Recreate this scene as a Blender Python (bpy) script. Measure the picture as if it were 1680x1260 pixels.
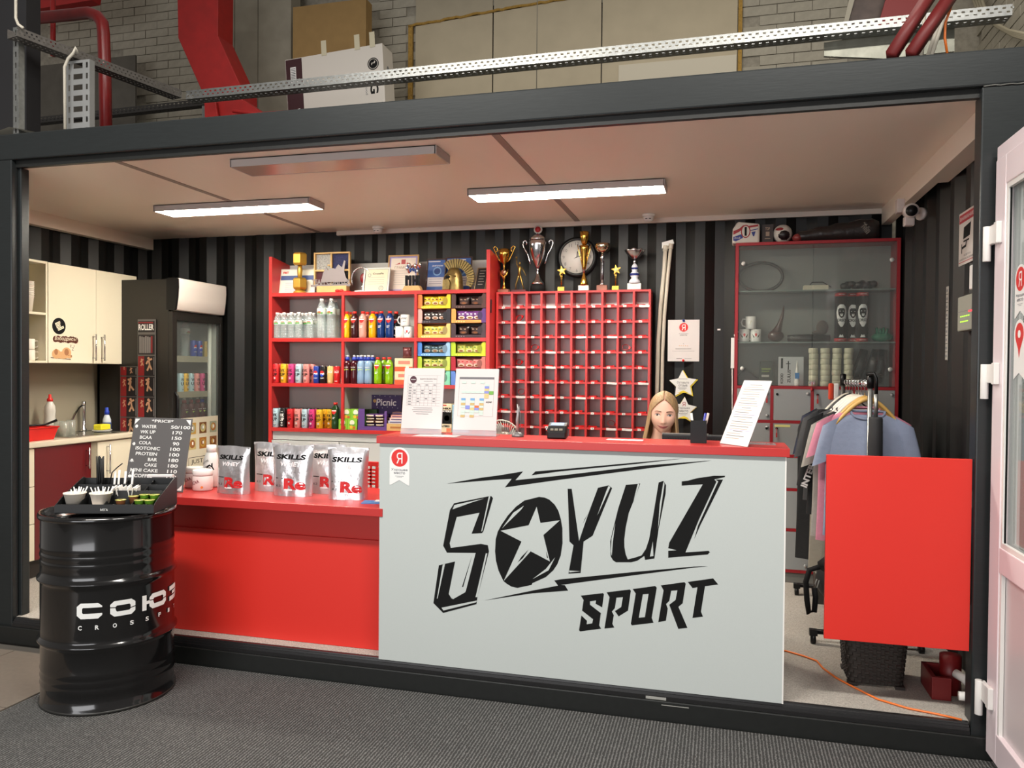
import bpy, bmesh, math, random
from mathutils import Vector, Matrix
from mathutils.geometry import tessellate_polygon
random.seed(7)
PI = math.pi
for o in list(bpy.data.objects): bpy.data.objects.remove(o)
SC = bpy.context.scene
COL = SC.collection
# ------------------------------------------------------------------ camera
YAW, PITCH, ROLL, FPX = 0.259784, 0.0160746, -0.0084273, 1289.8
CAM = Vector((0, -3.573, 1.566))
cy, sy, cp, sp, cr, sr = math.cos(YAW), math.sin(YAW), math.cos(PITCH), math.sin(PITCH), math.cos(ROLL), math.sin(ROLL)
_f = Vector((-sy*cp, cy*cp, -sp)); _r = Vector((cy, sy, 0)); _d = _f.cross(_r)
RT = cr*_r + sr*_d; DN = -sr*_r + cr*_d; FW = _f
cam = bpy.data.cameras.new('camera'); cam.sensor_width = 36; cam.lens = FPX/1680*36
camo = bpy.data.objects.new('camera', cam); COL.objects.link(camo)
m3 = Matrix((RT, -DN, -FW)).transposed()
camo.matrix_world = Matrix.Translation(CAM) @ m3.to_4x4()
cam.clip_start = 0.02; SC.camera = camo
# ------------------------------------------------------------------ world, light, exposure
w = bpy.data.worlds.new('World'); SC.world = w; w.use_nodes = True
w.node_tree.nodes['Background'].inputs[0].default_value = (1.0, 0.93, 0.86, 1)
w.node_tree.nodes['Background'].inputs[1].default_value = 0.22
def area(name, loc, rot, sx, sz, power, col=(1, .95, .88)):
    l = bpy.data.lights.new(name, 'AREA'); l.shape = 'RECTANGLE'; l.size = sx; l.size_y = sz; l.energy = power; l.color = col
    o = bpy.data.objects.new(name, l); COL.objects.link(o); o.location = loc; o.rotation_euler = rot; return o
area('hall_light', (-2.4, -2.6, 4.9), (0, 0, 0), 2.4, .35, 190)
area('hall_light', (0.9, -2.6, 4.9), (0, 0, 0), 2.4, .35, 180)
area('hall_light', (0.1, 1.0, 5.3), (0, 0, 0), 2.0, .4, 17, (1, .93, .82))
area('front_fill', (-2.7, -8.0, 1.9), (math.radians(90), 0, math.radians(-12)), 5.2, 2.6, 170, (.98, .98, 1))  # unseen fill light, added to brighten the booth ceiling and fronts
LAMP_STRENGTH = 62.0
vs = SC.view_settings; vs.view_transform = 'Standard'; vs.look = 'None'; vs.gamma = 1; vs.exposure = 0.3; vs.use_curve_mapping = False
# ------------------------------------------------------------------ helpers
def P(px, py, axis, val):
    d = RT*((px-840)/FPX) + DN*((py-630)/FPX) + FW
    return CAM + d*((val-CAM[axis])/d[axis])
def X(px, Y, py=560): return P(px, py, 1, Y).x
def Z(px, py, Y): return P(px, py, 1, Y).z
def MPP(x, Y): return FW.dot(Vector((x, Y, 1.5))-CAM)/FPX
def lin(c): 
    c = c/255; return c/12.92 if c <= .04045 else ((c+.055)/1.055)**2.4
MATS = {}
def M(name, rgb=(200, 200, 200), rough=.5, metal=0., bump=0., scale=60., var=0., emit=0., coat=0., spec=.5, stretch=None):
    if name in MATS: return MATS[name]
    m = bpy.data.materials.new(name); m.use_nodes = True; nt = m.node_tree; b = nt.nodes['Principled BSDF']
    c = (lin(rgb[0]), lin(rgb[1]), lin(rgb[2]), 1)
    b.inputs['Base Color'].default_value = c; b.inputs['Roughness'].default_value = rough; b.inputs['Metallic'].default_value = metal
    b.inputs['Specular IOR Level'].default_value = spec
    if coat: b.inputs['Coat Weight'].default_value = coat; b.inputs['Coat Roughness'].default_value = .05
    if emit: b.inputs['Emission Color'].default_value = c; b.inputs['Emission Strength'].default_value = emit
    if bump or var:
        tc = nt.nodes.new('ShaderNodeTexCoord'); n = nt.nodes.new('ShaderNodeTexNoise'); n.inputs['Scale'].default_value = scale; n.inputs['Detail'].default_value = 4
        if stretch:
            mp = nt.nodes.new('ShaderNodeMapping'); mp.inputs['Scale'].default_value = stretch
            nt.links.new(tc.outputs['Object'], mp.inputs[0]); nt.links.new(mp.outputs[0], n.inputs['Vector'])
        else: nt.links.new(tc.outputs['Object'], n.inputs['Vector'])
        if bump:
            bp = nt.nodes.new('ShaderNodeBump'); bp.inputs['Strength'].default_value = bump; bp.inputs['Distance'].default_value = .01
            nt.links.new(n.outputs['Fac'], bp.inputs['Height']); nt.links.new(bp.outputs[0], b.inputs['Normal'])
        if var:
            mr = nt.nodes.new('ShaderNodeMapRange'); mr.inputs[1].default_value = .3; mr.inputs[2].default_value = .7; mr.inputs[3].default_value = 1-var; mr.inputs[4].default_value = 1+var
            mx = nt.nodes.new('ShaderNodeMix'); mx.data_type = 'RGBA'; mx.blend_type = 'MULTIPLY'; mx.inputs[0].default_value = 1; mx.inputs[6].default_value = c
            nt.links.new(n.outputs['Fac'], mr.inputs[0]); nt.links.new(mr.outputs[0], mx.inputs[7]); nt.links.new(mx.outputs[2], b.inputs['Base Color'])
    MATS[name] = m; return m
def C(rgb, rough=.5, metal=0.): return M('paint_%d_%d_%d_%d_%d' % (*rgb, int(rough*100), int(metal*100)), rgb, rough, metal)
def glass(name, rgb, trans, rough=.05, body=.0):
    if name in MATS: return MATS[name]
    m = bpy.data.materials.new(name); m.use_nodes = True; nt = m.node_tree; b = nt.nodes['Principled BSDF']; out = nt.nodes['Material Output']
    c = (lin(rgb[0]), lin(rgb[1]), lin(rgb[2]), 1); b.inputs['Base Color'].default_value = c; b.inputs['Roughness'].default_value = .1
    t = nt.nodes.new('ShaderNodeBsdfTransparent'); t.inputs[0].default_value = tuple(.5+.5*v for v in c[:3])+(1,) if body == 0 else c
    g = nt.nodes.new('ShaderNodeBsdfGlossy'); g.inputs['Roughness'].default_value = rough
    fr = nt.nodes.new('ShaderNodeFresnel'); fr.inputs[0].default_value = 1.5
    m1 = nt.nodes.new('ShaderNodeMixShader'); m2 = nt.nodes.new('ShaderNodeMixShader'); m2.inputs[0].default_value = 1-trans
    ge = nt.nodes.new('ShaderNodeNewGeometry'); iv = nt.nodes.new('ShaderNodeMath'); iv.operation = 'SUBTRACT'; iv.inputs[0].default_value = 1; mu = nt.nodes.new('ShaderNodeMath'); mu.operation = 'MULTIPLY'
    nt.links.new(ge.outputs['Backfacing'], iv.inputs[1]); nt.links.new(iv.outputs[0], mu.inputs[0]); nt.links.new(fr.outputs[0], mu.inputs[1])
    nt.links.new(mu.outputs[0], m1.inputs[0]); nt.links.new(t.outputs[0], m1.inputs[1]); nt.links.new(g.outputs[0], m1.inputs[2])
    nt.links.new(m1.outputs[0], m2.inputs[1]); nt.links.new(b.outputs[0], m2.inputs[2]); nt.links.new(m2.outputs[0], out.inputs[0])
    MATS[name] = m; return m
_tx = {}
def textgeo(s, bold):
    k = (s, bold)
    if k in _tx: return _tx[k]
    asc = s.isascii(); cu = bpy.data.curves.new('t', 'FONT'); cu.body = s; cu.resolution_u = 3; cu.offset = bold if asc else bold*.6; cu.size = 1; cu.space_line = .95
    if not asc: cu.fill_mode = 'NONE'
    o = bpy.data.objects.new('t', cu); COL.objects.link(o)
    me = bpy.data.meshes.new_from_object(o.evaluated_get(bpy.context.evaluated_depsgraph_get()))
    if asc: me.calc_loop_triangles(); v = [tuple(p.co[:2]) for p in me.vertices]; f = [tuple(p.vertices) for p in me.loop_triangles]
    else:
        nd = {e.vertices[0]: e.vertices[1] for e in me.edges}; nx = {k: [q] for k, q in nd.items()}
        seen = set(); loops = []
        for st in nx:
            if st in seen: continue
            lp = []; c = st
            while c is not None and c not in seen:
                seen.add(c); q = me.vertices[c].co
                if not lp or (Vector(lp[-1])-Vector(q[:2])).length > 1e-4: lp.append((q[0], q[1]))
                c = next((k for k in nx.get(c, ()) if k not in seen), None)
            if len(lp) > 2 and (Vector(lp[0])-Vector(lp[-1])).length < 1e-4: lp.pop()
            k_ = len(lp)
            for i in range(k_):                      # font outlines that overlap themselves: pull the stroke end back to the stem edge
                (xa, ya), (xb, yb) = lp[i-1], lp[i]
                if abs(xa-xb) > 1e-4 or abs(ya-yb) > .12: continue
                for j in range(k_):
                    (xc, yc), (xd, yd) = lp[j-1], lp[j]
                    if j != i and abs(xc-xd) < 1e-4 and 1e-4 < abs(xc-xa) < .05 and min(yc, yd)+1e-3 < min(ya, yb) and max(yc, yd)-1e-3 > max(ya, yb):
                        e_ = .0008 if lp[i-2][0] > xa else -.0008; lp[i-1] = (xc+e_, ya); lp[i] = (xc+e_, yb)
            if len(lp) > 2: loops.append(lp)
        def inside(p, l):
            r = False
            for i in range(len(l)):
                (x1, y1), (x2, y2) = l[i-1], l[i]
                if (y1 > p[1]) != (y2 > p[1]) and p[0] < (x2-x1)*(p[1]-y1)/(y2-y1)+x1: r = not r
            return r
        ar = [sum(l[i-1][0]*l[i][1]-l[i][0]*l[i-1][1] for i in range(len(l))) for l in loops]; sg = max(ar, key=abs) > 0
        par = [(q > 0) != sg and any(inside(l[0], k) for k in loops if k is not l) for q, l in zip(ar, loops)]; v = []; f = []; gz_ = 0
        for l, h in zip(loops, par):
            if h: continue
            gp = [l]+[k for k, hh_ in zip(loops, par) if hh_ and inside(k[0], l)]; gz_ += 1; fl_ = [(p[0], p[1], 4e-5*(gz_ % 7)) for q in gp for p in q]; n = len(v)
            f += [tuple(i+n for i in t) for t in tessellate_polygon([[Vector((p[0], p[1], 0)) for p in q] for q in gp])]; v += fl_
        f = [t if (v[t[1]][0]-v[t[0]][0])*(v[t[2]][1]-v[t[0]][1])-(v[t[1]][1]-v[t[0]][1])*(v[t[2]][0]-v[t[0]][0]) > 0 else t[::-1] for t in f]
    bpy.data.objects.remove(o); bpy.data.curves.remove(cu); bpy.data.meshes.remove(me)
    if v:
        x0 = min(a[0] for a in v); x1 = max(a[0] for a in v); y0 = min(a[1] for a in v); y1 = max(a[1] for a in v)
        v = [(a[0]-(x0+x1)/2, a[1]-(y0+y1)/2, a[2] if len(a) > 2 else 0) for a in v]; _tx[k] = (v, f, x1-x0, y1-y0)
    else: _tx[k] = ([], [], 1, 1)
    return _tx[k]
def frame(o, right, up):
    r = Vector(right).normalized(); u = Vector(up).normalized(); n = r.cross(u).normalized(); u = n.cross(r)
    return Matrix.Translation(Vector(o)) @ Matrix((r, u, n)).transposed().to_4x4()
def FF(x, y, z): return frame((x, y, z), (1, 0, 0), (0, 0, 1))          # plane that faces -Y
def FX(x, y, z): return frame((x, y, z), (0, 1, 0), (0, 0, 1))          # plane that faces +X
class MB:
    def slice(s, step):
        bm = bmesh.new(); vv = [bm.verts.new(v) for v in s.v]
        for f, m in zip(s.f, s.m):
            try: q = bm.faces.new([vv[i] for i in f]); q.material_index = m
            except Exception: pass
        x0 = min(v.co.x for v in bm.verts); x1 = max(v.co.x for v in bm.verts); k = math.ceil(x0/step)*step
        while k < x1: bmesh.ops.bisect_plane(bm, geom=list(bm.verts)+list(bm.edges)+list(bm.faces), plane_co=(k, 0, 0), plane_no=(1, 0, 0)); k += step
        bm.verts.index_update(); s.v = [tuple(v.co) for v in bm.verts]; s.f = [tuple(v.index for v in f.verts) for f in bm.faces]; s.m = [f.material_index for f in bm.faces]; s.s = [False]*len(s.f); bm.free(); return s
    def __init__(s): s.v = []; s.f = []; s.m = []; s.s = []; s.T = Matrix.Identity(4)
    def at(s, T): s.T = T; return s
    def add(s, vs, fs, m=0, sm=False):
        n = len(s.v); T = s.T; s.v += [tuple(T @ Vector(p)) for p in vs]
        for f in fs: s.f.append(tuple(i+n for i in f)); s.m.append(m); s.s.append(sm)
        return s
    def box(s, x0, x1, y0, y1, z0, z1, m=0):
        v = [(x, y, z) for x in (x0, x1) for y in (y0, y1) for z in (z0, z1)]
        return s.add(v, [(0, 1, 3, 2), (4, 6, 7, 5), (0, 4, 5, 1), (2, 3, 7, 6), (0, 2, 6, 4), (1, 5, 7, 3)], m)
    def lathe(s, pr, n=20, m=0, c=(0, 0, 0), sm=True, cap=True):
        v = []; f = []; k = len(pr)
        for i in range(n):
            a = 2*PI*i/n
            for r, z in pr: v.append((c[0]+r*math.cos(a), c[1]+r*math.sin(a), c[2]+z))
        for i in range(n):
            j = (i+1) % n
            for q in range(k-1): f.append((i*k+q, j*k+q, j*k+q+1, i*k+q+1))
        s.add(v, f, m, sm)
        if cap:
            b = len(s.v)-len(v)
            for q in (0, k-1):
                if pr[q][0] > 1e-5: s.f.append(tuple(b+i*k+q for i in range(n))); s.m.append(m); s.s.append(False)
        return s
    def tube(s, pts, r, n=8, m=0, closed=False, flat=1.):
        pts = [Vector(p) for p in pts]; k = len(pts); v = []; f = []
        rr = r if isinstance(r, (list, tuple)) else [r]*k; up = None
        for i, p in enumerate(pts):
            d = (pts[(i+1) % k]-pts[i-1]) if closed else (pts[min(i+1, k-1)]-pts[max(i-1, 0)])
            if d.length < 1e-9: d = Vector((0, 0, 1))
            d.normalize()
            if up is None:
                up = Vector((0, 0, 1)) if abs(d.z) < .9 else Vector((0, 1, 0))
            a = d.cross(up).normalized(); up = a.cross(d).normalized()
            for j in range(n):
                t = 2*PI*j/n; v.append(tuple(p + a*math.cos(t)*rr[i] + up*math.sin(t)*rr[i]*flat))
        for i in range(k if closed else k-1):
            i2 = (i+1) % k
            for j in range(n): f.append((i*n+j, i*n+(j+1) % n, i2*n+(j+1) % n, i2*n+j))
        if not closed: f.append(tuple(range(n))); f.append(tuple(range((k-1)*n, k*n)))
        return s.add(v, f, m, True)
    def ball(s, c, r, m=0, nu=16, nv=10):
        if not isinstance(r, (list, tuple)): r = (r, r, r)
        v = [(c[0], c[1], c[2]-r[2])]
        for j in range(1, nv):
            t = PI*j/nv-PI/2
            for i in range(nu): a = 2*PI*i/nu; v.append((c[0]+r[0]*math.cos(t)*math.cos(a), c[1]+r[1]*math.cos(t)*math.sin(a), c[2]+r[2]*math.sin(t)))
        v.append((c[0], c[1], c[2]+r[2])); f = []
        for i in range(nu):
            j = (i+1) % nu; f.append((0, 1+j, 1+i)); f.append((len(v)-1, 1+(nv-2)*nu+i, 1+(nv-2)*nu+j))
            for q in range(nv-2): f.append((1+q*nu+i, 1+q*nu+j, 1+(q+1)*nu+j, 1+(q+1)*nu+i))
        return s.add(v, f, m, True)
    def grid(s, pts, nu, nv, m=0, sm=True, cu=False):
        f = []
        for i in range(nu-(0 if cu else 1)):
            for j in range(nv-1): i2 = (i+1) % nu; f.append((i*nv+j, i2*nv+j, i2*nv+j+1, i*nv+j+1))
        return s.add(pts, f, m, sm)
    def prism(s, poly, d0, d1, m=0, ax='y', holes=()):
        """polygon in the plane, extruded along an axis: 'y' uses (x,z), 'z' uses (x,y), 'x' uses (y,z)"""
        def q(a, b, d): return (a, d, b) if ax == 'y' else ((a, b, d) if ax == 'z' else (d, a, b))
        loops = [list(poly)]+[list(h) for h in holes]; flat = [p for l in loops for p in l]; n = len(flat)
        tri = tessellate_polygon([[Vector((p[0], p[1], 0)) for p in l] for l in loops])
        v = [q(a, b, d0) for a, b in flat]+[q(a, b, d1) for a, b in flat]; f = [tuple(t) for t in tri]+[tuple(i+n for i in t) for t in tri]
        b = 0
        for l in loops:
            for i in range(len(l)): j = (i+1) % len(l); f.append((b+i, b+j, b+j+n, b+i+n))
            b += len(l)
        return s.add(v, f, m)
    # flat print in plane coordinates of self.T
    def poly(s, pts, m=0, z=.0006, holes=()):
        loops = [list(pts)]+[list(h) for h in holes]; flat = [p for l in loops for p in l]
        tri = tessellate_polygon([[Vector((p[0], p[1], 0)) for p in l] for l in loops])
        out = []
        for t in tri:
            a, b, c = (flat[i] for i in t)
            out.append(tuple(t) if (b[0]-a[0])*(c[1]-a[1])-(b[1]-a[1])*(c[0]-a[0]) > 0 else tuple(reversed(t)))
        return s.add([(p[0], p[1], z) for p in flat], out, m)
    def rect(s, x0, y0, x1, y1, m=0, z=.0006): return s.add([(x0, y0, z), (x1, y0, z), (x1, y1, z), (x0, y1, z)], [(0, 1, 2, 3)], m)
    def disc(s, x, y, r, m=0, z=.0006, n=28, ry=None): 
        ry = ry or r; return s.add([(x+r*math.cos(2*PI*i/n), y+ry*math.sin(2*PI*i/n), z) for i in range(n)], [tuple(range(n))], m)
    def text(s, t, x, y, w=None, h=None, m=0, z=.0008, bold=0., shear=0., rot=0.):
        v, f, tw, th = textgeo(t, bold)
        if w is None: w = tw*h/th
        if h is None: h = th*w/tw
        co, si = math.cos(rot), math.sin(rot); o = []
        for a, b, dz in v:
            a = a/tw*w; b = b/th*h; a += shear*b; o.append((x+a*co-b*si, y+a*si+b*co, z+dz))
        return s.add(o, f, m)
    def line(s, x0, y0, x1, y1, wd, m=0, z=.0007):
        d = Vector((x1-x0, y1-y0)); d.normalize(); n = Vector((-d.y, d.x))*wd/2
        return s.add([(x0-n.x, y0-n.y, z), (x1-n.x, y1-n.y, z), (x1+n.x, y1+n.y, z), (x0+n.x, y0+n.y, z)], [(0, 1, 2, 3)], m)
ROOT = {}
def mesh(name, mb, mats, off=(0, 0, 0)):
    me = bpy.data.meshes.new(name); me.from_pydata([(a-off[0], b-off[1], c-off[2]) for a, b, c in mb.v], [], mb.f)
    for m in (mats if isinstance(mats, (list, tuple)) else [mats]): me.materials.append(m)
    me.polygons.foreach_set('material_index', mb.m); me.polygons.foreach_set('use_smooth', mb.s)
    me.update(); return me
def mods(o, bev=0, sub=0, seg=2):
    if bev: b = o.modifiers.new('bevel', 'BEVEL'); b.width = bev; b.segments = seg; b.limit_method = 'ANGLE'; b.angle_limit = math.radians(40)
    if sub: b = o.modifiers.new('sub', 'SUBSURF'); b.levels = sub; b.render_levels = sub
def fixn(me):
    bm = bmesh.new(); bm.from_mesh(me); bmesh.ops.recalc_face_normals(bm, faces=bm.faces); bm.to_mesh(me); bm.free()
def obj(name, mb, mats, parent, bev=0, sub=0, label=None, fix=True, stuff=False):
    off = ROOT.get(parent.name, (0, 0, 0)) if parent else (0, 0, 0)
    me = mesh(name, mb, mats, off)
    if fix: fixn(me)
    o = bpy.data.objects.new(name, me); COL.objects.link(o)
    if parent: o.parent = parent
    ROOT[o.name] = off; mods(o, bev, sub)
    if label: o['label'] = label
    if stuff: o['kind'] = 'stuff'
    return o
def pr(name, mb, mats, parent): return obj(name, mb, mats, parent, fix=False)     # print: flat, keep winding
def thing(name, label, cat, loc=(0, 0, 0), group=None):
    o = bpy.data.objects.new(name, None); COL.objects.link(o); o.location = loc; o.empty_display_size = .05
    o['label'] = label; o['category'] = cat
    if group: o['group'] = group
    ROOT[o.name] = tuple(loc); return o
def solo(name, label, cat, mb, mats, bev=0, sub=0, group=None, stuff=False, fix=True):
    xs = [p[0] for p in mb.v]; ys = [p[1] for p in mb.v]; zs = [p[2] for p in mb.v]
    off = ((min(xs)+max(xs))/2, (min(ys)+max(ys))/2, min(zs)); me = mesh(name, mb, mats, off)
    if fix: fixn(me)
    o = bpy.data.objects.new(name, me); COL.objects.link(o); o.location = off; ROOT[o.name] = off; mods(o, bev, sub)
    o['label'] = label; o['category'] = cat
    if group: o['group'] = group
    if stuff: o['kind'] = 'stuff'
    return o
def struct(name, mb, mats, parent=None, bev=0):
    o = obj(name, mb, mats, parent, bev)
    if not parent: o['kind'] = 'structure'
    return o
_mc = {}
class Proto:
    """builds a thing once at the origin; the first placing moves it, later placings copy it"""
    def __init__(s, root): s.r = root; s.used = False; s.kids = None
    def tree(s, o): return [(c, s.tree(c)) for c in s.all if c.parent == o]
    def put(s, loc, rz=0., label=None, group=None, mm=None, rot=None):
        if s.kids is None:
            s.all = [q for q in COL.objects if q.parent and (q.parent == s.r or (q.parent.parent == s.r))]
            s.kids = s.tree(s.r)
        def cp(o, kids, par):
            c = o.copy(); COL.objects.link(c)
            if par: c.parent = par
            if mm and o.data:
                k = (o.data.name, tuple(sorted((a, b.name) for a, b in mm.items())))
                if k not in _mc:
                    d = o.data.copy()
                    for i, q in enumerate(d.materials):
                        if q and q.name in mm: d.materials[i] = mm[q.name]
                    _mc[k] = d
                c.data = _mc[k]
            for ch, k2 in kids: cp(ch, k2, c)
            return c
        r = cp(s.r, s.kids, None); s.used = True
        r.location = loc; r.rotation_euler = rot or (0, 0, rz)
        if label: r['label'] = label
        if group: r['group'] = group
        return r
    def done(s):
        for c, k in s.kids or []:
            for c2, _ in k: bpy.data.objects.remove(c2)
            bpy.data.objects.remove(c)
        bpy.data.objects.remove(s.r)
ORD = ['first', 'second', 'third', 'fourth', 'fifth', 'sixth', 'seventh', 'eighth', 'ninth', 'tenth', 'eleventh', 'twelfth']
# ------------------------------------------------------------------ common materials
black_steel = M('black_steel', (24, 26, 25), .42, .0, .05, 30, .12)
black_wall = M('black_corrugated', (11, 12, 11), .5, 0, .03, 20, .1)
red_lam = M('red_laminate', (186, 46, 44), .32, 0, .01, 200)
red_panel = M('red_panel', (214, 46, 36), .42, 0, .01, 200)
grey_lam = M('grey_laminate', (176, 178, 176), .45, 0, .01, 200)
grey_panel = M('grey_panel', (186, 193, 191), .5, 0, .02, 300, .015)
ink = M('black_ink', (9, 10, 10), .7, spec=.25)
white_ink = M('white_ink', (235, 235, 232), .5)
white = M('white_plastic', (228, 226, 222), .35)
paper = M('paper', (214, 208, 206), .6)
cream = M('cream_laminate', (222, 214, 190), .35)
chrome = M('chrome', (210, 210, 212), .16, 1)
steel = M('galvanised_steel', (150, 152, 150), .38, .85, .05, 40, .15)
gold = M('gold_metal', (214, 168, 78), .2, 1)
blackp = M('black_plastic', (14, 14, 15), .4, spec=.35)
blackm = M('black_matt', (15, 15, 16), .75, spec=.3)
grey_t = M('grey_print', (120, 122, 124), .6)
pane = glass('clear_pane', (225, 232, 230), .95)
clear = glass('clear_plastic', (232, 240, 240), .76, .06, 1)
red_p = M('red_plastic', (214, 32, 26), .35)
# ================================================================== SETTING
FZ = .14; CZ = 2.70; YB = 2.31
XL, XR = -4.88, 1.15
# hall floor: screed under the mat, loose tiles to the left
mb = MB().box(-7, 3.5, -6.5, 3.0, -.08, -.012); fl = struct('floor', mb, M('screed', (96, 92, 86), .8))
tl = M('floor_tile', (112, 103, 94), .45, 0, .03, 40, .06)
tm = None
for i in range(5):
    for j in range(6):
        x = -3.14-.6*i-.02; y = -.1-.6*j; mb = MB().box(x-.594, x, y-.594, y, -.012, 0); obj('tile', mb, tl, fl, .002)
# entrance mat
mm = M('ribbed_mat', (66, 66, 64), .95)
nt = mm.node_tree; b = nt.nodes['Principled BSDF']; tc = nt.nodes.new('ShaderNodeTexCoord')
wv = nt.nodes.new('ShaderNodeTexWave'); wv.inputs['Scale'].default_value = 22; wv.inputs['Distortion'].default_value = 3; wv.inputs['Detail Scale'].default_value = 6; wv.bands_direction = 'X'
ns = nt.nodes.new('ShaderNodeTexNoise'); ns.inputs['Scale'].default_value = 150
ad = nt.nodes.new('ShaderNodeMath'); ad.operation = 'ADD'; rp = nt.nodes.new('ShaderNodeValToRGB')
rp.color_ramp.elements[0].position = .55; rp.color_ramp.elements[0].color = (.035, .035, .034, 1); rp.color_ramp.elements[1].position = 1.5; rp.color_ramp.elements[1].position = 1.0; rp.color_ramp.elements[1].color = (.19, .19, .185, 1)
bp = nt.nodes.new('ShaderNodeBump'); bp.inputs['Distance'].default_value = .006
L = nt.links.new; L(tc.outputs['Object'], wv.inputs[0]); L(tc.outputs['Object'], ns.inputs[0]); L(wv.outputs['Fac'], ad.inputs[0]); L(ns.outputs['Fac'], ad.inputs[1])
mu = nt.nodes.new('ShaderNodeMath'); mu.operation = 'MULTIPLY'; mu.inputs[1].default_value = .6; L(ad.outputs[0], mu.inputs[0]); L(mu.outputs[0], rp.inputs[0]); L(rp.outputs[0], b.inputs['Base Color']); L(mu.outputs[0], bp.inputs['Height']); L(bp.outputs[0], b.inputs['Normal'])
solo('entrance_mat', 'dark grey ribbed entrance mat covering the floor before the booth', 'mat', MB().box(-3.13, 3.3, -5.8, -.03, -.011, .008), mm)
# container shell
carp = M('grey_carpet', (172, 166, 157), .95, 0, .5, 160, .25)
struct('trim_1', MB().box(XL-.1, XR+.1, 0.04, 2.44, 0.02, FZ-.012), black_steel)
obj('container_floor', MB().box(XL, XR, .03, 2.36, FZ-.02, FZ), carp, bpy.data.objects['trim_1'])
def corr(n0, n1, base, depth, lo, hi, name, axis, sign, pitch=.278):
    prof = []; x = n0; fl_ = .07
    while x < n1:
        for dx, dd in ((0, 0), (fl_+.0, 0), (fl_+.069, 1), (2*fl_+.069, 1)): prof.append((min(x+dx, n1), dd))
        x += pitch
    v = []
    for a, dd in prof:
        for z in (lo, hi):
            q = base+sign*depth*dd; v.append((a, q, z) if axis == 'x' else (q, a, z))
    o = struct(name, MB().grid(v, len(prof), 2, 0, False), black_wall); s = o.modifiers.new('s', 'SOLIDIFY'); s.thickness = .003; s.offset = 0
    return o
corr(XL-.04, XR+.04, YB, .04, FZ, CZ+.12, 'wall_back', 'x', 1)
corr(.06, YB+.04, XL, .035, FZ, CZ+.12, 'wall_left', 'y', -1)
corr(.10, YB+.04, XR, .035, FZ, CZ+.12, 'wall_right', 'y', 1)
# ceiling: three panels and two cover strips
ce = struct('ceiling', MB().box(XL-.06, XR+.06, .06, 2.36, CZ+.008, CZ+.05), black_steel)
cm = M('ceiling_panel', (236, 224, 208), .42, 0, .01, 8)
for a, b_ in ((XL, -3.235), (-3.20, -1.075), (-1.04, XR)): obj('panel', MB().box(a, b_, .06, YB+.01, CZ, CZ+.008), cm, ce)
for a in (-3.2175, -1.0575): obj('cover_strip', MB().box(a-.02, a+.02, .06, YB, CZ-.003, CZ+.001), M('strip_grey', (142, 128, 118), .5), ce)
struct('trim_2', MB().box(-3.05, 1.05, YB-.03, YB-.002, CZ-.035, CZ-.0005), M('trim_white', (214, 200, 188), .4))
t = struct('trim_3', MB().box(1.045, XR-.002, .08, 1.05, CZ-.115, CZ-.0005).box(1.045, 1.10, 1.05, YB-.04, CZ-.115, CZ-.0005), cm)
struct('trim_4', MB().box(XL+.002, XL+.07, .08, YB-.03, CZ-.10, CZ-.0005), cm)
struct('trim_5', MB().box(XL-.08, XR+.1, .051, 2.44, 2.79, 2.884), black_steel)
# front frame of the container
bs = M('frame_steel', (38, 42, 43), .34, .25, .02, 14, .07, stretch=(1, 1, 9))
fr = thing('container_frame', 'black steel frame of the container around the booth opening', 'frame', (-1.4, .05, 0))
obj('top_beam', MB().box(-4.95, 3.2, 0, .05, 2.735, 2.882), bs, fr, .008)
obj('beam_lip', MB().box(-3.9, 1.02, .03, .06, 2.698, 2.735), black_steel, fr)
obj('left_post', MB().box(-4.95, -3.88, 0, .045, .03, 2.735).box(-4.0, -3.86, .045, .10, FZ, 2.70), bs, fr, .005)
obj('right_post', MB().box(1.005, 1.32, 0, .09, .06, 2.731), bs, fr, .006)
obj('side_wall_strip', MB().box(1.32, 3.2, .02, .09, 0.0, 2.735), black_steel, fr)
obj('weld_bead', MB().tube([(1.01+.02*i, -.001+.001*(i % 2), 2.732+.0015*(i % 3)) for i in range(16)], .0035, 6), M('weld', (92, 92, 88), .4, .5), fr)
def rail(mb, x0, x1, pts): mb.prism(pts, x0, x1, 0, 'x')
mb = MB(); rail(mb, -4.95, 3.2, [(-.02, 0), (.06, 0), (.06, .095), (-.02, .095)]); obj('bottom_rail', mb, black_steel, fr, .004)
mb = MB(); rail(mb, -3.87, 1.0, [(-.012, .096), (.05, .096), (.05, .139), (.012, .139), (.010, .133), (.004, .133), (.002, .124), (-.003, .124), (-.005, .112), (-.012, .112)]); obj('sill_profile', mb, M('sill', (30, 30, 31), .3), fr)
obj('worn_patch', MB().box(-.31, -.22, -.014, -.0125, .098, .110).box(-.24, -.12, -.0215, -.0205, .078, .081), M('bare_metal', (170, 170, 165), .5, .3), fr)
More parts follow.
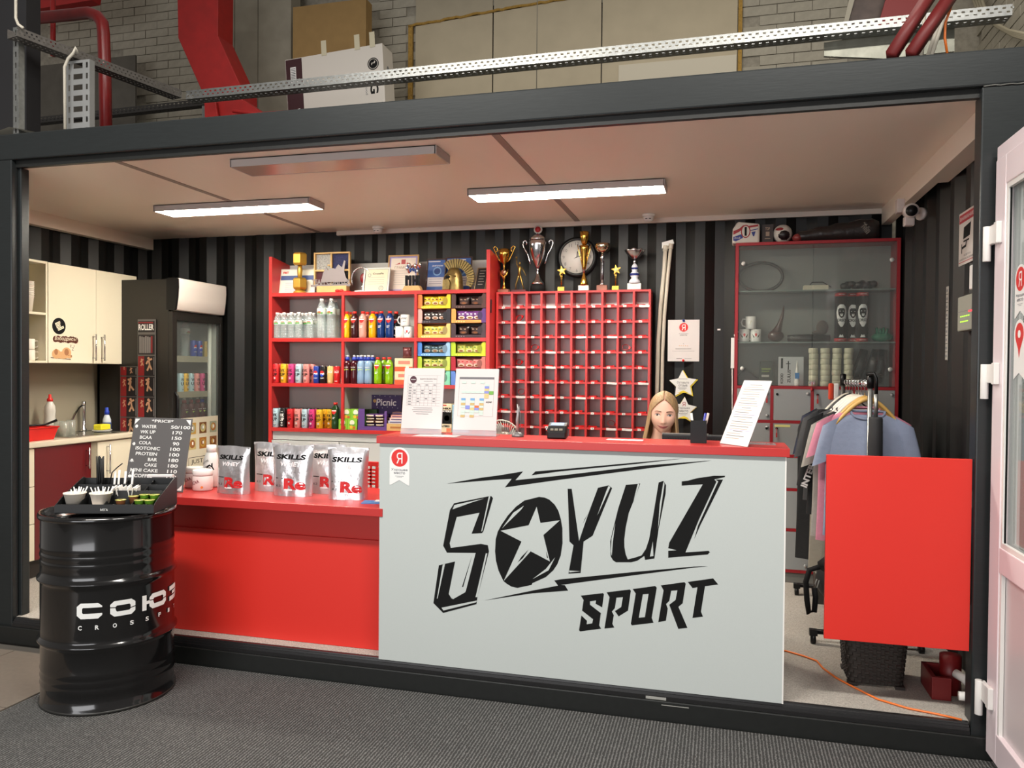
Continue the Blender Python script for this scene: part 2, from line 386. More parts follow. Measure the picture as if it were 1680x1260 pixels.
# ------------------------------------------------------------------ brick hall behind
YW = 2.92
wallp = M('whitewash', (158, 152, 138), .85, 0, .3, 12, .1)
mort = M('mortar', (150, 144, 130), .9, 0, .4, 30, .15)
brk = M('painted_brick', (166, 160, 144), .8, 0, .25, 25, .08)
wb = struct('wall_far', MB().box(-8.5, 3.2, YW, YW+.12, 0, 5.6), mort)
struct('wall_side', MB().box(1.80, 1.92, .6, YW, 2.7, 5.4), mort)
bsh = []
for q in range(5):
    mb = MB(); r = random.uniform
    mb.box(-.1265+r(0, .004), .1265-r(0, .004), -.008-r(0, .007), .004, -.0365+r(0, .002), .0365-r(0, .002)); me = mesh('brick', mb, brk); bsh.append(me)
def brick(par, loc, rz=0, sx=1.):
    o = bpy.data.objects.new('brick', random.choice(bsh)); COL.objects.link(o); o.parent = par; o.location = loc; o.rotation_euler = (random.uniform(-.02, .02), 0, rz); o.scale = (sx, 1, 1)
def zone(px, py):
    if 85 < px < 345 and -60 < py < 215: return not (px < 225 and py > 88)
    if 605 < px < 668 and -60 < py < 190: return True
    if 668 <= px < 1010 and py < 12-(px-668)*.02: return True
    if 1218 < px < 1400 and -60 < py < 125: return True
    return False
def proj(p):
    v = Vector(p)-CAM; z = FW.dot(v); return 840+FPX*RT.dot(v)/z, 630+FPX*DN.dot(v)/z
nb = 0; rest = MB()
for k in range(60):
    z = 3.0+.078*k
    for i in range(44):
        x = -8.0+.258*i+(.129 if k % 2 else 0); px, py = proj((x, YW, z))
        if zone(px, py):
            if nb < 250: brick(wb, (x+random.uniform(-.003, .003), YW, z)); nb += 1
            else: rest.box(x-.1255, x+.1255, YW-.012, YW, z-.036, z+.036)
if rest.v: obj('brick_rows', rest, brk, wb, stuff=True)
ws = bpy.data.objects['wall_side']; n2 = 0
for k in range(40):
    z = 3.0+.078*k
    for i in range(10):
        y = .75+.258*i+(.129 if k % 2 else 0); px, py = proj((1.8, y, z))
        if px < 1700 and py > -30 and py < 110 and n2 < 120 and y < YW-.1: brick(ws, (1.8, y, z), -PI/2); n2 += 1
# boarded opening in the brick wall
bd = thing('boarded_opening', 'large off-white boards filling the opening in the brick wall', 'panel', (-1.27, YW-.03, 2.9))
bm_ = M('plasterboard', (186, 174, 148), .8, 0, .05, 6, .05); fm = M('foam_filler', (168, 132, 62), .9, 0, .6, 60, .2)
a, b_ = P(674, 45, 1, YW-.03), P(1216, 10, 1, YW-.03)
zt = 4.80
def zb(x): return a.z+(x-a.x)*.06
xs = [a.x+.04, -1.91, -.98, b_.x-.02]
for i in range(3):
    obj('board', MB().prism([(xs[i]+.006, 2.9), (xs[i+1]-.006, 2.9), (xs[i+1]-.006, zb(xs[i+1])+.0), (xs[i]+.006, zb(xs[i]))], YW-.034, YW-.018), bm_, bd)
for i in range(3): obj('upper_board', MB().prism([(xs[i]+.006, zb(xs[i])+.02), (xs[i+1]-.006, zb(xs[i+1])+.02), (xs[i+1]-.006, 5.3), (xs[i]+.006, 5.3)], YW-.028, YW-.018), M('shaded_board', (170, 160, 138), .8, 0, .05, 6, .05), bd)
mb = MB(); mb.box(xs[0]-.06, xs[0]-.02, YW-.04, YW-.015, 2.9, zb(xs[0])); mb.box(xs[3], xs[3]+.03, YW-.04, YW-.015, 2.9, 5.3)
pts = []
for i in range(40):
    x = xs[0]-.06+(xs[2]-xs[0]-.2)*i/39; pts.append((x, YW-.035, zb(x)+.012+random.uniform(-.006, .006)))
mb.tube(pts, .012, 6); obj('foam_edge', mb, fm, bd, stuff=True)
obj('patch_board', MB().box(X(1016, YW, 120), xs[3]-.01, YW-.042, YW-.0345, 3.3, Z(1150, 98, YW)), M('patch_white', (206, 198, 178), .7), bd)
solo('hanging_wire', 'thin vertical wire hanging in front of the boarded opening', 'wire', MB().tube([(X(881, 2.2, 60), 2.2, 3.62), (X(881, 2.2, 60), 2.2, 5.2)], .003, 6), M('wire', (120, 116, 104), .6))
# grey column with red brackets
px0 = P(352, 20, 1, 2.62).x; px1 = P(478, 20, 1, 2.62).x
col = thing('wall_column', 'tall beige-grey painted column behind the red beam', 'column', ((px0+px1)/2, 2.7, 0))
cl = M('column_paint', (150, 144, 128), .75, 0, .08, 9, .08)
xsn = [px0-.1+(px1-px0+.1)*t for t in (0, .35, .62, 1)]
for i in range(3): obj('plank', MB().box(xsn[i]+.003, xsn[i+1]-.003, 2.62, 2.78, 0, 5.4), cl, col, .003)
redb = M('oxide_red', (158, 22, 20), .55, 0, .1, 14, .1)
def flat_beam(pts, y0, y1): return MB().prism([(P(x, y, 1, y0).x, P(x, y, 1, y0).z) for x, y in pts], y0, y1)
solo('red_beam', 'thick red painted beam bending down to the container roof on the left', 'beam', flat_beam([(290, -40), (358, -40), (357, 58), (398, 148), (398, 196), (338, 196), (332, 152), (292, 62)], 1.75, 1.95), redb, .006)
mb = flat_beam([(335, 160), (352, 160), (358, 198), (336, 198)], 1.5, 1.52); 
mb.prism([(P(x, y, 1, 1.55).x, P(x, y, 1, 1.55).z) for x, y in [(352, 168), (400, 164), (432, 186), (475, 184), (475, 200), (345, 205)]], 1.55, 1.7)
mb.tube([P(382, 182, 1, 1.5), P(425, 187, 1, 1.5), P(640, 172, 1, 1.5)], .014, 8)
solo('beam_shoe', 'red steel shoe and bar at the foot of the bent beam', 'bracket', mb, redb, .003)
# red pipe
pt = [P(175, 215, 1, .9), P(172, 110, 1, .9), P(170, 55, 1, .9), P(168, 38, 1, .9), P(160, 27, 1, .9), P(146, 21, 1, .9), P(120, 24, 1, .9), P(36, 32, 1, .9), P(-60, 42, 1, .9)]
pt[0].z = 2.88
solo('red_pipe', 'dark red pipe bending from the roof to the left edge', 'pipe', MB().tube(pt, .040, 16), M('pipe_red', (120, 24, 24), .35, 0, .05, 20, .1), sub=0)
solo('red_hanger_rod', 'thin dark red upright rod behind the bent pipe', 'rod', MB().tube([P(87, -30, 1, 1.2), P(87, 92, 1, 1.2)], .018, 8), redb)
solo('upper_red_beam', 'dark red horizontal beam at the top left', 'beam', MB().prism([(P(x, y, 1, 2.0).x, P(x, y, 1, 2.0).z) for x, y in [(-60, -60), (160, -60), (150, 0), (40, 18), (-60, 26)]], 2.0, 2.1), redb)
solo('left_hall_board', 'grey-brown board leaning on the brick wall at the left', 'board', MB().prism([(X(30, 2.6, 150), 0), (X(222, 2.6, 150), 0), (X(222, 2.6, 150), Z(222, 90, 2.6)), (X(30, 2.6, 150), Z(30, 112, 2.6))], 2.6, 2.62), M('dull_board', (88, 84, 76), .8, 0, .1, 10, .1))
solo('left_hall_post', 'tall black post at the left edge above the frame', 'post', MB().box(-4.4, -3.985, .2, .3, 2.885, 4.6), M('post_black', (24, 24, 27), .6))
# perforated trays and struts
slot = M('slot_dark', (34, 32, 30), .8)
def tray(name, label, p0, p1, h=.05, wd=.09, wall=.0025, slots=60, mat=steel, side=1):
    p0, p1 = Vector(p0), Vector(p1); d = (p1-p0); Ln = d.length; T = Matrix.Translation(p0) @ Matrix((d.normalized(), Vector((0, 0, 1)).cross(d).normalized(), Vector((0, 0, 1)))).transposed().to_4x4()
    th = thing(name, label, 'cable tray', tuple((p0+p1)/2))
    mb = MB().at(T)
    n = slots; pitch = Ln/n; sw = pitch*.42
    # channel side facing the viewer with real slots left open: rows of small webs
    y = 0
    for (z0, z1) in ((0, h*.22), (h*.40, h*.60), (h*.78, h)): mb.box(0, Ln, y, y+wall, z0, z1)
    o1 = obj('side_wall', mb, mat, th)
    mb = MB().at(T)
    for i in range(n+1):
        for (z0, z1) in ((h*.22, h*.40), (h*.60, h*.78)):
            x0 = i*pitch-(pitch-sw)/2+(pitch*.5 if z0 > h*.5 else 0); mb.box(max(0, x0), min(Ln, x0+pitch-sw), y, y+wall, z0, z1)
    o = obj('web', mb, mat, th, stuff=True)
    mb = MB().at(T).box(0, Ln, 0, wd*.3, -wall, 0).box(0, Ln, wd*.42, wd*.6, -wall, 0).box(0, Ln, wd*.72, wd, -wall, 0).box(0, Ln, wd-wall, wd, 0, h)
    for i in range(n+1): x0 = i*pitch; mb.box(max(0, x0-pitch*.3), min(Ln, x0+pitch*.3), wd*.3, wd*.42, -wall, 0); mb.box(max(0, x0-pitch*.3), min(Ln, x0+pitch*.3), wd*.6, wd*.72, -wall, 0)
    obj('bottom', mb, mat, th); return th
A = P(305, 160, 1, 1.10); A.z = 3.42
B = (1.45, 1.10, 3.455)
tray('cable_tray', 'long perforated steel cable tray running above the container roof', A, B, .055, .10, slots=130)
tray('cable_tray', 'perforated tray slanting from the left strut to the long tray', P(28, 58, 2, 3.42), A+Vector((-.01, -.03, 0)), .05, .09, slots=40, mat=M('dull_steel', (112, 108, 104), .5, .6, .05, 40, .15))
q0 = P(30, 205, 1, 2.1); q1 = P(335, 172, 1, 2.1)
lowt = tray('cable_tray', 'dark perforated tray low behind the red pipe', (q0.x, 2.1, q0.z), (q1.x, 2.1, q0.z+.03), .05, .07, slots=46, mat=M('dark_steel', (62, 60, 58), .6, .4))
obj('support_leg', MB().box(q0.x, q0.x+.03, 2.11, 2.13, 2.885, q0.z).box(q1.x-.03, q1.x, 2.11, 2.13, 2.885, q1.z+.03), steel, lowt)
def strut(label, px, wpx, Y, zt, name='perforated_strut', rows=1, mat=steel):
    x0 = X(px-wpx/2, Y, 150); x1 = X(px+wpx/2, Y, 150); z0 = 2.885; th = thing(name, label, 'strut', ((x0+x1)/2, Y, z0))
    n = int((zt-z0)/.06); mb = MB(); wd = x1-x0
    cuts = [(.5-.12, .5+.12)] if rows == 1 else [(.08, .16), (.3, .7), (.84, .92)]
    e = [0]+[v for c in cuts for v in c]+[1]
    for i in range(0, len(e), 2): mb.box(x0+wd*e[i], x0+wd*e[i+1], Y, Y+.003, z0, zt)
    for i in range(n+1):
        zz = z0+(zt-z0)*i/n
        for c in cuts: mb.box(x0+wd*c[0], x0+wd*c[1], Y, Y+.003, max(z0, zz-.016), min(zt, zz+.016))
    mb.box(x0, x0+.003, Y+.003, Y+.04, z0, zt).box(x1-.003, x1, Y+.003, Y+.04, z0, zt)
    obj('slotted_profile', mb, mat, th)
    return th
zz = P(28, 50, 2, 3.42)
strut('slim galvanised strut at the far left holding the slanting tray', 26, 9, .05, 3.50)
w_ = P(125, 90, 2, 3.42)
strut('wide galvanised perforated strut left of the red pipe', 128, 38, .32, 3.40, rows=3, mat=M('bright_steel', (168, 170, 170), .45, .6))
wc = M('white_cable', (196, 190, 176), .5)
solo('white_cable', 'white cable looping over the slanting tray and down the wide strut', 'cable', MB().tube([P(26, -20, 1, .04), P(26, 30, 1, .03), P(30, 40, 1, .0), P(38, 46, 1, .0)], .008, 8).tube([P(107, 212, 1, .28), P(106, 110, 1, .28), P(112, 96, 1, .28), P(120, 88, 1, .28), P(124, 78, 1, .28), P(128, 88, 1, .30)], .009, 8), wc)
solo('roof_rag', 'crumpled white sheet lying on the roof edge at the far left', 'sheet', MB().grid([(x, y, 2.886+z) for x, y, z in [(-4.3, .02, .0), (-4.3, .2, 0), (-4.05, .02, .012), (-4.05, .2, .02), (-3.93, .03, .045), (-3.93, .22, .03), (-3.85, .04, .03), (-3.85, .22, .02), (-3.72, .05, .0), (-3.72, .15, 0)]], 5, 2), M('rag', (214, 208, 190), .8))
# boxes on the roof
def tilted(name, label, mats, o, right, up, W, H, D, cat='box', bev=.004):
    T = frame(o, right, up); mb = MB().at(T).box(0, W, 0, H, -D, 0); th = thing(name, label, cat, tuple(Vector(o))); b0 = obj('carton', mb, mats, th, bev); return th, T
a0, a1, a2 = P(467, 190, 1, 2.15), P(640, 176, 1, 2.15), P(460, 100, 1, 2.15)
a0z = 3.0
rgt = (P(619, 72, 1, 2.15)-P(460, 100, 1, 2.15)); Wd = rgt.length; Hh = 1.17; upv = (P(460, 100, 1, 2.15)-P(467, 183, 1, 2.15)); o = P(460, 100, 1, 2.15)-upv.normalized()*Hh
lg, T = tilted('display_carton', 'white electronics carton with maroon end standing tilted on the roof', M('carton_white', (216, 210, 200), .6), o, rgt, upv, Wd, Hh, .20)
mb = MB().at(T); mr = M('maroon_print', (58, 22, 28), .5)
mb.rect(.005, .005, .15, Hh-.006, 0)
mb.text('IPS 4K', .105, Hh-.47, .12, .022, 1, rot=-PI/2).text('Display', .075, Hh-.47, .10, .014, 1, rot=-PI/2).rect(.045, Hh-.20, .095, Hh-.07, 1, .001)
for i in range(9): mb.rect(.05, Hh-.19+.013*i, .09, Hh-.185+.013*i, 2, .0014)
mb.disc(.12, Hh-.19, .02, 1, .001)
mb.disc(Wd-.085, Hh-.15, .048, 2, .0008); mb.disc(Wd-.085, Hh-.15, .040, 3, .001, ry=.040).disc(Wd-.085, Hh-.15, .036, 2, .0012)
mb.text('L', Wd-.085, Hh-.15, .018, .03, 3, .0015, .03, rot=-PI/2).disc(Wd-.072, Hh-.135, .006, 3, .0015)
mb.text('LG', Wd-.085, Hh-.31, .15, .07, 2, bold=.03, rot=-PI/2).text("Life's Good", Wd-.15, Hh-.30, .17, .022, 4, rot=-PI/2)
pr('print', mb, [mr, white_ink, ink, M('carton_white'), grey_t], lg)
mb = MB().at(T @ Matrix.Translation((Wd, 0, 0)) @ Matrix.Rotation(PI/2, 4, 'Y')); mb.disc(.09, Hh-.17, .02, 0).text('LG', .09, Hh-.25, .06, .03, 0, rot=-PI/2).rect(.06, .12, .14, .2, 1)
pr('print', mb, [grey_t, M('label_grey', (190, 184, 170), .6)], lg)
mb = MB().at(T)
for i, (u, v) in enumerate(((.33, .0), (.62, 0), (.75, 0))): mb.box(u, u+.045, Hh-.02, Hh+.10, .001, .003)
obj('tape', mb, M('tape', (206, 198, 170), .4), lg)
kr = M('kraft_card', (150, 120, 72), .75, 0, .05, 12, .06)
b0 = P(480, 95, 1, 2.45); b1 = P(600, 80, 1, 2.45); kt, T = tilted('kraft_carton', 'big brown cardboard carton behind the white carton', kr, (b0.x, 2.45, 2.886), (1, 0, .0), (0, 0, 1), b1.x-b0.x, 1.76, .12)
mb = MB().at(T @ Matrix.Translation((0, .464, 0))); hw = b1.x-b0.x
for i in range(7): mb.rect(.22, .72-.05*i, .22+random.uniform(.15, .38), .73-.05*i, 0)
mb.line(.05, .47, hw-.08, .62, .008, 1).line(hw-.08, .62, hw-.01, .52, .008, 1)
mb.poly([(0, .30), (.05, .33), (0, .38)], 2); mb.poly([(hw-.14, .47), (hw-.06, .47), (hw-.06, .55)], 2)
pr('print', mb, [M('kraft_ink', (92, 70, 40), .7), M('strap', (200, 190, 160), .5), ink], kt)
# right side of the hall above the roof
solo('red_duct', 'dark red steel plate at the top right above the tray', 'plate', flat_beam([(1440, 44), (1462, -30), (1545, -30), (1510, 36)], 1.4, 1.44), M('duct_red', (120, 12, 10), .5))
solo('steel_beam', 'dark steel beam slanting down to the tray at the top right', 'beam', flat_beam([(1384, 58), (1407, -30), (1470, -30), (1436, 52)], 1.5, 1.62), M('beam_brown', (70, 58, 52), .45, .3, .1, 20, .2), .004)
solo('pale_hanger', 'pale grey flat hanger beside the slanting steel beam', 'hanger', flat_beam([(1380, 55), (1400, -30), (1410, -30), (1386, 57)], 1.44, 1.47), M('pale_grey', (150, 144, 128), .6))
solo('tray_bracket', 'grey sheet metal bracket under the right end of the long tray', 'bracket', flat_beam([(1352, 70), (1500, 46), (1566, 42), (1566, 84), (1450, 96), (1352, 92)], 1.22, 1.24), M('bracket_grey', (140, 140, 128), .4, .5, .05, 20, .15))
for (a_, b_), lb in zip((((1540, -30), (1462, 92)), ((1576, -30), (1494, 90))), ('left', 'right')):
    solo('slanting_bar', 'dark red square bar slanting down to the roof, %s of the pair' % lb, 'bar', MB().tube([P(*a_, 1, .55), P(*b_, 1, .45)], .034, 4), M('bar_red', (108, 30, 30), .5, 0, .05, 20, .1), group='slanting red bars')
solo('white_cables', 'white cables hanging between the slanting red bars', 'cable', MB().tube([P(1518, -20, 1, .8), P(1515, 60, 1, .8), P(1512, 92, 1, .8)], .009, 8).tube([P(1553, -20, 1, .9), P(1540, 40, 1, .9), P(1522, 92, 1, .85)], .010, 8).tube([P(1558, -20, 1, .9), P(1545, 40, 1, .9), P(1528, 92, 1, .85)], .010, 8), wc)
solo('orange_cable', 'orange cable curving down onto the container roof at the right', 'cable', MB().tube([P(1568, -20, 1, .6), P(1560, 12, 1, .6), P(1551, 38, 1, .6), P(1550, 62, 1, .6), P(1554, 88, 1, .6)], .006, 8), M('cable_orange', (220, 110, 30), .4))
for px_, lb in ((1571, 'left'), (1589, 'right')):
    solo('wall_pipe', 'thin white pipe running up the side wall, %s of the two' % lb, 'pipe', MB().tube([P(px_, 90, 0, 1.74), P(px_, -30, 0, 1.74)], .018, 10), wc, group='white wall pipes')
bun = MB()
for i in range(4): bun.tube([P(1590+5*i, -20, 0, 1.70), P(1602+5*i, 12+2*i, 0, 1.70), P(1625+4*i, 35+3*i, 0, 1.70), P(1655+3*i, 50+3*i, 0, 1.70), P(1700, 60+3*i, 0, 1.70)], .011, 8)
solo('cable_bundle', 'bundle of pale cables drooping across the side brick wall', 'cables', bun, M('cable_pale', (158, 150, 128), .5))
# ================================================================== LAMPS
lampm = M('lamp_diffuser', (255, 246, 230), .4, emit=LAMP_STRENGTH)
lh = M('lamp_housing', (178, 168, 164), .4)
offm = M('off_diffuser', (188, 168, 156), .18)
def batten(label, x0, x1, y0, y1, on):
    zb_, zt_ = 2.656, CZ-.001; th = thing('ceiling_lamp', label, 'lamp', ((x0+x1)/2, (y0+y1)/2, zb_), 'flat ceiling lamps')
    obj('housing', MB().box(x0, x1, y0, y0+.004, zb_, zt_).box(x0, x1, y1-.004, y1, zb_, zt_).box(x0, x0+.004, y0, y1, zb_, zt_).box(x1-.004, x1, y0, y1, zb_, zt_).box(x0, x1, y0, y1, zt_-.004, zt_), lh, th)
    obj('end_cap', MB().box(x0-.006, x0, y0, y1, zb_, zt_), lh, th, .002); obj('end_cap', MB().box(x1, x1+.006, y0, y1, zb_, zt_), lh, th, .002)
    obj('diffuser', MB().box(x0+.005, x1-.005, y0+.005, y1-.005, zb_+.001, zb_+.008), lampm if on else offm, th)
batten('lit flat ceiling lamp over the fridge side of the booth', -3.825, -2.63, 1.085, 1.29, 1)
batten('lit flat ceiling lamp above the trophies and reception counter', -1.535, -.335, 1.095, 1.305, 1)
batten('unlit flat ceiling lamp near the front beam', -2.575, -1.40, .155, .365, 0)
for (px_, py_, lb) in ((620, 378, 'white smoke detector on the ceiling edge above the certificates'), (1064, 358, 'white smoke detector on the ceiling edge right of the trophies')):
    p = P(px_, py_, 2, CZ-.03); y = min(p.y, 2.2); x = X(px_, y, py_)
    t = thing('smoke_detector', lb, 'detector', (x, y, CZ-.05), 'smoke detectors')
    obj('base', MB().lathe([(.045, .049), (.045, .035), (.04, .033)], 20, c=(x, y, CZ-.05)), white, t)
    obj('cap', MB().lathe([(.039, .033), (.034, .008), (.02, 0), (.0001, 0)], 20, c=(x, y, CZ-.05)), white, t)
    obj('vent', MB().box(x-.02, x-.005, y-.036, y-.03, CZ-.04, CZ-.036).box(x+.005, x+.02, y-.036, y-.03, CZ-.04, CZ-.036), ink, t)
# ================================================================== RECEPTION COUNTER
PX0, PX1 = -1.618, .275
rc = thing('reception_counter', 'tall reception counter with light grey front and red top', 'counter', (-.67, .15, FZ))
obj('front_panel', MB().box(PX0, PX1, -.008, .012, .139, 1.2075), grey_panel, rc, .0012)
obj('edge_strip', MB().box(PX1-.004, PX1+.002, -.009, .012, .139, 1.2075), white, rc)
obj('side_panel', MB().box(PX0+.02, PX0+.04, .0125, .55, .141, 1.2075), red_panel, rc); obj('side_panel', MB().box(PX1-.03, PX1-.01, .0125, .55, .141, 1.2075), grey_lam, rc)
obj('counter_top', MB().box(PX0-.012, PX1+.014, -.022, .285, 1.208, 1.245), red_lam, rc, .0015)
obj('desk_top', MB().box(PX0+.041, PX1-.031, .0125, .62, .84, .865), grey_lam, rc)
# printed logo, polygons measured on the panel
def LG(crop, pts):
    ox, oy, s = {'A': (700, 740, 4.5), 'B': (920, 740, 5.7286), 'C': (920, 930, 6.)}[crop]
    o = []
    for x, y in pts: q = P(ox+x/s, oy+y/s, 1, -.008); o.append((q.x, q.z))
    return o
T0 = Matrix(((1, 0, 0, 0), (0, 0, -1, -.008), (0, 1, 0, 0), (0, 0, 0, 1)))
LT = T0
def newl(): return MB().at(LT)
def pc(mb, crop, pts, m=0, z=.0006, holes=()): mb.poly(LG(crop, pts), m, z, [LG(crop, h) for h in holes])
LM = [ink, grey_panel]
mb = newl()
mb.poly(LG('A', [(148, 241), (400, 197), (530, 180), (712, 150), (655, 215)])+LG('B', [(0, 230), (800, 135), (1415, 88), (1350, 98), (850, 158), (0, 268)])+LG('A', [(578, 268), (628, 205), (490, 213)]))
mb.poly(LG('A', [(775, 178), (803, 150)])+LG('B', [(0, 172), (700, 108), (1160, 68), (700, 122), (0, 190)]))
mb.poly(LG('A', [(425, 1103), (780, 1030), (970, 993), (942, 955)])+LG('B', [(0, 1205), (700, 1135), (1250, 1085), (1385, 1083), (1250, 1095), (700, 1165), (0, 1258)])+LG('A', [(1020, 990), (1045, 1030), (780, 1050)]))
pr('lightning_print', mb, LM, rc)
mb = newl()
pc(mb, 'A', [(203, 385), (462, 333), (478, 333), (490, 347), (420, 590), (410, 605), (332, 610), (390, 455), (222, 487), (170, 680), (178, 715), (400, 685), (452, 695), (460, 740), (375, 1080), (368, 1130), (122, 1195), (50, 1122), (90, 843), (210, 815), (163, 1055), (185, 1090), (290, 1030), (362, 752), (150, 750), (122, 698), (172, 435)])
for q in ([(192, 430), (205, 398), (425, 350), (330, 380)], [(459, 335), (470, 333), (412, 588), (403, 595)], [(119, 838), (136, 833), (81, 1088), (76, 1088)], [(437, 755), (448, 755), (376, 1078), (361, 1078)], [(110, 1156), (372, 1103), (366, 1116), (124, 1177)], [(182, 1080), (290, 1030), (285, 1042), (195, 1093)]): pc(mb, 'A', q, 1, .001)
pc(mb, 'A', [(335, 770), (270, 1003), (261, 1003)]); pr('letter_s_print', mb, LM, rc)
mb = newl()
pc(mb, 'A', [(722, 365), (830, 338), (870, 343), (905, 358), (945, 395), (972, 440), (990, 500), (1002, 570), (1003, 680), (990, 770), (965, 835), (935, 880), (880, 930), (780, 975), (775, 988), (670, 1010), (625, 1000), (590, 978), (560, 945), (530, 880), (512, 810), (505, 740), (510, 650), (525, 595), (552, 545), (600, 475), (660, 410)], holes=[[(812, 410), (840, 530), (985, 510), (862, 620), (910, 815), (768, 740), (568, 960), (700, 668), (545, 588), (753, 547)]])
for q in ([(557, 570), (640, 455), (718, 403), (700, 430)], [(782, 945), (880, 870), (948, 785), (900, 880)]): pc(mb, 'A', q, 1, .001)
for q in ([(752, 728), (710, 790), (672, 822), (700, 780)], [(882, 738), (897, 790), (888, 785)]): pc(mb, 'A', q, 0)
pr('star_disc_print', mb, LM, rc)
mb = newl()
pc(mb, 'B', [(65, 355), (103, 355), (172, 845), (255, 600), (350, 345), (450, 322), (483, 348), (300, 795), (215, 850), (187, 1145), (72, 1152), (78, 1120), (120, 885), (82, 850)])
for q in ([(450, 325), (466, 340), (342, 610), (430, 370)], [(80, 1122), (185, 1129), (80, 1140)]): pc(mb, 'B', q, 1, .001)
pc(mb, 'B', [(255, 590), (225, 640), (165, 800), (210, 680)]); pr('letter_y_print', mb, LM, rc)
mb = newl()
pc(mb, 'B', [(612, 318), (748, 305), (680, 480), (640, 580), (610, 720), (597, 830), (598, 900), (610, 970), (630, 1018), (700, 1000), (760, 980), (800, 920), (830, 830), (870, 600), (920, 295), (965, 280), (990, 320), (985, 400), (920, 730), (880, 1010), (792, 1022), (785, 985), (720, 1030), (660, 1045), (520, 1045), (490, 1025), (470, 990), (465, 850), (490, 740), (540, 540)])
for q in ([(725, 305), (740, 312), (680, 490), (700, 400)], [(966, 284), (975, 310), (950, 480), (913, 740), (930, 500)], [(865, 850), (871, 985), (838, 992)], [(512, 680), (490, 850), (480, 985), (472, 940), (478, 820)]): pc(mb, 'B', q, 1, .001)
pr('letter_u_print', mb, LM, rc)
mb = newl()
pc(mb, 'B', [(1137, 285), (1195, 278), (1280, 255), (1440, 232), (1545, 232), (1540, 245), (1443, 266), (1463, 288), (1300, 640), (1172, 952), (1390, 938), (1402, 950), (1380, 972), (1010, 1002), (1010, 938), (1090, 932), (1010, 912), (1020, 860), (1335, 312), (1137, 325)])
pc(mb, 'B', [(1455, 268), (1525, 268), (1410, 500), (1310, 700), (1255, 825), (1290, 700), (1480, 285)]); pr('letter_z_print', mb, LM, rc)
mb = newl()
pc(mb, 'C', [(197, 283), (415, 258), (425, 268), (408, 398), (342, 362), (348, 330), (288, 338), (288, 372), (395, 455), (378, 575), (397, 608), (190, 635), (180, 622), (203, 478), (258, 530), (255, 565), (310, 555), (318, 515), (210, 430), (225, 325)])
pc(mb, 'C', [(452, 250), (680, 222), (690, 235), (662, 430), (570, 487), (533, 435), (595, 395), (612, 297), (548, 303), (533, 405), (503, 440), (522, 475), (508, 560), (527, 597), (430, 607), (480, 298)])
pc(mb, 'C', [(708, 218), (930, 188), (945, 205), (895, 500), (913, 550), (700, 575), (690, 560), (738, 262)], holes=[[(808, 270), (865, 265), (828, 495), (768, 500)]])
pc(mb, 'C', [(985, 182), (1218, 150), (1230, 165), (1200, 358), (1158, 393), (1247, 600), (1157, 610), (1068, 373), (1130, 325), (1148, 230), (1087, 235), (1068, 335), (1037, 365), (1053, 410), (1035, 530), (960, 543), (1012, 230)])
pc(mb, 'C', [(1250, 148), (1500, 113), (1550, 173), (1420, 190), (1380, 440), (1400, 490), (1297, 502), (1345, 200), (1297, 208)])
pr('sport_print', mb, LM, rc)
def badge(T, name, label, w, h, txt=True, cat='sticker', par=None):
    th = None
    out = [(-w/2, -h/2), (-w/2+w*.06, -h/2), (0, -h/2+w*.24), (w/2-w*.06, -h/2), (w/2, -h/2)]+[(w/2*math.cos(a), h/2-w/2+w/2*math.sin(a)) for a in [PI*i/16 for i in range(17)]]
    mb = MB().at(T).poly(out, 0, 0).poly(out, 0, .0008)
    n = len(out)
    o = solo(name, label, cat, mb, [M('sticker_white', (232, 232, 230), .4)], fix=False)
    mb = MB().at(T); yc = h/2-w/2
    mb.disc(0, yc, w*.41, 0, .0012); r = w*.41
    mb.text('Я', 0, yc, r*.74, r*1.25, 1, .0016, .01)
    if txt: mb.text('Хорошее', 0, yc-w*.56, w*.82, w*.13, 2, .0012, .03).text('место', 0, yc-w*.71, w*.56, w*.10, 2, .0012, .03); mb.rect(-w*.22, yc-w*.86, w*.22, yc-w*.845, 3, .0012).rect(-w*.14, yc-w*.91, w*.14, yc-w*.895, 3, .0012)
    pr('print', mb, [red_p, white_ink, M('navy_ink', (30, 32, 60), .5), grey_t], o)
    return o
p = P(655.5, 765, 1, -.0085)
badge(FF(p.x, -.0085, p.z), 'badge_sticker', 'white ribbon sticker with a red letter disc on the grey counter front', .104, .185)
# ================================================================== RED DESK
rd = thing('red_desk', 'low red service desk left of the reception counter', 'desk', (-2.35, .3, FZ))
obj('desk_top', MB().box(-3.04, PX0+.018, -.012, .60, .845, .885), red_lam, rd, .0015)
obj('front_panel', MB().box(-2.98, PX0+.018, .10, .12, FZ+.001, .70), red_panel, rd, .001)
obj('upper_rail', MB().box(-2.98, PX0+.018, .1205, .1405, .66, .845), red_panel, rd)
obj('side_panel', MB().box(-3.0, -2.98, .10, .58, FZ+.001, .845), red_panel, rd)
# red half-door at the right
hd = thing('red_half_door', 'plain red half-height swing panel at the right post', 'gate', (.72, .03, .43))
obj('panel', MB().box(.441, 1.0, .02, .04, .43, 1.221), red_panel, hd, .0015)
obj('hinge', MB().box(.99, 1.004, .03, .05, .55, .62).box(.99, 1.004, .03, .05, 1.02, 1.09), steel, hd)
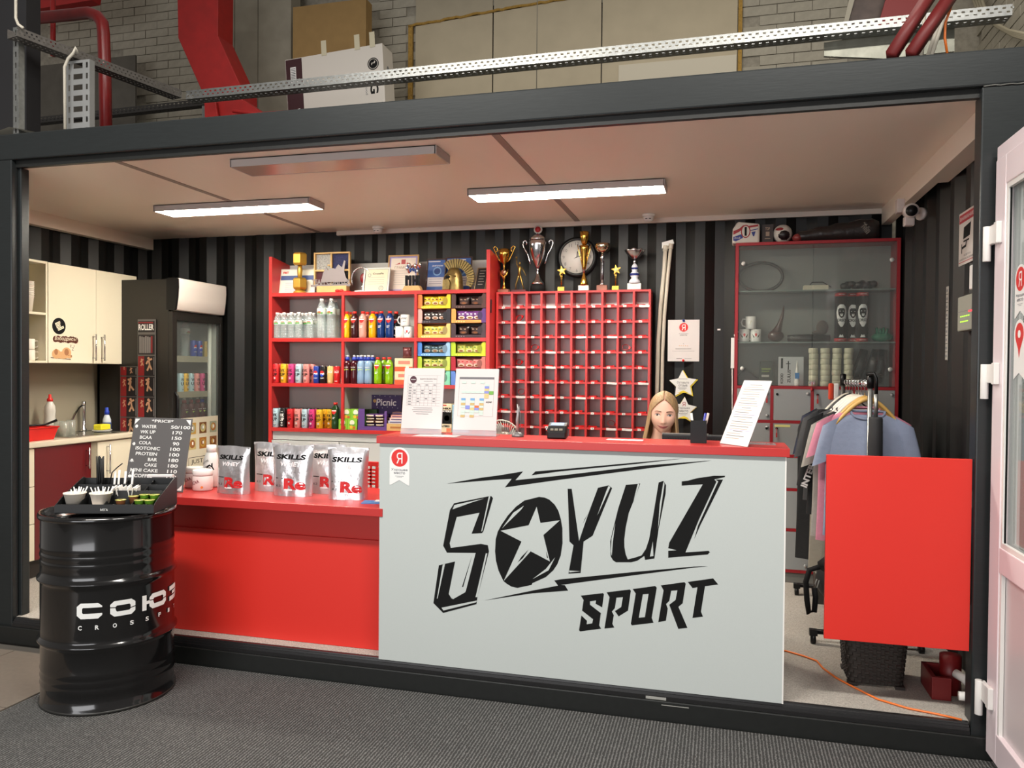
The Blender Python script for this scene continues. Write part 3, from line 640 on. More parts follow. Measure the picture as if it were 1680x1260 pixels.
# ================================================================== SHELF UNIT
YS, YK = 2.02, 2.30
SX0, SX1 = -3.507, -1.662
sh = thing('shelf_unit', 'red and grey open shelf unit stocked with drinks and snacks', 'shelving', ((SX0+SX1)/2, 2.16, FZ))
backm = M('back_grey', (184, 183, 178), .5)
obj('back_panel', MB().box(SX0+.028, SX1-.028, YK-.012, YK, FZ, 2.43), backm, sh)
for x0, x1 in ((SX0, SX0+.027), (SX1-.028, SX1)): obj('side_panel', MB().prism([(YS, FZ), (YK, FZ), (YK, 2.43), (YS, 2.467)], x0, x1, 0, 'x'), red_lam, sh, .001)
SHZ = [2.175, 1.815, 1.458, 1.10]     # top faces
for z in SHZ: obj('shelf', MB().box(SX0+.028, SX1-.029, YS+.001, YK-.013, z-.028, z), red_lam, sh, .001)
for x, z0, z1 in ((-2.857, 1.815, 2.147), (-2.250, 1.815, 2.147), (-2.857, 1.458, 1.787), (-2.250, 1.458, 1.787), (-2.857, 1.10, 1.43), (-2.25, 1.10, 1.43)):
    d_ = obj('divider', MB().box(x-.010, x+.010, YS+.018, YK-.013, z0+.0005, z1-.0005), grey_lam, sh); obj('edge_band', MB().box(x-.011, x+.011, YS+.0, YS+.018, z0+.0005, z1-.0005), red_lam, d_)
obj('plinth_rail', MB().box(SX0+.028, SX1-.029, YS+.02, YS+.04, 1.005, 1.07), grey_lam, sh)
for i in range(3):
    x0 = SX0+.03+i*.595; d_ = obj('door', MB().box(x0, x0+.59, YS, YS+.018, .24, 1.0), grey_lam, sh, .001); obj('lock', MB().tube([(x0+.54, YS, .93), (x0+.54, YS-.008, .93)], .010, 12), blackp, d_)
obj('carcass_base', MB().box(SX0+.028, SX1-.029, YS+.03, YK-.013, FZ, .235), backm, sh)
obj('door_latch', MB().box(SX1+.0005, SX1+.007, YS+.008, YS+.034, 2.0, 2.10), blackp, sh, .003)
# ================================================================== PIGEONHOLE RACK
GX0, GX1, GY, GZ = -1.650, -.494, 2.15, 2.165
NC, NR = 10, 10
TH = .016; cw = (GX1-GX0-TH)/NC; rh = (2.165-1.079-.012)/9.6
rk = thing('pigeonhole_rack', 'red pigeonhole rack with ten columns of small numbered cells', 'rack', ((GX0+GX1)/2, 2.22, 1.0))
zbt = GZ-.012-rh*NR
obj('back_panel', MB().box(GX0+.002, GX1-.002, 2.285, 2.3, zbt, GZ), M('rack_back', (206, 208, 208), .5), rk)
for i in range(NC+1): x = GX0+cw*i; obj('divider', MB().box(x, x+TH, GY, 2.284, zbt, GZ), red_lam, rk)
for j in range(NR+1):
    z = GZ-.012-rh*j
    for i in range(NC): 
        x = GX0+cw*i+TH+.0005
        if i == 0: me_sh = obj('shelf', MB().box(0, cw-TH-.001, GY+.001, 2.284, -.003, .011), red_lam, rk); s0 = me_sh
        else: s0 = bpy.data.objects.new('shelf', me_sh.data); COL.objects.link(s0); s0.parent = rk
        s0.location = Vector((x, 0, z)); 
tagm = mesh('number_tag', MB().box(-.012, .012, -.0012, 0, -.008, .008).at(FF(0, -.0012, 0)).rect(-.006, -.002, .006, .002, 1, .0004), [paper, grey_t])
stripm = mesh('paper_strip', MB().box(-.035, .035, -.0016, 0, -.008, .008), [paper])
base = Vector(ROOT[rk.name])
def rkid(name, me, loc, rot=(0, 0, 0)):
    o_ = bpy.data.objects.new(name, me); COL.objects.link(o_); o_.parent = rk; o_.location = Vector(loc)-base; o_.rotation_euler = rot
for j in range(9):
    for i in range(NC): rkid('number_tag', tagm, (GX0+cw*(i+.45)+.006, GY-.0002, GZ-.012-rh*(j+1)+.005))
for (j, i) in ((0, 3), (1, 1), (0, 9), (2, 5), (2, 7), (3, 3), (4, 1), (4, 3), (5, 7), (5, 9), (6, 3), (6, 5), (6, 7), (7, 0), (8, 7), (8, 8), (6, 1)): rkid('paper_strip', stripm, (GX0+cw*(i+.75), GY-.0016, GZ-.012-rh*(j+1)+.003), (0, random.uniform(-.06, .06), 0))
# wristbands with keys
bandm = M('band_red', (205, 30, 30), .4)
def band(flat):
    mb = MB()
    n = 20; pts = [(.029*math.cos(2*PI*i/n), .022*math.sin(2*PI*i/n), .005) for i in range(n)]
    v = []
    for x, y, z in pts:
        for dz, k in ((-.005, 1), (.005, 1), (.005, .9), (-.005, .9)): v.append((x*k, y*k, z+dz))
    f = []
    for i in range(n):
        j = (i+1) % n
        for q in range(4): f.append((i*4+q, j*4+q, j*4+(q+1) % 4, i*4+(q+1) % 4))
    mb.add(v, f, 0, False); mb.box(.022, .034, -.009, .009, .0, .012, 0); mb.tube([(.034, 0, .006), (.043, .004, .004)], .002, 5, 1); return mb
bmsh = mesh('wristband', band(1), [bandm, chrome])
none_ = {(0, 0), (0, 3), (3, 4), (5, 2), (5, 7), (6, 4), (6, 9), (7, 2), (7, 6), (7, 8), (7, 1), (8, 2), (8, 8), (2, 2), (5, 0)}
stand = {(1, 1), (3, 2), (4, 1), (3, 8), (8, 7), (6, 1)}
for j in range(9):
    for i in range(NC):
        if (j, i) in none_: continue
        o_ = bpy.data.objects.new('wristband', bmsh); COL.objects.link(o_); x = GX0+cw*(i+.5)+.006+random.uniform(-.012, .014); z = GZ-.012-rh*(j+1)+.0115
        if (j, i) in stand: o_.location = (x, 2.215, z+.030); o_.rotation_euler = (PI/2-.25, random.uniform(-.5, .5), random.uniform(-.5, .5))
        else: o_.location = (x, 2.185+random.uniform(0, .04), z); o_.rotation_euler = (0, 0, random.uniform(-.4, .4)+(PI if random.random() < .4 else 0))
        o_['label'] = 'red key wristband %s, pigeonhole row %s from top, column %s from left' % ('standing up' if (j, i) in stand else 'lying flat', ORD[j], ORD[i]); o_['category'] = 'wristband'; o_['group'] = 'key wristbands in the pigeonholes'
o_ = solo('black_earphones', 'small tangle of black earphones in the third row of the pigeonhole rack', 'earphones', MB().tube([(GX0+cw*2.5+.03*math.cos(a*1.3), 2.2+.02*math.sin(a*2.1), GZ-.012-rh*3+.016+.003*math.sin(a*3)) for a in [i*.5 for i in range(30)]], .0025, 5), blackp)
# ================================================================== KITCHEN (left wall)
def Yx(px, x, py=600): return P(px, py, 0, x).y
KX = -4.42
def kprint(): return MB()
cr2 = M('cream_door', (226, 218, 194), .3); mar = M('maroon_door', (100, 20, 24), .3)
y0, y1, y2, y3, y4 = .20, Yx(57, KX, 780), Yx(150, KX, 780), Yx(160, KX, 780), 1.60
bc = thing('base_cabinet', 'cream and dark red kitchen base cabinet along the left wall', 'cabinet', (-4.65, .9, FZ))
obj('carcass', MB().box(-4.86, KX-.02, y0, y4, .27, 1.028), cream, bc)
obj('plinth', MB().box(-4.82, KX-.07, y0+.02, y4-.02, FZ, .269), M('dark_plinth', (52, 48, 44), .6), bc)
obj('kitchen_leg', MB().tube([(KX-.05, y1-.1, FZ), (KX-.05, y1-.1, .27)], .018, 12), M('leg_grey', (140, 136, 124), .5), bc)
zd = [.275, .52, .77, 1.025]
for a, b_ in zip(zd, zd[1:]): obj('drawer', MB().box(KX-.019, KX, y0, y1-.003, a+.002, b_-.002), cr2, bc, .001)
def bar_handle(par, y, z0, z1, x): obj('handle', MB().tube([(x, y, z0+.02), (x+.028, y, z0+.02)], .004, 8).tube([(x, y, z1-.02), (x+.028, y, z1-.02)], .004, 8).tube([(x+.03, y, z0), (x+.03, y, z1)], .006, 10), chrome, par)
d_ = obj('door', MB().box(KX-.019, KX, y1+.002, y2-.002, .275, 1.025), mar, bc, .001, label='dark red glossy door'); bar_handle(d_, y2-.05, .84, .99, KX)
obj('filler', MB().box(KX-.03, KX-.01, y2, y3, .275, 1.025), M('filler', (150, 142, 122), .5), bc)
d_ = obj('door', MB().box(KX-.019, KX+.0, y3+.002, y4, .275, 1.02), cr2, bc, .001); bar_handle(d_, y3+.09, .78, 1.0, KX)
wt_ = solo('worktop', 'cream kitchen worktop with rounded front edge', 'worktop', MB().box(-4.86, KX+.02, y0, y4+.02, 1.029, 1.068), M('worktop_cream', (214, 204, 182), .3), .008)
sk = thing('steel_sink', 'shallow stainless sink set in the cream worktop', 'sink', (-4.62, 1.30, 1.068))
ss = M('stainless', (168, 168, 160), .25, .9)
obj('rim', MB().box(-4.80, KX-.03, .98, 1.56, 1.0683, 1.0725).box(-4.80, -4.78, .98, 1.56, 1.0725, 1.076).box(KX-.045, KX-.03, .98, 1.56, 1.0725, 1.076).box(-4.78, KX-.045, .98, .995, 1.0725, 1.076).box(-4.78, KX-.045, 1.545, 1.56, 1.0725, 1.076), ss, sk)
obj('drain', MB().lathe([(.03, .0045), (.028, .0055), (.0001, .0055)], 16, c=(-4.6, 1.2, 1.068)), chrome, sk)
fa = (-4.81, 1.50, 1.0765)
tp = thing('faucet', 'chrome kitchen tap with a long curved spout', 'tap', fa)
obj('post', MB().lathe([(.022, 0), (.022, .01), (.013, .02), (.013, .20), (.016, .205), (.016, .225), (.0001, .23)], 16, c=fa), chrome, tp)
obj('spout', MB().tube([(-4.81, 1.50, 1.27), (-4.78, 1.45, 1.275), (-4.74, 1.38, 1.26), (-4.69, 1.29, 1.22), (-4.65, 1.21, 1.16), (-4.645, 1.195, 1.15)], .008, 10), chrome, tp)
struct('backsplash', MB().box(-4.879, -4.866, .2, 1.70, 1.069, 1.597), M('backsplash_taupe', (150, 142, 124), .5))
bpy.data.objects['backsplash'].name = 'trim_6'
# wall units
WX = -4.59; ya, yb_, yc = .62, Yx(78, WX, 520), Yx(224, WX, 520)
ou = thing('open_wall_shelf', 'open cream wall shelf with white cups at the left end', 'shelf', (-4.72, .8, 1.597)); tk = .016
obj('side', MB().box(-4.86, WX, ya, ya+tk, 1.597, 2.31), cream, ou); obj('side', MB().box(-4.86, WX, yb_-tk, yb_, 1.597, 2.31), cream, ou)
zsh = P(40, 510, 0, WX).z
for z in (1.597, zsh-tk, 2.294): obj('board', MB().box(-4.86, WX-.001, ya+tk, yb_-tk, z, z+tk), cream, ou)
obj('back', MB().box(-4.868, -4.8605, ya, yb_, 1.597, 2.31), M('back_cream', (176, 172, 150), .5), ou)
wu = thing('wall_cabinet', 'cream two-door wall cabinet with stickers and steel handles', 'cabinet', (-4.72, 1.4, 1.597))
obj('carcass', MB().box(-4.86, WX-.02, yb_+.004, yc, 1.597, 2.31), cream, wu)
ym = Yx(158, WX, 520)
d1 = obj('door', MB().box(WX-.018, WX, yb_+.006, ym-.0015, 1.599, 2.308), cr2, wu, .001); d2 = obj('door', MB().box(WX-.018, WX, ym+.0015, yc, 1.599, 2.308), cr2, wu, .001)
bar_handle(d1, ym-.035, 1.62, 1.82, WX); bar_handle(d2, ym+.05, 1.62, 1.82, WX)
c = P(96.5, 535, 0, WX); s1 = solo('disc_sticker', 'round black sticker with white lettering on the cream cabinet door', 'sticker', MB().at(FX(WX+.0008, c.y, c.z)).disc(0, 0, .059, 0, .0012).disc(0, 0, .059, 0, 0), ink, fix=False)
mb = MB().at(FX(WX+.0008, c.y, c.z) @ Matrix.Rotation(.42, 4, 'Z'))
for x0, x1, y in ((-.026, .020, .022), (-.024, .014, .001), (-.020, .036, -.020)):
    mb.rect(x0, y-.009, x1, y+.009, 0, .0018)
    for q in range(5): mb.rect(x0+.004+q*(x1-x0-.006)/5, y-.004, x0+.008+q*(x1-x0-.006)/5, y+.003, 1, .0022)
pr('print', mb, [M('cream_ink', (238, 228, 200), .5), ink], s1)
c = P(107.5, 557, 0, WX); br_ = M('brown_ink', (82, 40, 24), .5)
mb = MB().at(FX(WX+.0008, c.y, c.z) @ Matrix.Scale(1.22, 4))
for q in range(9): mb.disc(-.074+.0185*q, .003*math.sin(q*2.2), .019, 0, .0008+.00002*q, 14)
s2 = solo('word_sticker', 'brown bubble-letter word sticker under the round sticker', 'sticker', mb, br_, fix=False); pr('print', MB().at(FX(WX+.0008, c.y, c.z) @ Matrix.Scale(1.22, 4)).text('Взбодрись!', 0, .002, .158, .026, 0, .0016, .02, .15), M('cream_ink', (238, 228, 200), .5), s2)
c = P(102.5, 581, 0, WX); T = FX(WX+.0008, c.y, c.z) @ Matrix.Scale(1.22, 4); mb = MB().at(T)
mb.disc(-.045, 0, .032, 0, .0010, ry=.028).disc(.0, -.006, .05, 0, .0012, ry=.022).disc(.028, .010, .034, 0, .0014, ry=.030).disc(.028, .012, .017, 1, .0018, ry=.02).disc(-.048, .012, .013, 1, .0016, ry=.018).disc(.05, -.012, .02, 0, .0016, ry=.012).disc(.062, -.01, .004, 2, .002).line(.038, -.008, .05, -.006, .002, 2, .002).line(-.085, -.022, .06, -.03, .004, 2, .0009)
solo('bear_sticker', 'sticker of a sleeping brown cub lying curled up', 'sticker', mb, [M('fur_tan', (206, 160, 112), .6), M('fur_dark', (158, 108, 70), .6), br_], fix=False)
mb = MB().at(T); mb.text('z', .06, .05, None, .014, 0).text('Z', .075, .032, None, .018, 0).text('z', .085, .05, None, .01, 0); solo('snooze_sticker', 'tiny letters z above the sleeping cub', 'sticker', mb, br_, fix=False)
# cups and mugs on the open shelf
zt = zsh+.0005; cupm = M('cup_white', (224, 216, 202), .5)
cc = P(45.5, 500, 0, -4.66); pts = [(.024, 0), (.036, .115)]
for k in range(8):
    z = .0145*k; mb = MB().lathe([(.027, 0), (.038, .105), (.041, .108), (.041, .112), (.037, .108), (.026, .003)], 20, c=(-4.66, cc.y, zt+z))
    solo('paper_cup', 'white disposable cup, %s from the bottom in the stack on the upper shelf' % ORD[k], 'cup', mb, cupm, group='stack of white cups')
def mug(loc, label, mat, r=.038, h=.085, rz=0., nm='mug', cat='mug', prt=None, grp=None):
    t = thing(nm, label, cat, loc, grp); 
    obj('body', MB().lathe([(r*.93, 0), (r, .006), (r, h), (r-.004, h), (r-.004, .006), (.0001, .006)], 24, c=loc), mat, t)
    d = Vector((math.cos(rz), math.sin(rz), 0)); L0 = Vector(loc); pts = [L0+d*(r-.003)+Vector((0, 0, h*.80)), L0+d*(r+.018)+Vector((0, 0, h*.82)), L0+d*(r+.028)+Vector((0, 0, h*.55)), L0+d*(r+.020)+Vector((0, 0, h*.28)), L0+d*(r-.003)+Vector((0, 0, h*.2))]
    obj('handle', MB().tube(pts, .0055, 8), mat, t); return t
zb0 = 1.597+tk+.0005; ymug = Yx(48, -4.68, 590)
mug((-4.68, ymug, zb0), 'lower white mug of the pair on the bottom open shelf', cupm, .036, .075, 1.2); mug((-4.68, ymug+.0, zb0+.0765), 'upper white mug stacked on another on the bottom open shelf', cupm, .034, .075, 1.2)
sh_ = thing('shaker_bottle', 'frosted white shaker bottle behind the stacked mugs', 'bottle', (-4.76, ymug-.09, zb0)); obj('body', MB().lathe([(.033, 0), (.043, .13), (.043, .15)], 20, c=(-4.76, ymug-.09, zb0)), M('frosted', (196, 198, 194), .4), sh_); obj('lid', MB().lathe([(.046, .15), (.046, .175), (.02, .18), (.018, .205), (.0001, .205)], 20, c=(-4.76, ymug-.09, zb0)), M('frosted_lid', (170, 172, 168), .4), sh_)
# worktop things
rr_ = thing('dish_rack', 'red plastic dish tray with washed dishes', 'dish rack', (-4.62, .70, 1.0685)); W0 = 1.0685
def basin(cx, cy_, hx, hy, z, h, t=.004): 
    mb = MB(); q = .90
    lo = [(cx-hx*q, cy_-hy*q), (cx+hx*q, cy_-hy*q), (cx+hx*q, cy_+hy*q), (cx-hx*q, cy_+hy*q)]; hi = [(cx-hx, cy_-hy), (cx+hx, cy_-hy), (cx+hx, cy_+hy), (cx-hx, cy_+hy)]
    v = [(x, y, z) for x, y in lo]+[(x, y, z+h) for x, y in hi]+[(x, y, z+h) for x, y in [(cx+(a-cx)*.95, cy_+(b-cy_)*.95) for a, b in hi]]+[(x, y, z+t) for x, y in [(cx+(a-cx)*.95, cy_+(b-cy_)*.95) for a, b in lo]]
    f = [(0, 1, 2, 3), (12, 13, 14, 15)]
    for i in range(4):
        j = (i+1) % 4; f += [(i, j, 4+j, 4+i), (4+i, 4+j, 8+j, 8+i), (8+i, 8+j, 12+j, 12+i)]
    return mb.add(v, f)
obj('tray', basin(-4.60, .64, .15, .26, W0, .085), red_p, rr_, .004)
obj('lip', MB().tube([(-4.75, .38, W0+.086), (-4.45, .38, W0+.086), (-4.45, .90, W0+.086), (-4.75, .90, W0+.086)], .006, 6, closed=True), red_p, rr_)
for k, (yy, rx) in enumerate(((.70, .5), (.62, .6), (.54, .7))):
    mb = MB().at(Matrix.Translation((-4.60, yy, W0+.075)) @ Matrix.Rotation(1.1, 4, 'X')).lathe([(.0001, 0), (.05, 0), (.082, .012), (.082, .015), (.05, .004), (.0001, .004)], 24)
    solo('plate', 'white plate leaning in the red dish tray, %s from the front' % ORD[2-k], 'plate', mb, white, group='plates in the dish tray')
solo('black_ladle', 'black plastic spoon resting over the rim of the red dish tray', 'spoon', MB().tube([(-4.56, .60, W0+.10), (-4.53, .86, W0+.10), (-4.52, .95, W0+.125)], [.006, .007, .010], 8), blackp)
bt = (-4.74, Yx(82, -4.74, 690), W0)
t = thing('detergent_bottle', 'white detergent bottle with a red cap behind the dish tray', 'bottle', bt)
b_ = obj('body', MB().lathe([(.038, 0), (.042, .01), (.040, .10), (.034, .14), (.038, .18), (.034, .215), (.018, .245), (.016, .25)], 24, c=bt), M('pearl_white', (208, 206, 196), .3), t); b_.scale = (1, 1, 1)
obj('cap', MB().lathe([(.020, .25), (.020, .268), (.011, .275), (.009, .30), (.0001, .302)], 16, c=bt), red_p, t)
for k, (px_, xx) in enumerate(((96, -4.62), (105, -4.54), (116, -4.62))):
    c = (xx, Yx(px_, xx, 700), W0); mb = MB().lathe([(.026, 0), (.030, .003), (.033, .11), (.031, .11), (.0275, .008), (.0001, .008)], 20, c=c)
    solo('drinking_glass', 'clear drinking glass on the worktop, %s from the red tray' % ORD[k], 'glass', mb, glass('tumbler', (214, 216, 206), .72, .05), group='glasses on the worktop')
c = (-4.60, 1.46, 1.077); solo('saucer', 'small white saucer under the yellow sponge', 'plate', MB().lathe([(.0001, 0), (.05, 0), (.07, .01), (.07, .013), (.05, .004), (.0001, .004)], 24, c=c), white)
mb = MB().at(Matrix.Translation((-4.60, 1.46, 1.0915)) @ Matrix.Rotation(.1, 4, 'Z')).box(-.035, .035, -.055, .055, 0, .042); solo('sponge', 'yellow dish sponge on the saucer by the sink', 'sponge', mb, M('sponge', (226, 214, 40), .8, 0, .4, 120, .08), .008)
c = (-4.66, Yx(190, -4.66, 690), W0+.001)
t = thing('spray_bottle', 'clear bottle with a blue cap beside the sink', 'bottle', (c[0], 1.575, c[2])); c = (c[0], 1.575, c[2])
obj('body', MB().lathe([(.028, 0), (.031, .006), (.030, .09), (.018, .125), (.014, .13)], 20, c=c), M('haze_plastic', (196, 204, 210), .2), t); obj('cap', MB().lathe([(.018, .13), (.018, .155), (.013, .165), (.013, .185), (.0001, .187)], 16, c=c), M('cap_blue', (28, 60, 170), .4), t)
obj('label_band', MB().lathe([(.0315, .02), (.0315, .07)], 20, c=c, cap=False), M('band_blue', (60, 84, 150), .5), t)
# ================================================================== FRIDGE
FX0, FX1, FY0, FY1 = -4.80, -4.155, 1.652, 2.285
fg = thing('drinks_fridge', 'tall black drinks fridge with glass door and white header', 'fridge', (-4.47, 1.97, FZ))
fb = M('fridge_black', (34, 32, 29), .4); fi = M('fridge_inside', (176, 178, 172), .5)
obj('body', MB().box(FX0, FX1, FY0, FY0+.03, FZ+.02, 2.262).box(FX0, FX1, FY1-.03, FY1, FZ+.02, 2.262).box(FX0, FX0+.03, FY0+.03, FY1-.03, FZ+.02, 2.262).box(FX0+.03, FX1, FY0+.03, FY1-.03, 2.02, 2.262).box(FX0+.03, FX1, FY0+.03, FY1-.03, FZ+.02, .40), fb, fg, .003)
obj('liner', MB().box(FX0+.031, FX0+.036, FY0+.031, FY1-.031, .401, 2.019).box(FX0+.037, FX1-.002, FY0+.031, FY0+.036, .401, 2.019).box(FX0+.037, FX1-.002, FY1-.036, FY1-.031, .401, 2.019), fi, fg)
obj('cabinet_light', MB().tube([(FX1-.04, FY1-.07, .75), (FX1-.04, FY1-.07, 1.96)], .016, 12), M('light_cover', (222, 222, 212), .4), fg)
obj('shelf_rail', MB().box(FX0+.20, FX0+.215, FY1-.040, FY1-.0365, .5, 1.95), steel, fg)
pts = [(FX1-.02, 2.02), (FX1+.052, 2.021), (FX1+.060, 2.028), (FX1+.074, 2.12), (FX1+.080, 2.20), (FX1+.078, 2.262), (FX1+.068, 2.270), (FX1-.02, 2.272)]
hh = obj('header', MB().grid([(x, y, z) for x, z in pts for y in (FY0+.02, FY1-.012)], len(pts), 2, 0, True), M('header_white', (222, 214, 206), .45), fg)
for y in (FY0-.001, FY1-.012):
    v = MB(); v.prism([(x, z) for x, z in pts], y, y+.022 if y < 2 else y+.012); obj('header_end', v, blackp, fg)
dr = obj('door_frame', MB().box(FX1+.001, FX1+.035, FY0, FY0+.055, .42, 2.01).box(FX1+.001, FX1+.035, FY1-.028, FY1, .42, 2.01).box(FX1+.001, FX1+.035, FY0+.055, FY1-.028, 1.945, 2.01).box(FX1+.001, FX1+.035, FY0+.055, FY1-.028, .42, .48), fb, fg, .002)
obj('pane', MB().box(FX1+.012, FX1+.016, FY0+.056, FY1-.029, .481, 1.944), pane, dr)
obj('handle', MB().tube([(FX1+.035, FY0+.03, 1.02), (FX1+.062, FY0+.03, 1.05), (FX1+.062, FY0+.03, 1.35), (FX1+.035, FY0+.03, 1.38)], .010, 8), blackp, dr)
obj('grille', MB().box(FX1-.01, FX1, FY0, FY1, FZ+.02, .41), blackp, fg)
# poster on the door: food photos
T = FX(FX1+.018, (FY0+FY1)/2, 0); pz1 = P(340, 683, 0, FX1+.02).z; pw = .26
ps = solo('food_poster', 'cream poster with rows of small dish photographs on the fridge door', 'poster', MB().at(T).rect(-pw, .50, pw+.02, pz1, 0, 0).rect(-pw, .50, pw+.02, pz1, 0, .001), M('poster_cream', (212, 204, 180), .6), fix=False)
mb = MB().at(T); fo = [(150, 100, 60), (188, 148, 70), (120, 76, 40), (160, 166, 140), (196, 178, 120), (170, 110, 50)]; mats_ = [C(c_) for c_ in fo]+[ink, white_ink]
for r_ in range(2):
    for c_ in range(4):
        x = -.19+.135*c_; z = pz1-.09-.125*r_; k = (r_*3+c_) % 6; mb.rect(x-.046, z-.046, x+.046, z+.046, k, .0016).disc(x, z, .034, (k+2) % 6, .0018).disc(x-.005, z+.004, .022, (k+1) % 6, .002).rect(x-.006, z-.008, x+.012, z+.016, 7, .0022)
z = pz1-.40; mb.line(-.10, z+.075, .12, z+.075, .004, 6, .0016).line(-.10, z-.075, .12, z-.075, .004, 6, .0016).line(-.10, z-.075, -.10, z+.075, .004, 6, .0016).line(.12, z-.075, .12, z+.075, .004, 6, .0016)
mb.text('JUST', .005, z+.035, .15, .045, 6, .0018, .0).text('FOOD', .005, z-.03, .15, .045, 6, .0018, .0); pr('print', mb, mats_, ps)
# shelves and cans in the fridge
for k, z in enumerate((1.665, 1.375, 1.10)):
    s_ = obj('shelf', MB().box(FX0+.04, FX1-.06, FY0+.04, FY1-.04, z-.006, z), M('shelf_white', (200, 198, 186), .4), fg); obj('price_rail', MB().box(FX1-.059, FX1-.055, FY0+.04, FY1-.045, z-.045, z+.004), M('rail_grey', (158, 150, 130), .4), s_)
# ================================================================== CAN AND BOTTLE PROTOTYPES (front faces -Y)
def can_proto(body, metal_, txt, h=.155, r=.0265, style='wk'):
    t = thing('can', 'x', 'can'); obj('body', MB().lathe([(r-.004, 0), (r, .006), (r, h-.012), (r-.004, h-.003)], 22, cap=False), body, t); obj('lid', MB().lathe([(r-.004, h-.003), (r-.003, h), (r-.006, h), (r-.007, h-.003), (.0001, h-.003)], 22), metal_, t)
    obj('base', MB().lathe([(.0001, .002), (r-.005, .002), (r-.004, 0)], 22), metal_, t)
    mb = MB()
    def wrap(v): a = v[0]/r; return ((r+v[2])*math.sin(a), -(r+v[2])*math.cos(a), v[1])
    if style == 'wk': mb.text('WK', 0, h*.64, r*1.45, h*.17, 0, .0006, .03).text('UP', 0, h*.43, r*1.45, h*.17, 0, .0006, .03).text('THE', 0, h*.83, r*.7, h*.05, 0).disc(0, h*.25, r*.30, 1, .0006).rect(-r*.45, h*.13, r*.45, h*.15, 0).rect(-r*.3, h*.09, r*.3, h*.105, 0)
    elif style == 'cola': mb.disc(0, h*.55, r*.72, 1, .0004, 24).poly([(-r*.68, h*.56), (-r*.3, h*.60), (r*.2, h*.57), (r*.7, h*.62), (r*.5, h*.70), (0, h*.73), (-r*.5, h*.69)], 2, .0008).poly([(-r*.64, h*.50), (-r*.2, h*.53), (r*.3, h*.50), (r*.66, h*.53), (r*.45, h*.42), (0, h*.38), (-r*.45, h*.42)], 3, .0008).text('pepsi', 0, h*.30, r*1.2, h*.07, 1, .0008, .02)
    else: mb.text('Coca-Cola', 0, h*.68, r*1.8, h*.16, 1, .0006, .02, .3).rect(-r*.4, h*.12, r*.4, h*.15, 1)
    mb.slice(r*.3); mb.v = [wrap(v) for v in mb.v]; return t, mb
def gm(n, rgb): return M('can_'+n, rgb, .3, .1)
G = {'red': (206, 44, 50), 'yellow': (226, 178, 40), 'magenta': (204, 58, 124), 'ice': (176, 206, 216), 'salmon': (224, 140, 134), 'black': (24, 22, 24), 'navy': (28, 58, 150), 'vanilla': (220, 188, 116), 'colared': (208, 30, 34)}
lidm = M('can_lid', (60, 60, 62), .3, .7)
t, mb = can_proto(gm('ice', G['ice']), lidm, 0); pr('print', mb, [ink, M('badge_grey', (190, 190, 190), .5)], t); wk = Proto(t)
t, mb = can_proto(gm('ice', G['ice']), chrome, 0, .138, .0265, 'cola'); pr('print', mb, [ink, white_ink, red_p, M('pepsi_blue', (30, 70, 190), .4)], t); pep = Proto(t)
t, mb = can_proto(gm('ice', G['ice']), chrome, 0, .138, .0265, 'coca'); pr('print', mb, [ink, white_ink], t); cok = Proto(t)
def cmap(n, inkc=None):
    d = {'can_ice': gm(n, G[n])}
    if n == 'black': d['black_ink'] = white_ink; 
    return d
CN = {'ice': 'pale blue', 'navy': 'blue', 'vanilla': 'cream', 'colared': 'bright red', 'salmon': 'salmon pink'}
# fridge cans: front faces +X
def Yf(px, x, py): return P(px, py, 0, x).y
for k, (px_, n, st) in enumerate(((317, 'navy', 0), (326.5, 'navy', 0), (339, 'vanilla', 2))):
    (pep if st == 0 else cok).put((FX1-.10, Yf(px_, FX1-.10, 570), 1.6655), PI/2, '%s drink can on the top fridge shelf, %s from the left' % (CN[n], ORD[k]), 'cans on the top fridge shelf', cmap(n))
for k, (px_, n) in enumerate(((296, 'ice'), (304, 'yellow'), (313, 'ice'), (322, 'salmon'), (331, 'magenta'), (340, 'black'))):
    wk.put((FX1-.10, Yf(px_, FX1-.10, 625), 1.3755), PI/2, '%s slim can on the middle fridge shelf, %s from the left' % (CN.get(n, n), ORD[k]), 'slim cans on the middle fridge shelf', cmap(n))
# bottle builder
def bottle(nm, label, prof, cap, body, capm, cat='bottle', lab=None, prn=None, c=(0, 0, 0), n=20):
    t = thing(nm, label, cat, c); obj('body', MB().lathe(prof, n, c=c), body, t); obj('cap', MB().lathe(cap, 14, c=c), capm, t)
    if lab: obj('label_band', MB().lathe(lab[0], n, c=c, cap=False), lab[1], t)
    if prn: 
        r = prn[1]; mb = prn[0].slice(prn[1]*.3); mb.v = [((r+v[2])*math.sin(v[0]/r), -(r+v[2])*math.cos(v[0]/r), v[1]) for v in mb.v]; pr('print', mb, prn[2], t)
    return t
def bprof(r, h, nk, ripples=0):
    p = [(r*.86, 0), (r, .008)]
    if ripples:
        z0, z1 = .012, h*.52
        for i in range(ripples): z = z0+(z1-z0)*i/ripples; d = (z1-z0)/ripples; p += [(r, z+d*.2), (r*.90, z+d*.5), (r, z+d*.8)]
    p += [(r, h*.66), (r*.93, h*.74), (r*.62, h*.85), (nk, h*.90), (nk, h*.93)]
    return p
t = bottle('water_bottle', 'x', bprof(.030, .205, .013, 5), [(.0145, .188), (.0145, .206), (.0001, .206)], clear, white, lab=([(.0305, .112), (.0305, .142)], M('water_label', (206, 214, 206), .5)), prn=(MB().rect(-.02, .115, .02, .125, 0).rect(-.012, .127, .016, .133, 1), .0308, [M('leaf_green', (70, 150, 60), .5), M('rust_print', (176, 90, 70), .5)])); wat = Proto(t)
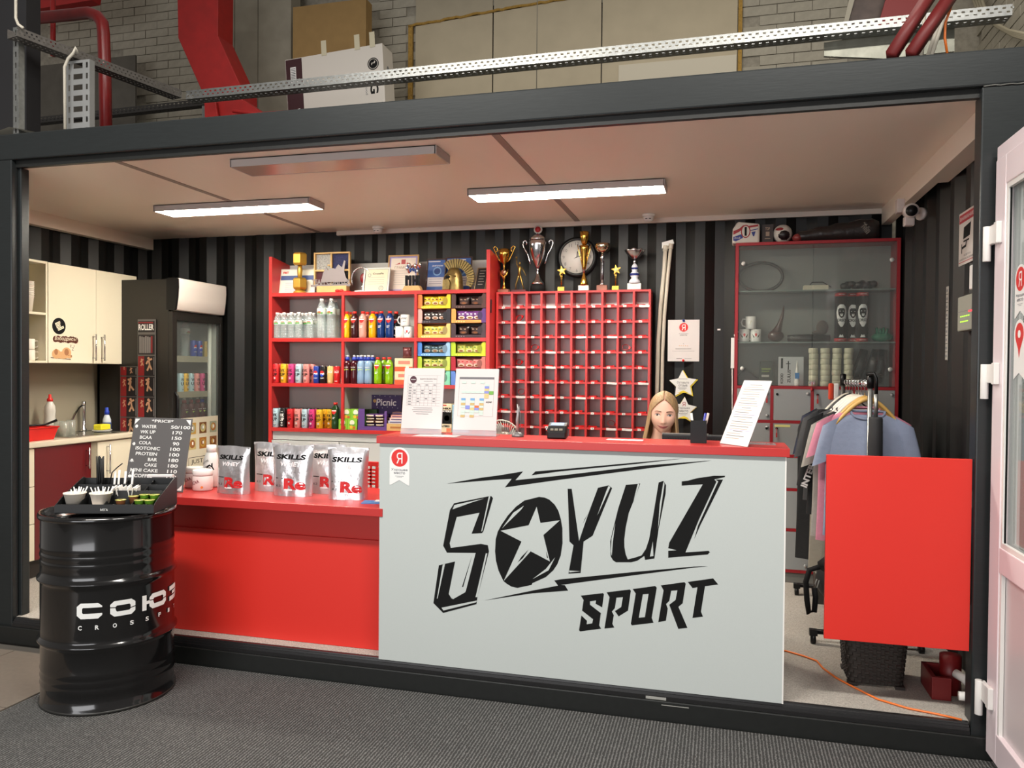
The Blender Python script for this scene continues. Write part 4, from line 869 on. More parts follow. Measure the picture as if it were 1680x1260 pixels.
t = bottle('large_water_bottle', 'x', bprof(.037, .32, .014, 6), [(.0155, .294), (.0155, .313), (.0001, .313)], clear, white, lab=([(.0376, .19), (.0376, .235)], M('water_label', (206, 214, 206), .5)), prn=(MB().rect(-.026, .192, .026, .204, 0).rect(-.018, .196, .010, .212, 1), .0380, [MATS['leaf_green'], MATS['rust_print']])); wat2 = Proto(t)
jm = M('juice_yellow', (222, 178, 20), .15)
ptri = [(-.021, .150), (.021, .150), (.021, .138), (.012, .122), (0, .115), (-.012, .122), (-.021, .138)]
t = bottle('juice_bottle', 'x', [(.026, 0), (.031, .008), (.0315, .05), (.030, .06), (.0315, .07), (.0315, .145), (.027, .168), (.014, .186), (.013, .195)], [(.0155, .19), (.0155, .208), (.0001, .208)], jm, M('cap_red', (220, 50, 40), .35), prn=(MB().poly(ptri, 0).rect(-.020, .140, .020, .148, 1, .001).rect(-.014, .09, .01, .094, 1).rect(-.014, .08, .004, .084, 1), .0322, [red_p, white_ink])); jui = Proto(t)
t = bottle('sport_bottle', 'x', [(.026, 0), (.031, .008), (.0315, .06), (.029, .09), (.0315, .12), (.0315, .15), (.025, .172), (.017, .182)], [(.018, .182), (.018, .205), (.011, .208), (.011, .222), (.0001, .224)], M('sport_blue', (130, 160, 190), .15), M('cap_blue2', (34, 56, 160), .35), prn=(MB().text('isotonic', 0, .13, .04, .01, 0).poly([(-.016, .115), (.002, .115), (-.008, .10)], 1).rect(.004, .109, .022, .113, 1), .0322, [white_ink, M('print_lime', (190, 220, 90), .5)])); spo = Proto(t)
obj('cap_tip', MB().lathe([(.0115, .210), (.0115, .2225), (.0001, .2245)], 12), white, t)
# fridge bottles on the low shelf seen above the poster
for k, px_ in enumerate((302, 313, 324, 331, 340)): spo.put((FX1-.10, Yf(px_, FX1-.10, 680), 1.1005), PI/2, 'dark bottle with white cap on the low fridge shelf, %s from the left' % ORD[k], 'bottles on the low fridge shelf', {'sport_blue': M('dark_red_liquid', (70, 16, 22), .2), 'cap_blue2': (M('cap_blue2') if k > 2 else M('cap_crim', (150, 24, 30), .4))})
wat2.put((FX1-.17, Yf(304, FX1-.17, 560), 1.6655), PI/2, 'large clear water bottle on the top fridge shelf beside the cans')
# ================================================================== ROLLER POSTER on the fridge side
YP = FY0-.012; T = FF(0, YP, 0)
def fx(px, py): q = P(px, py, 1, YP); return q.x, q.z
xr0, zt0 = fx(226, 524); xr1, _ = fx(255, 524); _, zb_ = fx(255, 695); xl0, zl = fx(197, 585)
poly = [(xr0, zt0), (xr1, zt0), (xr1, .95), (xl0, .95), (xl0, 1.58), (xr0, 1.58)]
ex = thing('exercise_poster', 'grey-framed exercise chart lettered ROLLER on the fridge side', 'poster', (xr0, YP, .95))
obj('card', MB().prism(poly, YP-.001, YP+.004), M('chart_grey', (96, 94, 92), .5), ex)
mb = MB().at(FF(0, YP-.0012, 0)); dk = M('chart_dark', (26, 22, 24), .5); crm = M('chart_red', (136, 26, 30), .5); skn = M('chart_skin', (196, 150, 116), .6)
_, h0 = fx(240, 527); _, h1 = fx(240, 545); mb.rect(xr0+.006, h1, xr1-.006, h0, 0); mb.rect(xr0+.006, h0-.016, xr1-.02, h0-.006, 2, .001); mb.text('ROLLER', (xr0+xr1)/2-.002, (h0+h1)/2-.004, (xr1-xr0)*.86, (h0-h1)*.56, 1, .0012, .03)
def fig(cx, cz, s, k):
    for a, b, c_, d in (((0, .3, .05*k, .05), (.05*k, .05, -.1, -.25), (.05*k, .05, .18, -.2), (0, .3, .2*k, .38), (-.05, .28, -.16, .1))[i] for i in range(5)): mb.line(cx+a*s, cz+b*s, cx+c_*s, cz+d*s, s*.10, 3, .0012)
    mb.disc(cx-.02*s, cz+.40*s, s*.075, 3, .0012, 10)
def cell(x0, x1, za, zb2, sd):
    mb.rect(x0+.005, zb2, x1-.005, za, 0); wd = x1-x0
    if sd == 99:
        for q in range(7): mb.rect(x0+wd*(.1+.11*q), zb2+.012, x0+wd*(.15+.11*q)+.006, za-.012-.004*(q % 3), 4 if q < 6 else 2, .001)
        return
    mb.rect(x0+.006, zb2+.002, x0+wd*.38, za-.002, 2, .001); fig(x0+wd*.24, (za+zb2)/2+.02, (za-zb2)*.5, 1); fig(x0+wd*.64, (za+zb2)/2, (za-zb2)*.95, sd); mb.rect(x1-.014, zb2+.01, x1-.009, za-.01, 4, .001)
ch = fx(240, 585)[1]-fx(240, 619)[1]
z = fx(240, 549)[1]; cell(xr0, xr1, z, z-ch+.006, 99)
for i in range(5): z = fx(240, 584)[1]-ch*i; cell(xr0, xr1, z, z-ch+.006, (1, -1, .5, -.7, 1)[i]); 
for i in range(4): z = fx(240, 618)[1]-ch*i; cell(xl0, xr0-.003, z, z-ch+.006, (-1, 1, -.6, .8)[i])
cell(xl0, xr0-.003, 1.575, fx(240, 618)[1]+.006, 1)
pr('print', mb, [dk, white_ink, crm, skn, M('chart_mid', (130, 126, 124), .5)], ex)
# ================================================================== DRUM
DC = (-2.84, -.42, .009); R0 = .292
dm = M('drum_black', (12, 12, 13), .16, 0, .02, 3, 0, coat=.6)
dr = thing('steel_drum', 'glossy black steel drum used as a stand beside the red desk', 'drum', DC)
pr_ = [(R0-.004, 0), (R0+.003, .004), (R0+.003, .014), (R0-.004, .02)]
def ring(z, a=.010, w_=.014): return [(R0-.003, z-w_*1.6), (R0, z-w_), (R0+a, z-w_*.3), (R0+a, z+w_*.3), (R0, z+w_), (R0-.003, z+w_*1.6)]
for z in (.10, .135, .17): pr_ += [(R0-.004, z-.012), (R0-.001, z), (R0-.004, z+.012)]
pr_ += ring(.30); pr_ += [(R0-.003, .34), (R0-.003, .55)]; pr_ += ring(.585)
for z in (.66, .695, .73): pr_ += [(R0-.004, z-.012), (R0-.001, z), (R0-.004, z+.012)]
pr_ += [(R0-.004, .86)]
obj('shell', MB().lathe(pr_, 72, c=DC, cap=False), dm, dr)
obj('bottom_chime', MB().lathe([(R0-.006, .0), (R0+.004, .001), (R0+.005, .012), (R0-.003, .016)], 72, c=DC), M('chime', (60, 60, 58), .35, .5), dr)
obj('top_rim', MB().lathe([(R0-.003, .86), (R0+.006, .862), (R0+.008, .872), (R0+.004, .884), (R0-.006, .884), (R0-.010, .872), (R0-.012, .866)], 72, c=DC, cap=False), dm, dr)
obj('lid', MB().lathe([(R0-.010, .862), (R0-.012, .868), (.0001, .868)], 72, c=DC), dm, dr); obj('bung', MB().lathe([(.03, .868), (.03, .876), (.0001, .876)], 16, c=(DC[0]-.07, DC[1]-.2, DC[2])), dm, dr)
# lettering wrapped round the drum
def oct_(x0, y0, x1, y1, c_): return [(x0+c_, y0), (x1-c_, y0), (x1, y0+c_), (x1, y1-c_), (x1-c_, y1), (x0+c_, y1), (x0, y1-c_), (x0, y0+c_)]
lt = MB(); H_ = .66; s_ = .20
def addp(pts, holes=()): lt.poly(pts, 0, 0, holes)
def lC(x): addp([(x+.16, 0), (x+.84, 0), (x+1, .14), (x+1, .22), (x+.26, .22), (x+.22, .26), (x+.22, .44), (x+.26, .47), (x+1, .47), (x+1, .53), (x+.84, H_), (x+.16, H_), (x, .52), (x, .14)])
def lO(x, slash=True):
    addp([(x+.16, 0), (x+.84, 0), (x+1, .14), (x+1, .30), (x+.80, .26), (x+.76, .2), (x+.26, .2), (x+.22, .26), (x+.20, .36), (x, .38), (x, .14)]); addp([(x, .42), (x+.2, .40), (x+.26, .46), (x+.76, .46), (x+.8, .40), (x+.8, .30), (x+1, .34), (x+1, .52), (x+.84, H_), (x+.16, H_), (x, .52)])
lC(0); lO(1.3); x = 2.6; addp([(x, 0), (x+.2, 0), (x+.2, H_), (x, H_)]); addp([(x+.2, .26), (x+.36, .26), (x+.36, .40), (x+.2, .40)]); lO(x+.34)
x = 4.25; addp([(x, H_), (x+.84, H_), (x+1, .52), (x+1, .14), (x+.84, 0), (x, 0), (x, .2), (x+.74, .2), (x+.78, .26), (x+.3, .26), (x+.3, .40), (x+.78, .40), (x+.74, .46), (x, .46)])
def wrapdrum(mb, sx, sz, a0, z0, name, mat):
    bm = bmesh.new(); vs_ = [bm.verts.new((v[0]*sx, 0, v[1]*sz)) for v in mb.v]
    for f in mb.f:
        try: bm.faces.new([vs_[i] for i in f])
        except Exception: pass
    xm = max(v.co.x for v in bm.verts); k = 0
    while k < xm: bmesh.ops.bisect_plane(bm, geom=list(bm.verts)+list(bm.edges)+list(bm.faces), plane_co=(k, 0, 0), plane_no=(1, 0, 0)); k += .012
    for v in bm.verts:
        a = a0+v.co.x/R0; z = v.co.z+z0; r = R0+.0008; v.co = (r*math.cos(a), r*math.sin(a), z)
    me = bpy.data.meshes.new(name); bm.to_mesh(me); bm.free(); me.materials.append(mat); o = bpy.data.objects.new(name, me); COL.objects.link(o); o.parent = dr; return o
# angle on the drum of a pixel column
def dang(px, py):
    d = RT*((px-840)/FPX)+DN*((py-630)/FPX)+FW; ox, oy = CAM.x-DC[0], CAM.y-DC[1]; a = d.x**2+d.y**2; b = ox*d.x+oy*d.y; c = ox*ox+oy*oy-R0*R0; q = b*b-a*c; tt = (-b-math.sqrt(max(q, 0)))/a; p_ = CAM+d*tt; return math.atan2(p_.y-DC[1], p_.x-DC[0]), p_.z-DC[2]
aL, zL = dang(126, 1016); aR, _ = dang(286.5, 985); _, zT = dang(145, 990)
wdt = (aR-aL)*R0; wrapdrum(lt, wdt/5.1, (zT-zL)/H_*1.0, aL, zL, 'word_print', M('drum_white', (226, 228, 226), .5))
cf = MB(); 
for i, ch_ in enumerate('CROSSFIT'): cf.text(ch_, .35+i*1.12, .2, .26, .36, 0, 0, .03)
aL2, zL2 = dang(126, 1034); wrapdrum(cf, wdt/8.45, .055, aL2-.03, zL2-.002, 'word_print', MATS['drum_white'])
# ================================================================== ORGANISER ON THE DRUM
OT = Matrix.Translation((-2.785, -.425, .8935)) @ Matrix.Rotation(.30, 4, 'Z'); OW, OD = .225, .14
og = thing('stirrer_organiser', 'black stepped organiser box with cups, sticks and creamers on the drum', 'organiser', (-2.785, -.425, .8935))
side = [(-OD, 0), (OD, 0), (OD, .130), (OD-.02, .135), (-OD+.06, .065), (-OD, .035)]
om = M('organiser_black', (26, 27, 28), .5)
obj('base', MB().at(OT).box(-OW, OW, -OD, OD, 0, .004), om, og)
for x in (-OW, OW-.004): obj('side_wall', MB().at(OT).prism(side, x, x+.004, 0, 'x'), om, og)
obj('front_lip', MB().at(OT).box(-OW+.004, OW-.004, -OD, -OD+.004, .0, .042), om, og); obj('back_wall', MB().at(OT).box(-OW+.004, OW-.004, OD-.004, OD, .004, .128), om, og)
sd2 = [(-OD+.005, .004), (OD-.005, .004), (OD-.005, .118), (-OD+.06, .055), (-OD+.005, .034)]
for x in (-.125, -.01, .115): obj('partition', MB().at(OT).prism(sd2, x-.0015, x+.0015, 0, 'x'), om, og)
obj('step_wall', MB().at(OT).box(-OW+.005, OW-.005, -.03, -.027, .004, .09), om, og); obj('step_wall', MB().at(OT).box(-OW+.005, OW-.005, .065, .068, .004, .105), om, og)
pr('lettering', MB().at(OT @ frame((0, -OD-.0005, .018), (1, 0, 0), (0, 0, 1))).text('МЕГА', 0, 0, .034, .010, 0, .0005, .06), white_ink, og)
def W(x, y, z): return tuple(OT @ Vector((x, y, z)))
for k, x in enumerate((-.165, -.045)):
    c = W(x, -.075, .006); solo('stirrer_cup', 'white paper cup filled with wrapped sticks, %s in the organiser' % ('left one' if k == 0 else 'right one'), 'cup', MB().lathe([(.030, 0), (.046, .075), (.050, .077), (.050, .082), (.044, .078), (.028, .003), (.0001, .003)], 20, c=c), cupm)
    for q in range(11):
        a = random.uniform(-.5, .5); b2 = random.uniform(-.3, .3); bx = random.uniform(-.02, .02); by = random.uniform(-.018, .018)
        p0 = (x+bx*.6, -.07+by*.6, .02); p1 = (x+bx+.035*a+(.022 if q % 3 else -.01), -.07+by+.03*b2, .105+random.uniform(-.006, .012))
        solo('sugar_stick', 'white wrapped sugar stick standing in the %s cup of the organiser' % ('left' if k == 0 else 'right'), 'stick', MB().tube([W(*p0), W(*p1)], .0035, 6, flat=.6), white, group='sticks in the %s cup' % ('left' if k == 0 else 'right'))
for q in range(14):
    x, y = -.13+random.uniform(-.02, .02), .10+random.uniform(-.015, .015); solo('black_straw', 'black straw standing upright in the back left of the organiser', 'straw', MB().tube([W(x, y, .01), W(x+random.uniform(-.006, .006), y, .235+random.uniform(-.008, .006))], .003, 6), blackp, group='black straws')
solo('loose_black_straw', 'single bent black straw leaning out behind the right cup', 'straw', MB().tube([W(-.10, .09, .01), W(-.07, .09, .16), W(-.045, .09, .185), W(-.02, .09, .205)], .003, 6), blackp)
for q, x in enumerate((-.07, -.05, -.02, .015)): solo('white_straw', 'short white straw standing behind the sugar, %s from the left' % ORD[q], 'straw', MB().tube([W(x, .10, .01), W(x+.012, .10, .165+.006*(q % 2))], .005, 8), white, group='white straws')
for q in range(12): 
    x = .04+.010*(q-5.5); solo('sugar_sachet', 'white sugar sachet in the middle of the organiser', 'sachet', MB().at(OT @ Matrix.Translation((x, .0+random.uniform(-.008, .008), .05+random.uniform(0, .01))) @ Matrix.Rotation(random.uniform(-.35, .35), 4, 'Y') @ Matrix.Rotation(.2, 4, 'X')).box(-.002, .002, -.022, .022, 0, .055), white, .001, group='sugar sachets')
solo('napkins', 'small stack of white napkins at the front of the organiser', 'napkins', MB().at(OT @ Matrix.Translation((-.06, -.112, .006))).box(-.042, .040, -.022, .022, 0, .028), paper, .003)
solo('black_lids', 'small black plastic lids at the front left of the organiser', 'lids', MB().at(OT).lathe([(.028, .006), (.03, .02), (.0001, .022)], 18, c=(-.19, -.11, 0)).lathe([(.028, .006), (.03, .02), (.0001, .022)], 18, c=(-.13, -.108, 0)), blackp)  # black plastic lids, drawn as two low discs
crm_b = [M('cream_brown', (150, 96, 60), .35), M('cream_green', (104, 160, 44), .35)]; foil = M('foil_yellow', (206, 200, 110), .3, .3)
for k, (x, y, z, m) in enumerate(((.055, -.095, .022, 0), (.098, -.058, .034, 0), (.142, -.098, .022, 1), (.188, -.098, .022, 1), (.192, -.050, .040, 1), (.145, -.048, .040, 1))):
    t = thing('creamer_pot', 'small %s creamer pot, %s from the left at the organiser front' % ('brown' if m == 0 else 'green', ORD[k]), 'creamer', W(x, y, z), 'creamer pots'); c = W(x, y, z)
    obj('pot', MB().lathe([(.016, 0), (.021, .032), (.022, .034)], 18, c=c), crm_b[m], t); obj('foil_lid', MB().lathe([(.024, .034), (.024, .036), (.0001, .036)], 18, c=c), foil, t); obj('label_mark', MB().lathe([(.010, .0362), (.0001, .0365)], 10, c=c), crm_b[m], t)
solo('white_card_strip', 'white card strip lying on the back edge of the organiser', 'card', MB().at(OT @ Matrix.Translation((.150, .125, .136))).box(-.062, .062, -.012, .014, 0, .010), paper, .001)
# ================================================================== PRICE BOARD
b0 = P(203, 798, 1, .12); b1 = P(298, 798, 1, .12); t0 = P(217, 685, 1, .20); t1 = P(311, 687, 1, .20)
b0.z = b1.z = .887
o = Vector((b0.x, .12, .887)); up = Vector((0, .085, t1.z-.887)); Wd = b1.x-b0.x+.005; Hd = up.length; T = frame(o, (1, 0, 0), up)
pb = thing('price_board', 'grey price board with white lettering leaning on the red desk', 'sign', tuple(o))
obj('board', MB().at(T).box(0, Wd, 0, Hd, -.006, 0), M('board_grey', (92, 90, 90), .6), pb, .003)
obj('prop', MB().at(T).box(Wd*.45, Wd*.55, .02, Hd*.7, -.012, -.0065), blackp, pb)
mb = MB().at(T)
for x, y, sx, sy in ((0, Hd, 1, -1), (Wd, Hd, -1, -1), (Wd, 0, -1, 1), (0, 0, 1, 1)):
    ps_ = [(x+.008*sx, y+.008*sy), (x+.04*sx, y+.008*sy), (x+.008*sx, y+.04*sy)]; mb.poly(ps_, 0)
mb.text('*PRICE*', Wd*.5, Hd*.955, Wd*.38, Hd*.042, 0, .001, .02)
rows = [('WATER', '50/100', .28), ('WK UP', '170', .27), ('BCAA', '150', .25), ('COLA', '90', .25), ('ISOTONIC', '100', .31), ('PROTEIN', '100', .30), ('BAR', '180', .42), ('CAKE', '180', .40), ('MINI CAKE', '110', .30), ('COFFEE', '120', .30), ('+MILK', '50', .30)]
for i, (a, b_, xx) in enumerate(rows):
    y = Hd*(.875-.0755*i); hh_ = Hd*.046; mb.text(a, Wd*(xx+.02*(.0)), y, Wd*.042*len(a)*1.25, hh_, 0, .001, .02); mb.text(b_, Wd*(.78 if len(b_) < 6 else .82), y, Wd*.055*len(b_), hh_, 0, .001, .02)
mb.disc(Wd*.06, Hd*.875, .010, 0, n=8).disc(Wd*.06, Hd*.63, .009, 0).rect(Wd*.03, Hd*.62, Wd*.05, Hd*.64).rect(Wd*.03, Hd*.385, Wd*.1, Hd*.395).disc(Wd*.065, Hd*.40, .009, 0).disc(Wd*.07, Hd*.185, .012, 0, ry=.008).line(Wd*.05, Hd*.21, Wd*.06, Hd*.24, .002)
pr('lettering', mb, white_ink, pb)
# ================================================================== DESK THINGS
DZ = .8855
foilm = M('silver_foil', (226, 224, 226), .3, .9, .5, 16)
def pouch(pxl, pxr, pyb, pyt, label, tx=True, rz=0.):
    yb = P((pxl+pxr)/2, pyb, 2, DZ).y+.02; x0, x1 = X(pxl, yb, pyb), X(pxr, yb, pyb); h = P((pxl+pxr)/2, pyt, 1, yb).z-DZ; w_ = (x1-x0)/2*1.06; cx = (x0+x1)/2
    th = thing('protein_pouch', label, 'pouch', (cx, yb+.03, DZ), 'silver protein pouches'); nu, nv = 17, 13; T = Matrix.Translation((cx, yb+.03, DZ)) @ Matrix.Rotation(rz, 4, 'Z')
    def sf(u, v, sgn):
        th_ = (.036*(1-v)**.55+.0035)*max(0, 1-u**4)**.5
        cr_ = .0035*math.sin(9*u+7*v*v+cx*40)*math.sin(8*v+3*u)*(1-u*u) if 0 < v < 1 else 0
        ww = w_*(1+.06*v)*(1-.03*math.sin(PI*v)); return (u*ww, sgn*(th_+cr_)-.0*v, v*h*(1+ .012*math.sin(3*u+cx*9)*v))
    mb = MB().at(T); 
    for sgn in (-1, 1): mb.grid([sf(-1+2*i/(nu-1), j/(nv-1), sgn) for i in range(nu) for j in range(nv)], nu, nv)
    mb.grid([sf(-1+2*i/(nu-1), 0, s2) for i in range(nu) for s2 in (-1, 1)], nu, 2); ob = obj('bag', mb, foilm, th)
    obj('seal', MB().at(T).box(-w_*1.04, w_*1.04, -.004, .004, h*.955, h*1.0), foilm, th)
    pm = MB(); Tp = T
    pm.text('SKILLS', -w_*.0, h*.77, w_*1.5, h*.10, 0, 0, .04, .2).text('WHEY', 0, h*.63, w_*1.1, h*.09, 2, 0, .03, .2).text('Re', w_*.25, h*.24, w_*1.1, h*.22, 1, -.0008, .05).rect(-w_*.75, h*.34, -w_*.35, h*.355, 0, 0).text('X.2', -w_*.6, h*.2, w_*.28, h*.04, 0, 0)
    pm.rect(-w_*.25, h*.11, w_*.15, h*.14, 2, 0)
    pm.v = [tuple(T @ Vector((x, sf(x/w_, y/h, -1)[1]-.0016, y))) for x, y, _ in pm.v]
    obj('print', pm, [ink, M('print_red', (190, 30, 34), .5), M('print_silver', (240, 240, 240), .5)], th, fix=False); return th
pouch(352, 404, 811, 733, 'silver protein pouch furthest left on the red desk', rz=-.1)
pouch(415, 468, 807, 727, 'silver protein pouch standing behind, second from the left')
pouch(446, 506, 815, 731, 'silver protein pouch in the middle front of the red desk')
pouch(508, 560, 811, 730, 'silver protein pouch standing behind, fourth from the left')
pouch(538, 596, 821, 735, 'silver protein pouch furthest right on the red desk', rz=.12)
jar = M('jar_white', (226, 206, 202), .4)
for k, (px_, py_) in enumerate(((318, 803), (332, 803))):
    q = P(px_ if k == 0 else 328, 801 if k == 0 else 806, 2, DZ); q.x = X((311, 324)[k], q.y, 800); c = (q.x, q.y+.045, DZ); t = thing('powder_jar', 'white powder jar %s on the red desk' % ('at the back left' if k == 0 else 'in front, with a screw lid,'), 'jar', c)
    obj('body', MB().lathe([(.050, 0), (.054, .006), (.054, .078), (.048, .084)], 28, c=c), jar, t); obj('lid', MB().lathe([(.052, .085), (.054, .088), (.054, .112), (.050, .116), (.0001, .116)], 28, c=c), white, t)
    pm = MB().text('BCAA', -.012, .048, .055, .02, 0, .0006, .02, 0, .35).disc(.03, .022, .007, 1, .0006); r = .054; pm.slice(r*.3); pm.v = [(c[0]+(r+v[2])*math.sin(v[0]/r), c[1]-(r+v[2])*math.cos(v[0]/r), c[2]+v[1]) for v in pm.v]; pr('print', pm, [M('print_maroon', (130, 50, 60), .5), M('print_orange', (230, 130, 60), .5)], t)
q = P(347, 801, 2, DZ); c = (X(345, q.y+.05, 790), q.y+.06, DZ); t = thing('supplement_bottle', 'white supplement bottle with slanted black print behind the jars', 'bottle', c)
obj('body', MB().lathe([(.042, 0), (.045, .006), (.045, .15), (.030, .195), (.024, .20)], 24, c=c), M('bottle_white', (214, 212, 208), .35), t); obj('cap', MB().lathe([(.027, .2), (.027, .24), (.0001, .242)], 20, c=c), white, t)
pm = MB().text('WHEY', 0, .10, .10, .04, 0, .0006, .05, 0, .5).text('100% PURE', -.01, .145, .05, .012, 0, .0006, 0, 0, .5); r = .0455; pm.slice(r*.3); pm.v = [(c[0]+(r+v[2])*math.sin(v[0]/r), c[1]-(r+v[2])*math.cos(v[0]/r), c[2]+v[1]) for v in pm.v]; pr('print', pm, [ink], t)
q = P(612, 826, 2, DZ); bk = thing('booklet', 'blue and white folded booklet at the right end of the red desk', 'booklet', (-1.68, q.y, DZ)); Tb = Matrix.Translation((X(607, q.y, 826)+.01, q.y+.03, DZ)) @ Matrix.Rotation(.25, 4, 'Z')
obj('cover', MB().at(Tb).box(-.06, .10, -.045, .045, 0, .004), M('cover_blue', (70, 130, 190), .4), bk); obj('page', MB().at(Tb).box(-.0, .095, .0, .055, .0042, .006), paper, bk)
# red chair behind the desk
chx = X(612, 1.0, 780); cr3 = M('chair_red', (200, 40, 36), .4); t = thing('red_chair', 'red perforated plastic chair behind the red desk', 'chair', (chx-.1, 1.15, FZ))
zt_, zb2 = Z(606, 757, .95), Z(606, 797, .95)
x0, x1 = chx-.36, X(621, .95, 780); n = 11; mb = MB(); zz0, zz1 = zb2-.03, zt_
mb.box(x0, x1, .945, .957, zz1-.03, zz1).box(x0, x1, .945, .957, zz0, zz0+.02).box(x1-.02, x1, .945, .957, zz0+.02, zz1-.03).box(x0, x0+.02, .945, .957, zz0+.02, zz1-.03)
obj('backrest', mb, cr3, t, .004); mb = MB(); m_ = 12
for i in range(1, m_): xx = x0+.02+(x1-x0-.04)*i/m_; mb.box(xx-.006, xx+.006, .947, .955, zz0+.02, zz1-.03)
for i in range(1, 6): z_ = zz0+.02+(zz1-zz0-.05)*i/6; mb.box(x0+.02, x1-.02, .947, .955, z_-.006, z_+.006)
obj('perforated_panel', mb, cr3, t); obj('seat', MB().box(x0, x1, .70, 1.12, FZ+.43, FZ+.455), cr3, t, .006)
for x in (x0+.02, x1-.02): 
    obj('leg', MB().tube([(x, .72, FZ), (x, .72, FZ+.43)], .010, 10), steel, t); obj('leg', MB().tube([(x, 1.1, FZ), (x, 1.1, FZ+.43)], .010, 10), steel, t); obj('upright', MB().tube([(x, .965, FZ+.455), (x, .965, zz1-.02)], .009, 10), steel, t)
# ================================================================== SHELF CONTENTS
S2, S3, S4, S1 = 1.8155, 1.4585, 1.1005, 2.1755
def row(proto, items, Y, z, fmt, grp, mm=None, py=560, ys=None):
    for k, it in enumerate(items):
        px_, n = it if isinstance(it, tuple) else (it, None)
        proto.put((X(px_, Y, py), Y, z), 0, fmt % ((CN.get(n, n), ORD[k]) if n else ORD[k]), grp, mm(n) if mm and n else None)
YA, YB_ = YS+.035, YS+.105
row(wat, [455.4, 466.6, 478.3, 490.4, 508.8], YA, S2, 'small clear water bottle in the front row of the water shelf, %s from the left', 'small water bottles', py=535)
row(wat, [461.5, 473.3, 484.3, 497, 502.9, 515], YB_, S2, 'small clear water bottle in the second row of the water shelf, %s from the left', 'small water bottles', py=535)
row(wat2, [527.8, 543.8], YA+.01, S2, 'large clear water bottle beside the shelf divider, %s from the left in front', 'large water bottles', py=520)
row(wat2, [536, 550], YB_+.03, S2, 'large clear water bottle in the back row, %s from the left', 'large water bottles', py=520)
jc = {'yellow': (226, 184, 16), 'dark red': (54, 16, 20), 'pink-beige': (196, 148, 136), 'orange-yellow': (230, 164, 14), 'deep blue': (16, 50, 110), 'lime green': (130, 180, 16), 'black': (18, 14, 14), 'dark green': (26, 62, 30)}
def jmap(n): return {'juice_yellow': M('juice_'+n.replace(' ', '_'), jc[n], .15)}
row(jui, [(568.8, 'yellow'), (582, 'dark red'), (595.6, 'pink-beige'), (611.6, 'orange-yellow'), (625.6, 'deep blue'), (639.6, 'deep blue')], YA, S2, '%s drink bottle with red cap, front row, %s from the left', 'red-capped drink bottles', jmap, 535)
row(jui, [(574.5, 'yellow'), (603, 'pink-beige'), (618, 'deep blue'), (650, 'black')], YB_, S2, '%s drink bottle with red cap, back row, %s from the left', 'red-capped drink bottles', jmap, 535)
row(jui, [(620.2, 'lime green'), (638.8, 'lime green')], YA, S3, '%s drink bottle on the middle shelf, front row, %s from the left', 'green drink bottles', jmap, 605)
row(jui, [(630, 'lime green')], YB_, S3, '%s drink bottle on the middle shelf, back row, %s from the left', 'green drink bottles', jmap, 605)
jui.put((X(550.5, YA, 680), YA, S4), 0, 'dark green bottle with red cap at the right end of the lowest can row', None, jmap('dark green'))
def smap(n): return {'sport_blue': M('sport_dark', (66, 14, 22), .15)} if n == 'dark red' else ({'sport_blue': MATS['sport_blue']})
row(spo, [(570, 'dark red'), (581.4, 'dark red'), (592.8, 'pale blue'), (604.8, 'pale blue')], YA, S3, '%s sports drink bottle with blue cap, front row, %s from the left', 'sports drink bottles', smap, 605)
row(spo, [(587.5, 'dark red'), (599, 'pale blue'), (611.5, 'pale blue')], YB_, S3, '%s sports drink bottle with blue cap, back row, %s from the left', 'sports drink bottles', smap, 605)
sz = lambda p, n, nm: cmap(n)
row(wk, [(453.4, 'red'), (466, 'yellow'), (478.3, 'magenta'), (490.3, 'ice'), (503, 'salmon')], YA, S3, '%s slim can on the middle shelf, front row, %s from the left', 'slim cans on the middle shelf', cmap, 605)
row(wk, [(459.5, 'red'), (472, 'yellow'), (484.2, 'magenta'), (497, 'ice'), (512, 'salmon')], YB_, S3, '%s slim can on the middle shelf, back row, %s from the left', 'slim cans on the middle shelf', cmap, 605)
row(pep, [(519.8, 'navy'), (530.5, 'black')], YA, S3, '%s cola can with round emblem on the middle shelf, %s from the left', 'cola cans', cmap, 605)
row(pep, [(525.5, 'navy'), (537, 'black')], YB_, S3, '%s cola can with round emblem in the back row, %s from the left', 'cola cans', cmap, 605)
row(cok, [(542.7, 'vanilla'), (553.6, 'colared')], YA, S3, '%s cola can with white script on the middle shelf, %s from the left', 'cola cans', cmap, 605)
row(wk, [(453.2, 'ice'), (464.9, 'black'), (476.7, 'red'), (488.6, 'salmon'), (500.5, 'ice'), (512.3, 'magenta'), (524.5, 'yellow')], YA, S4, '%s slim can on the lowest shelf, front row, %s from the left', 'slim cans on the lowest shelf', cmap, 680)
row(wk, [(459, 'ice'), (471, 'black'), (483, 'red'), (495, 'salmon'), (507, 'ice'), (519, 'magenta'), (533, 'yellow'), (541.5, 'yellow')], YB_, S4, '%s slim can on the lowest shelf, back row, %s from the left', 'slim cans on the lowest shelf', cmap, 680)
for p_ in (wat, wat2, jui, spo, wk, pep, cok): p_.done()
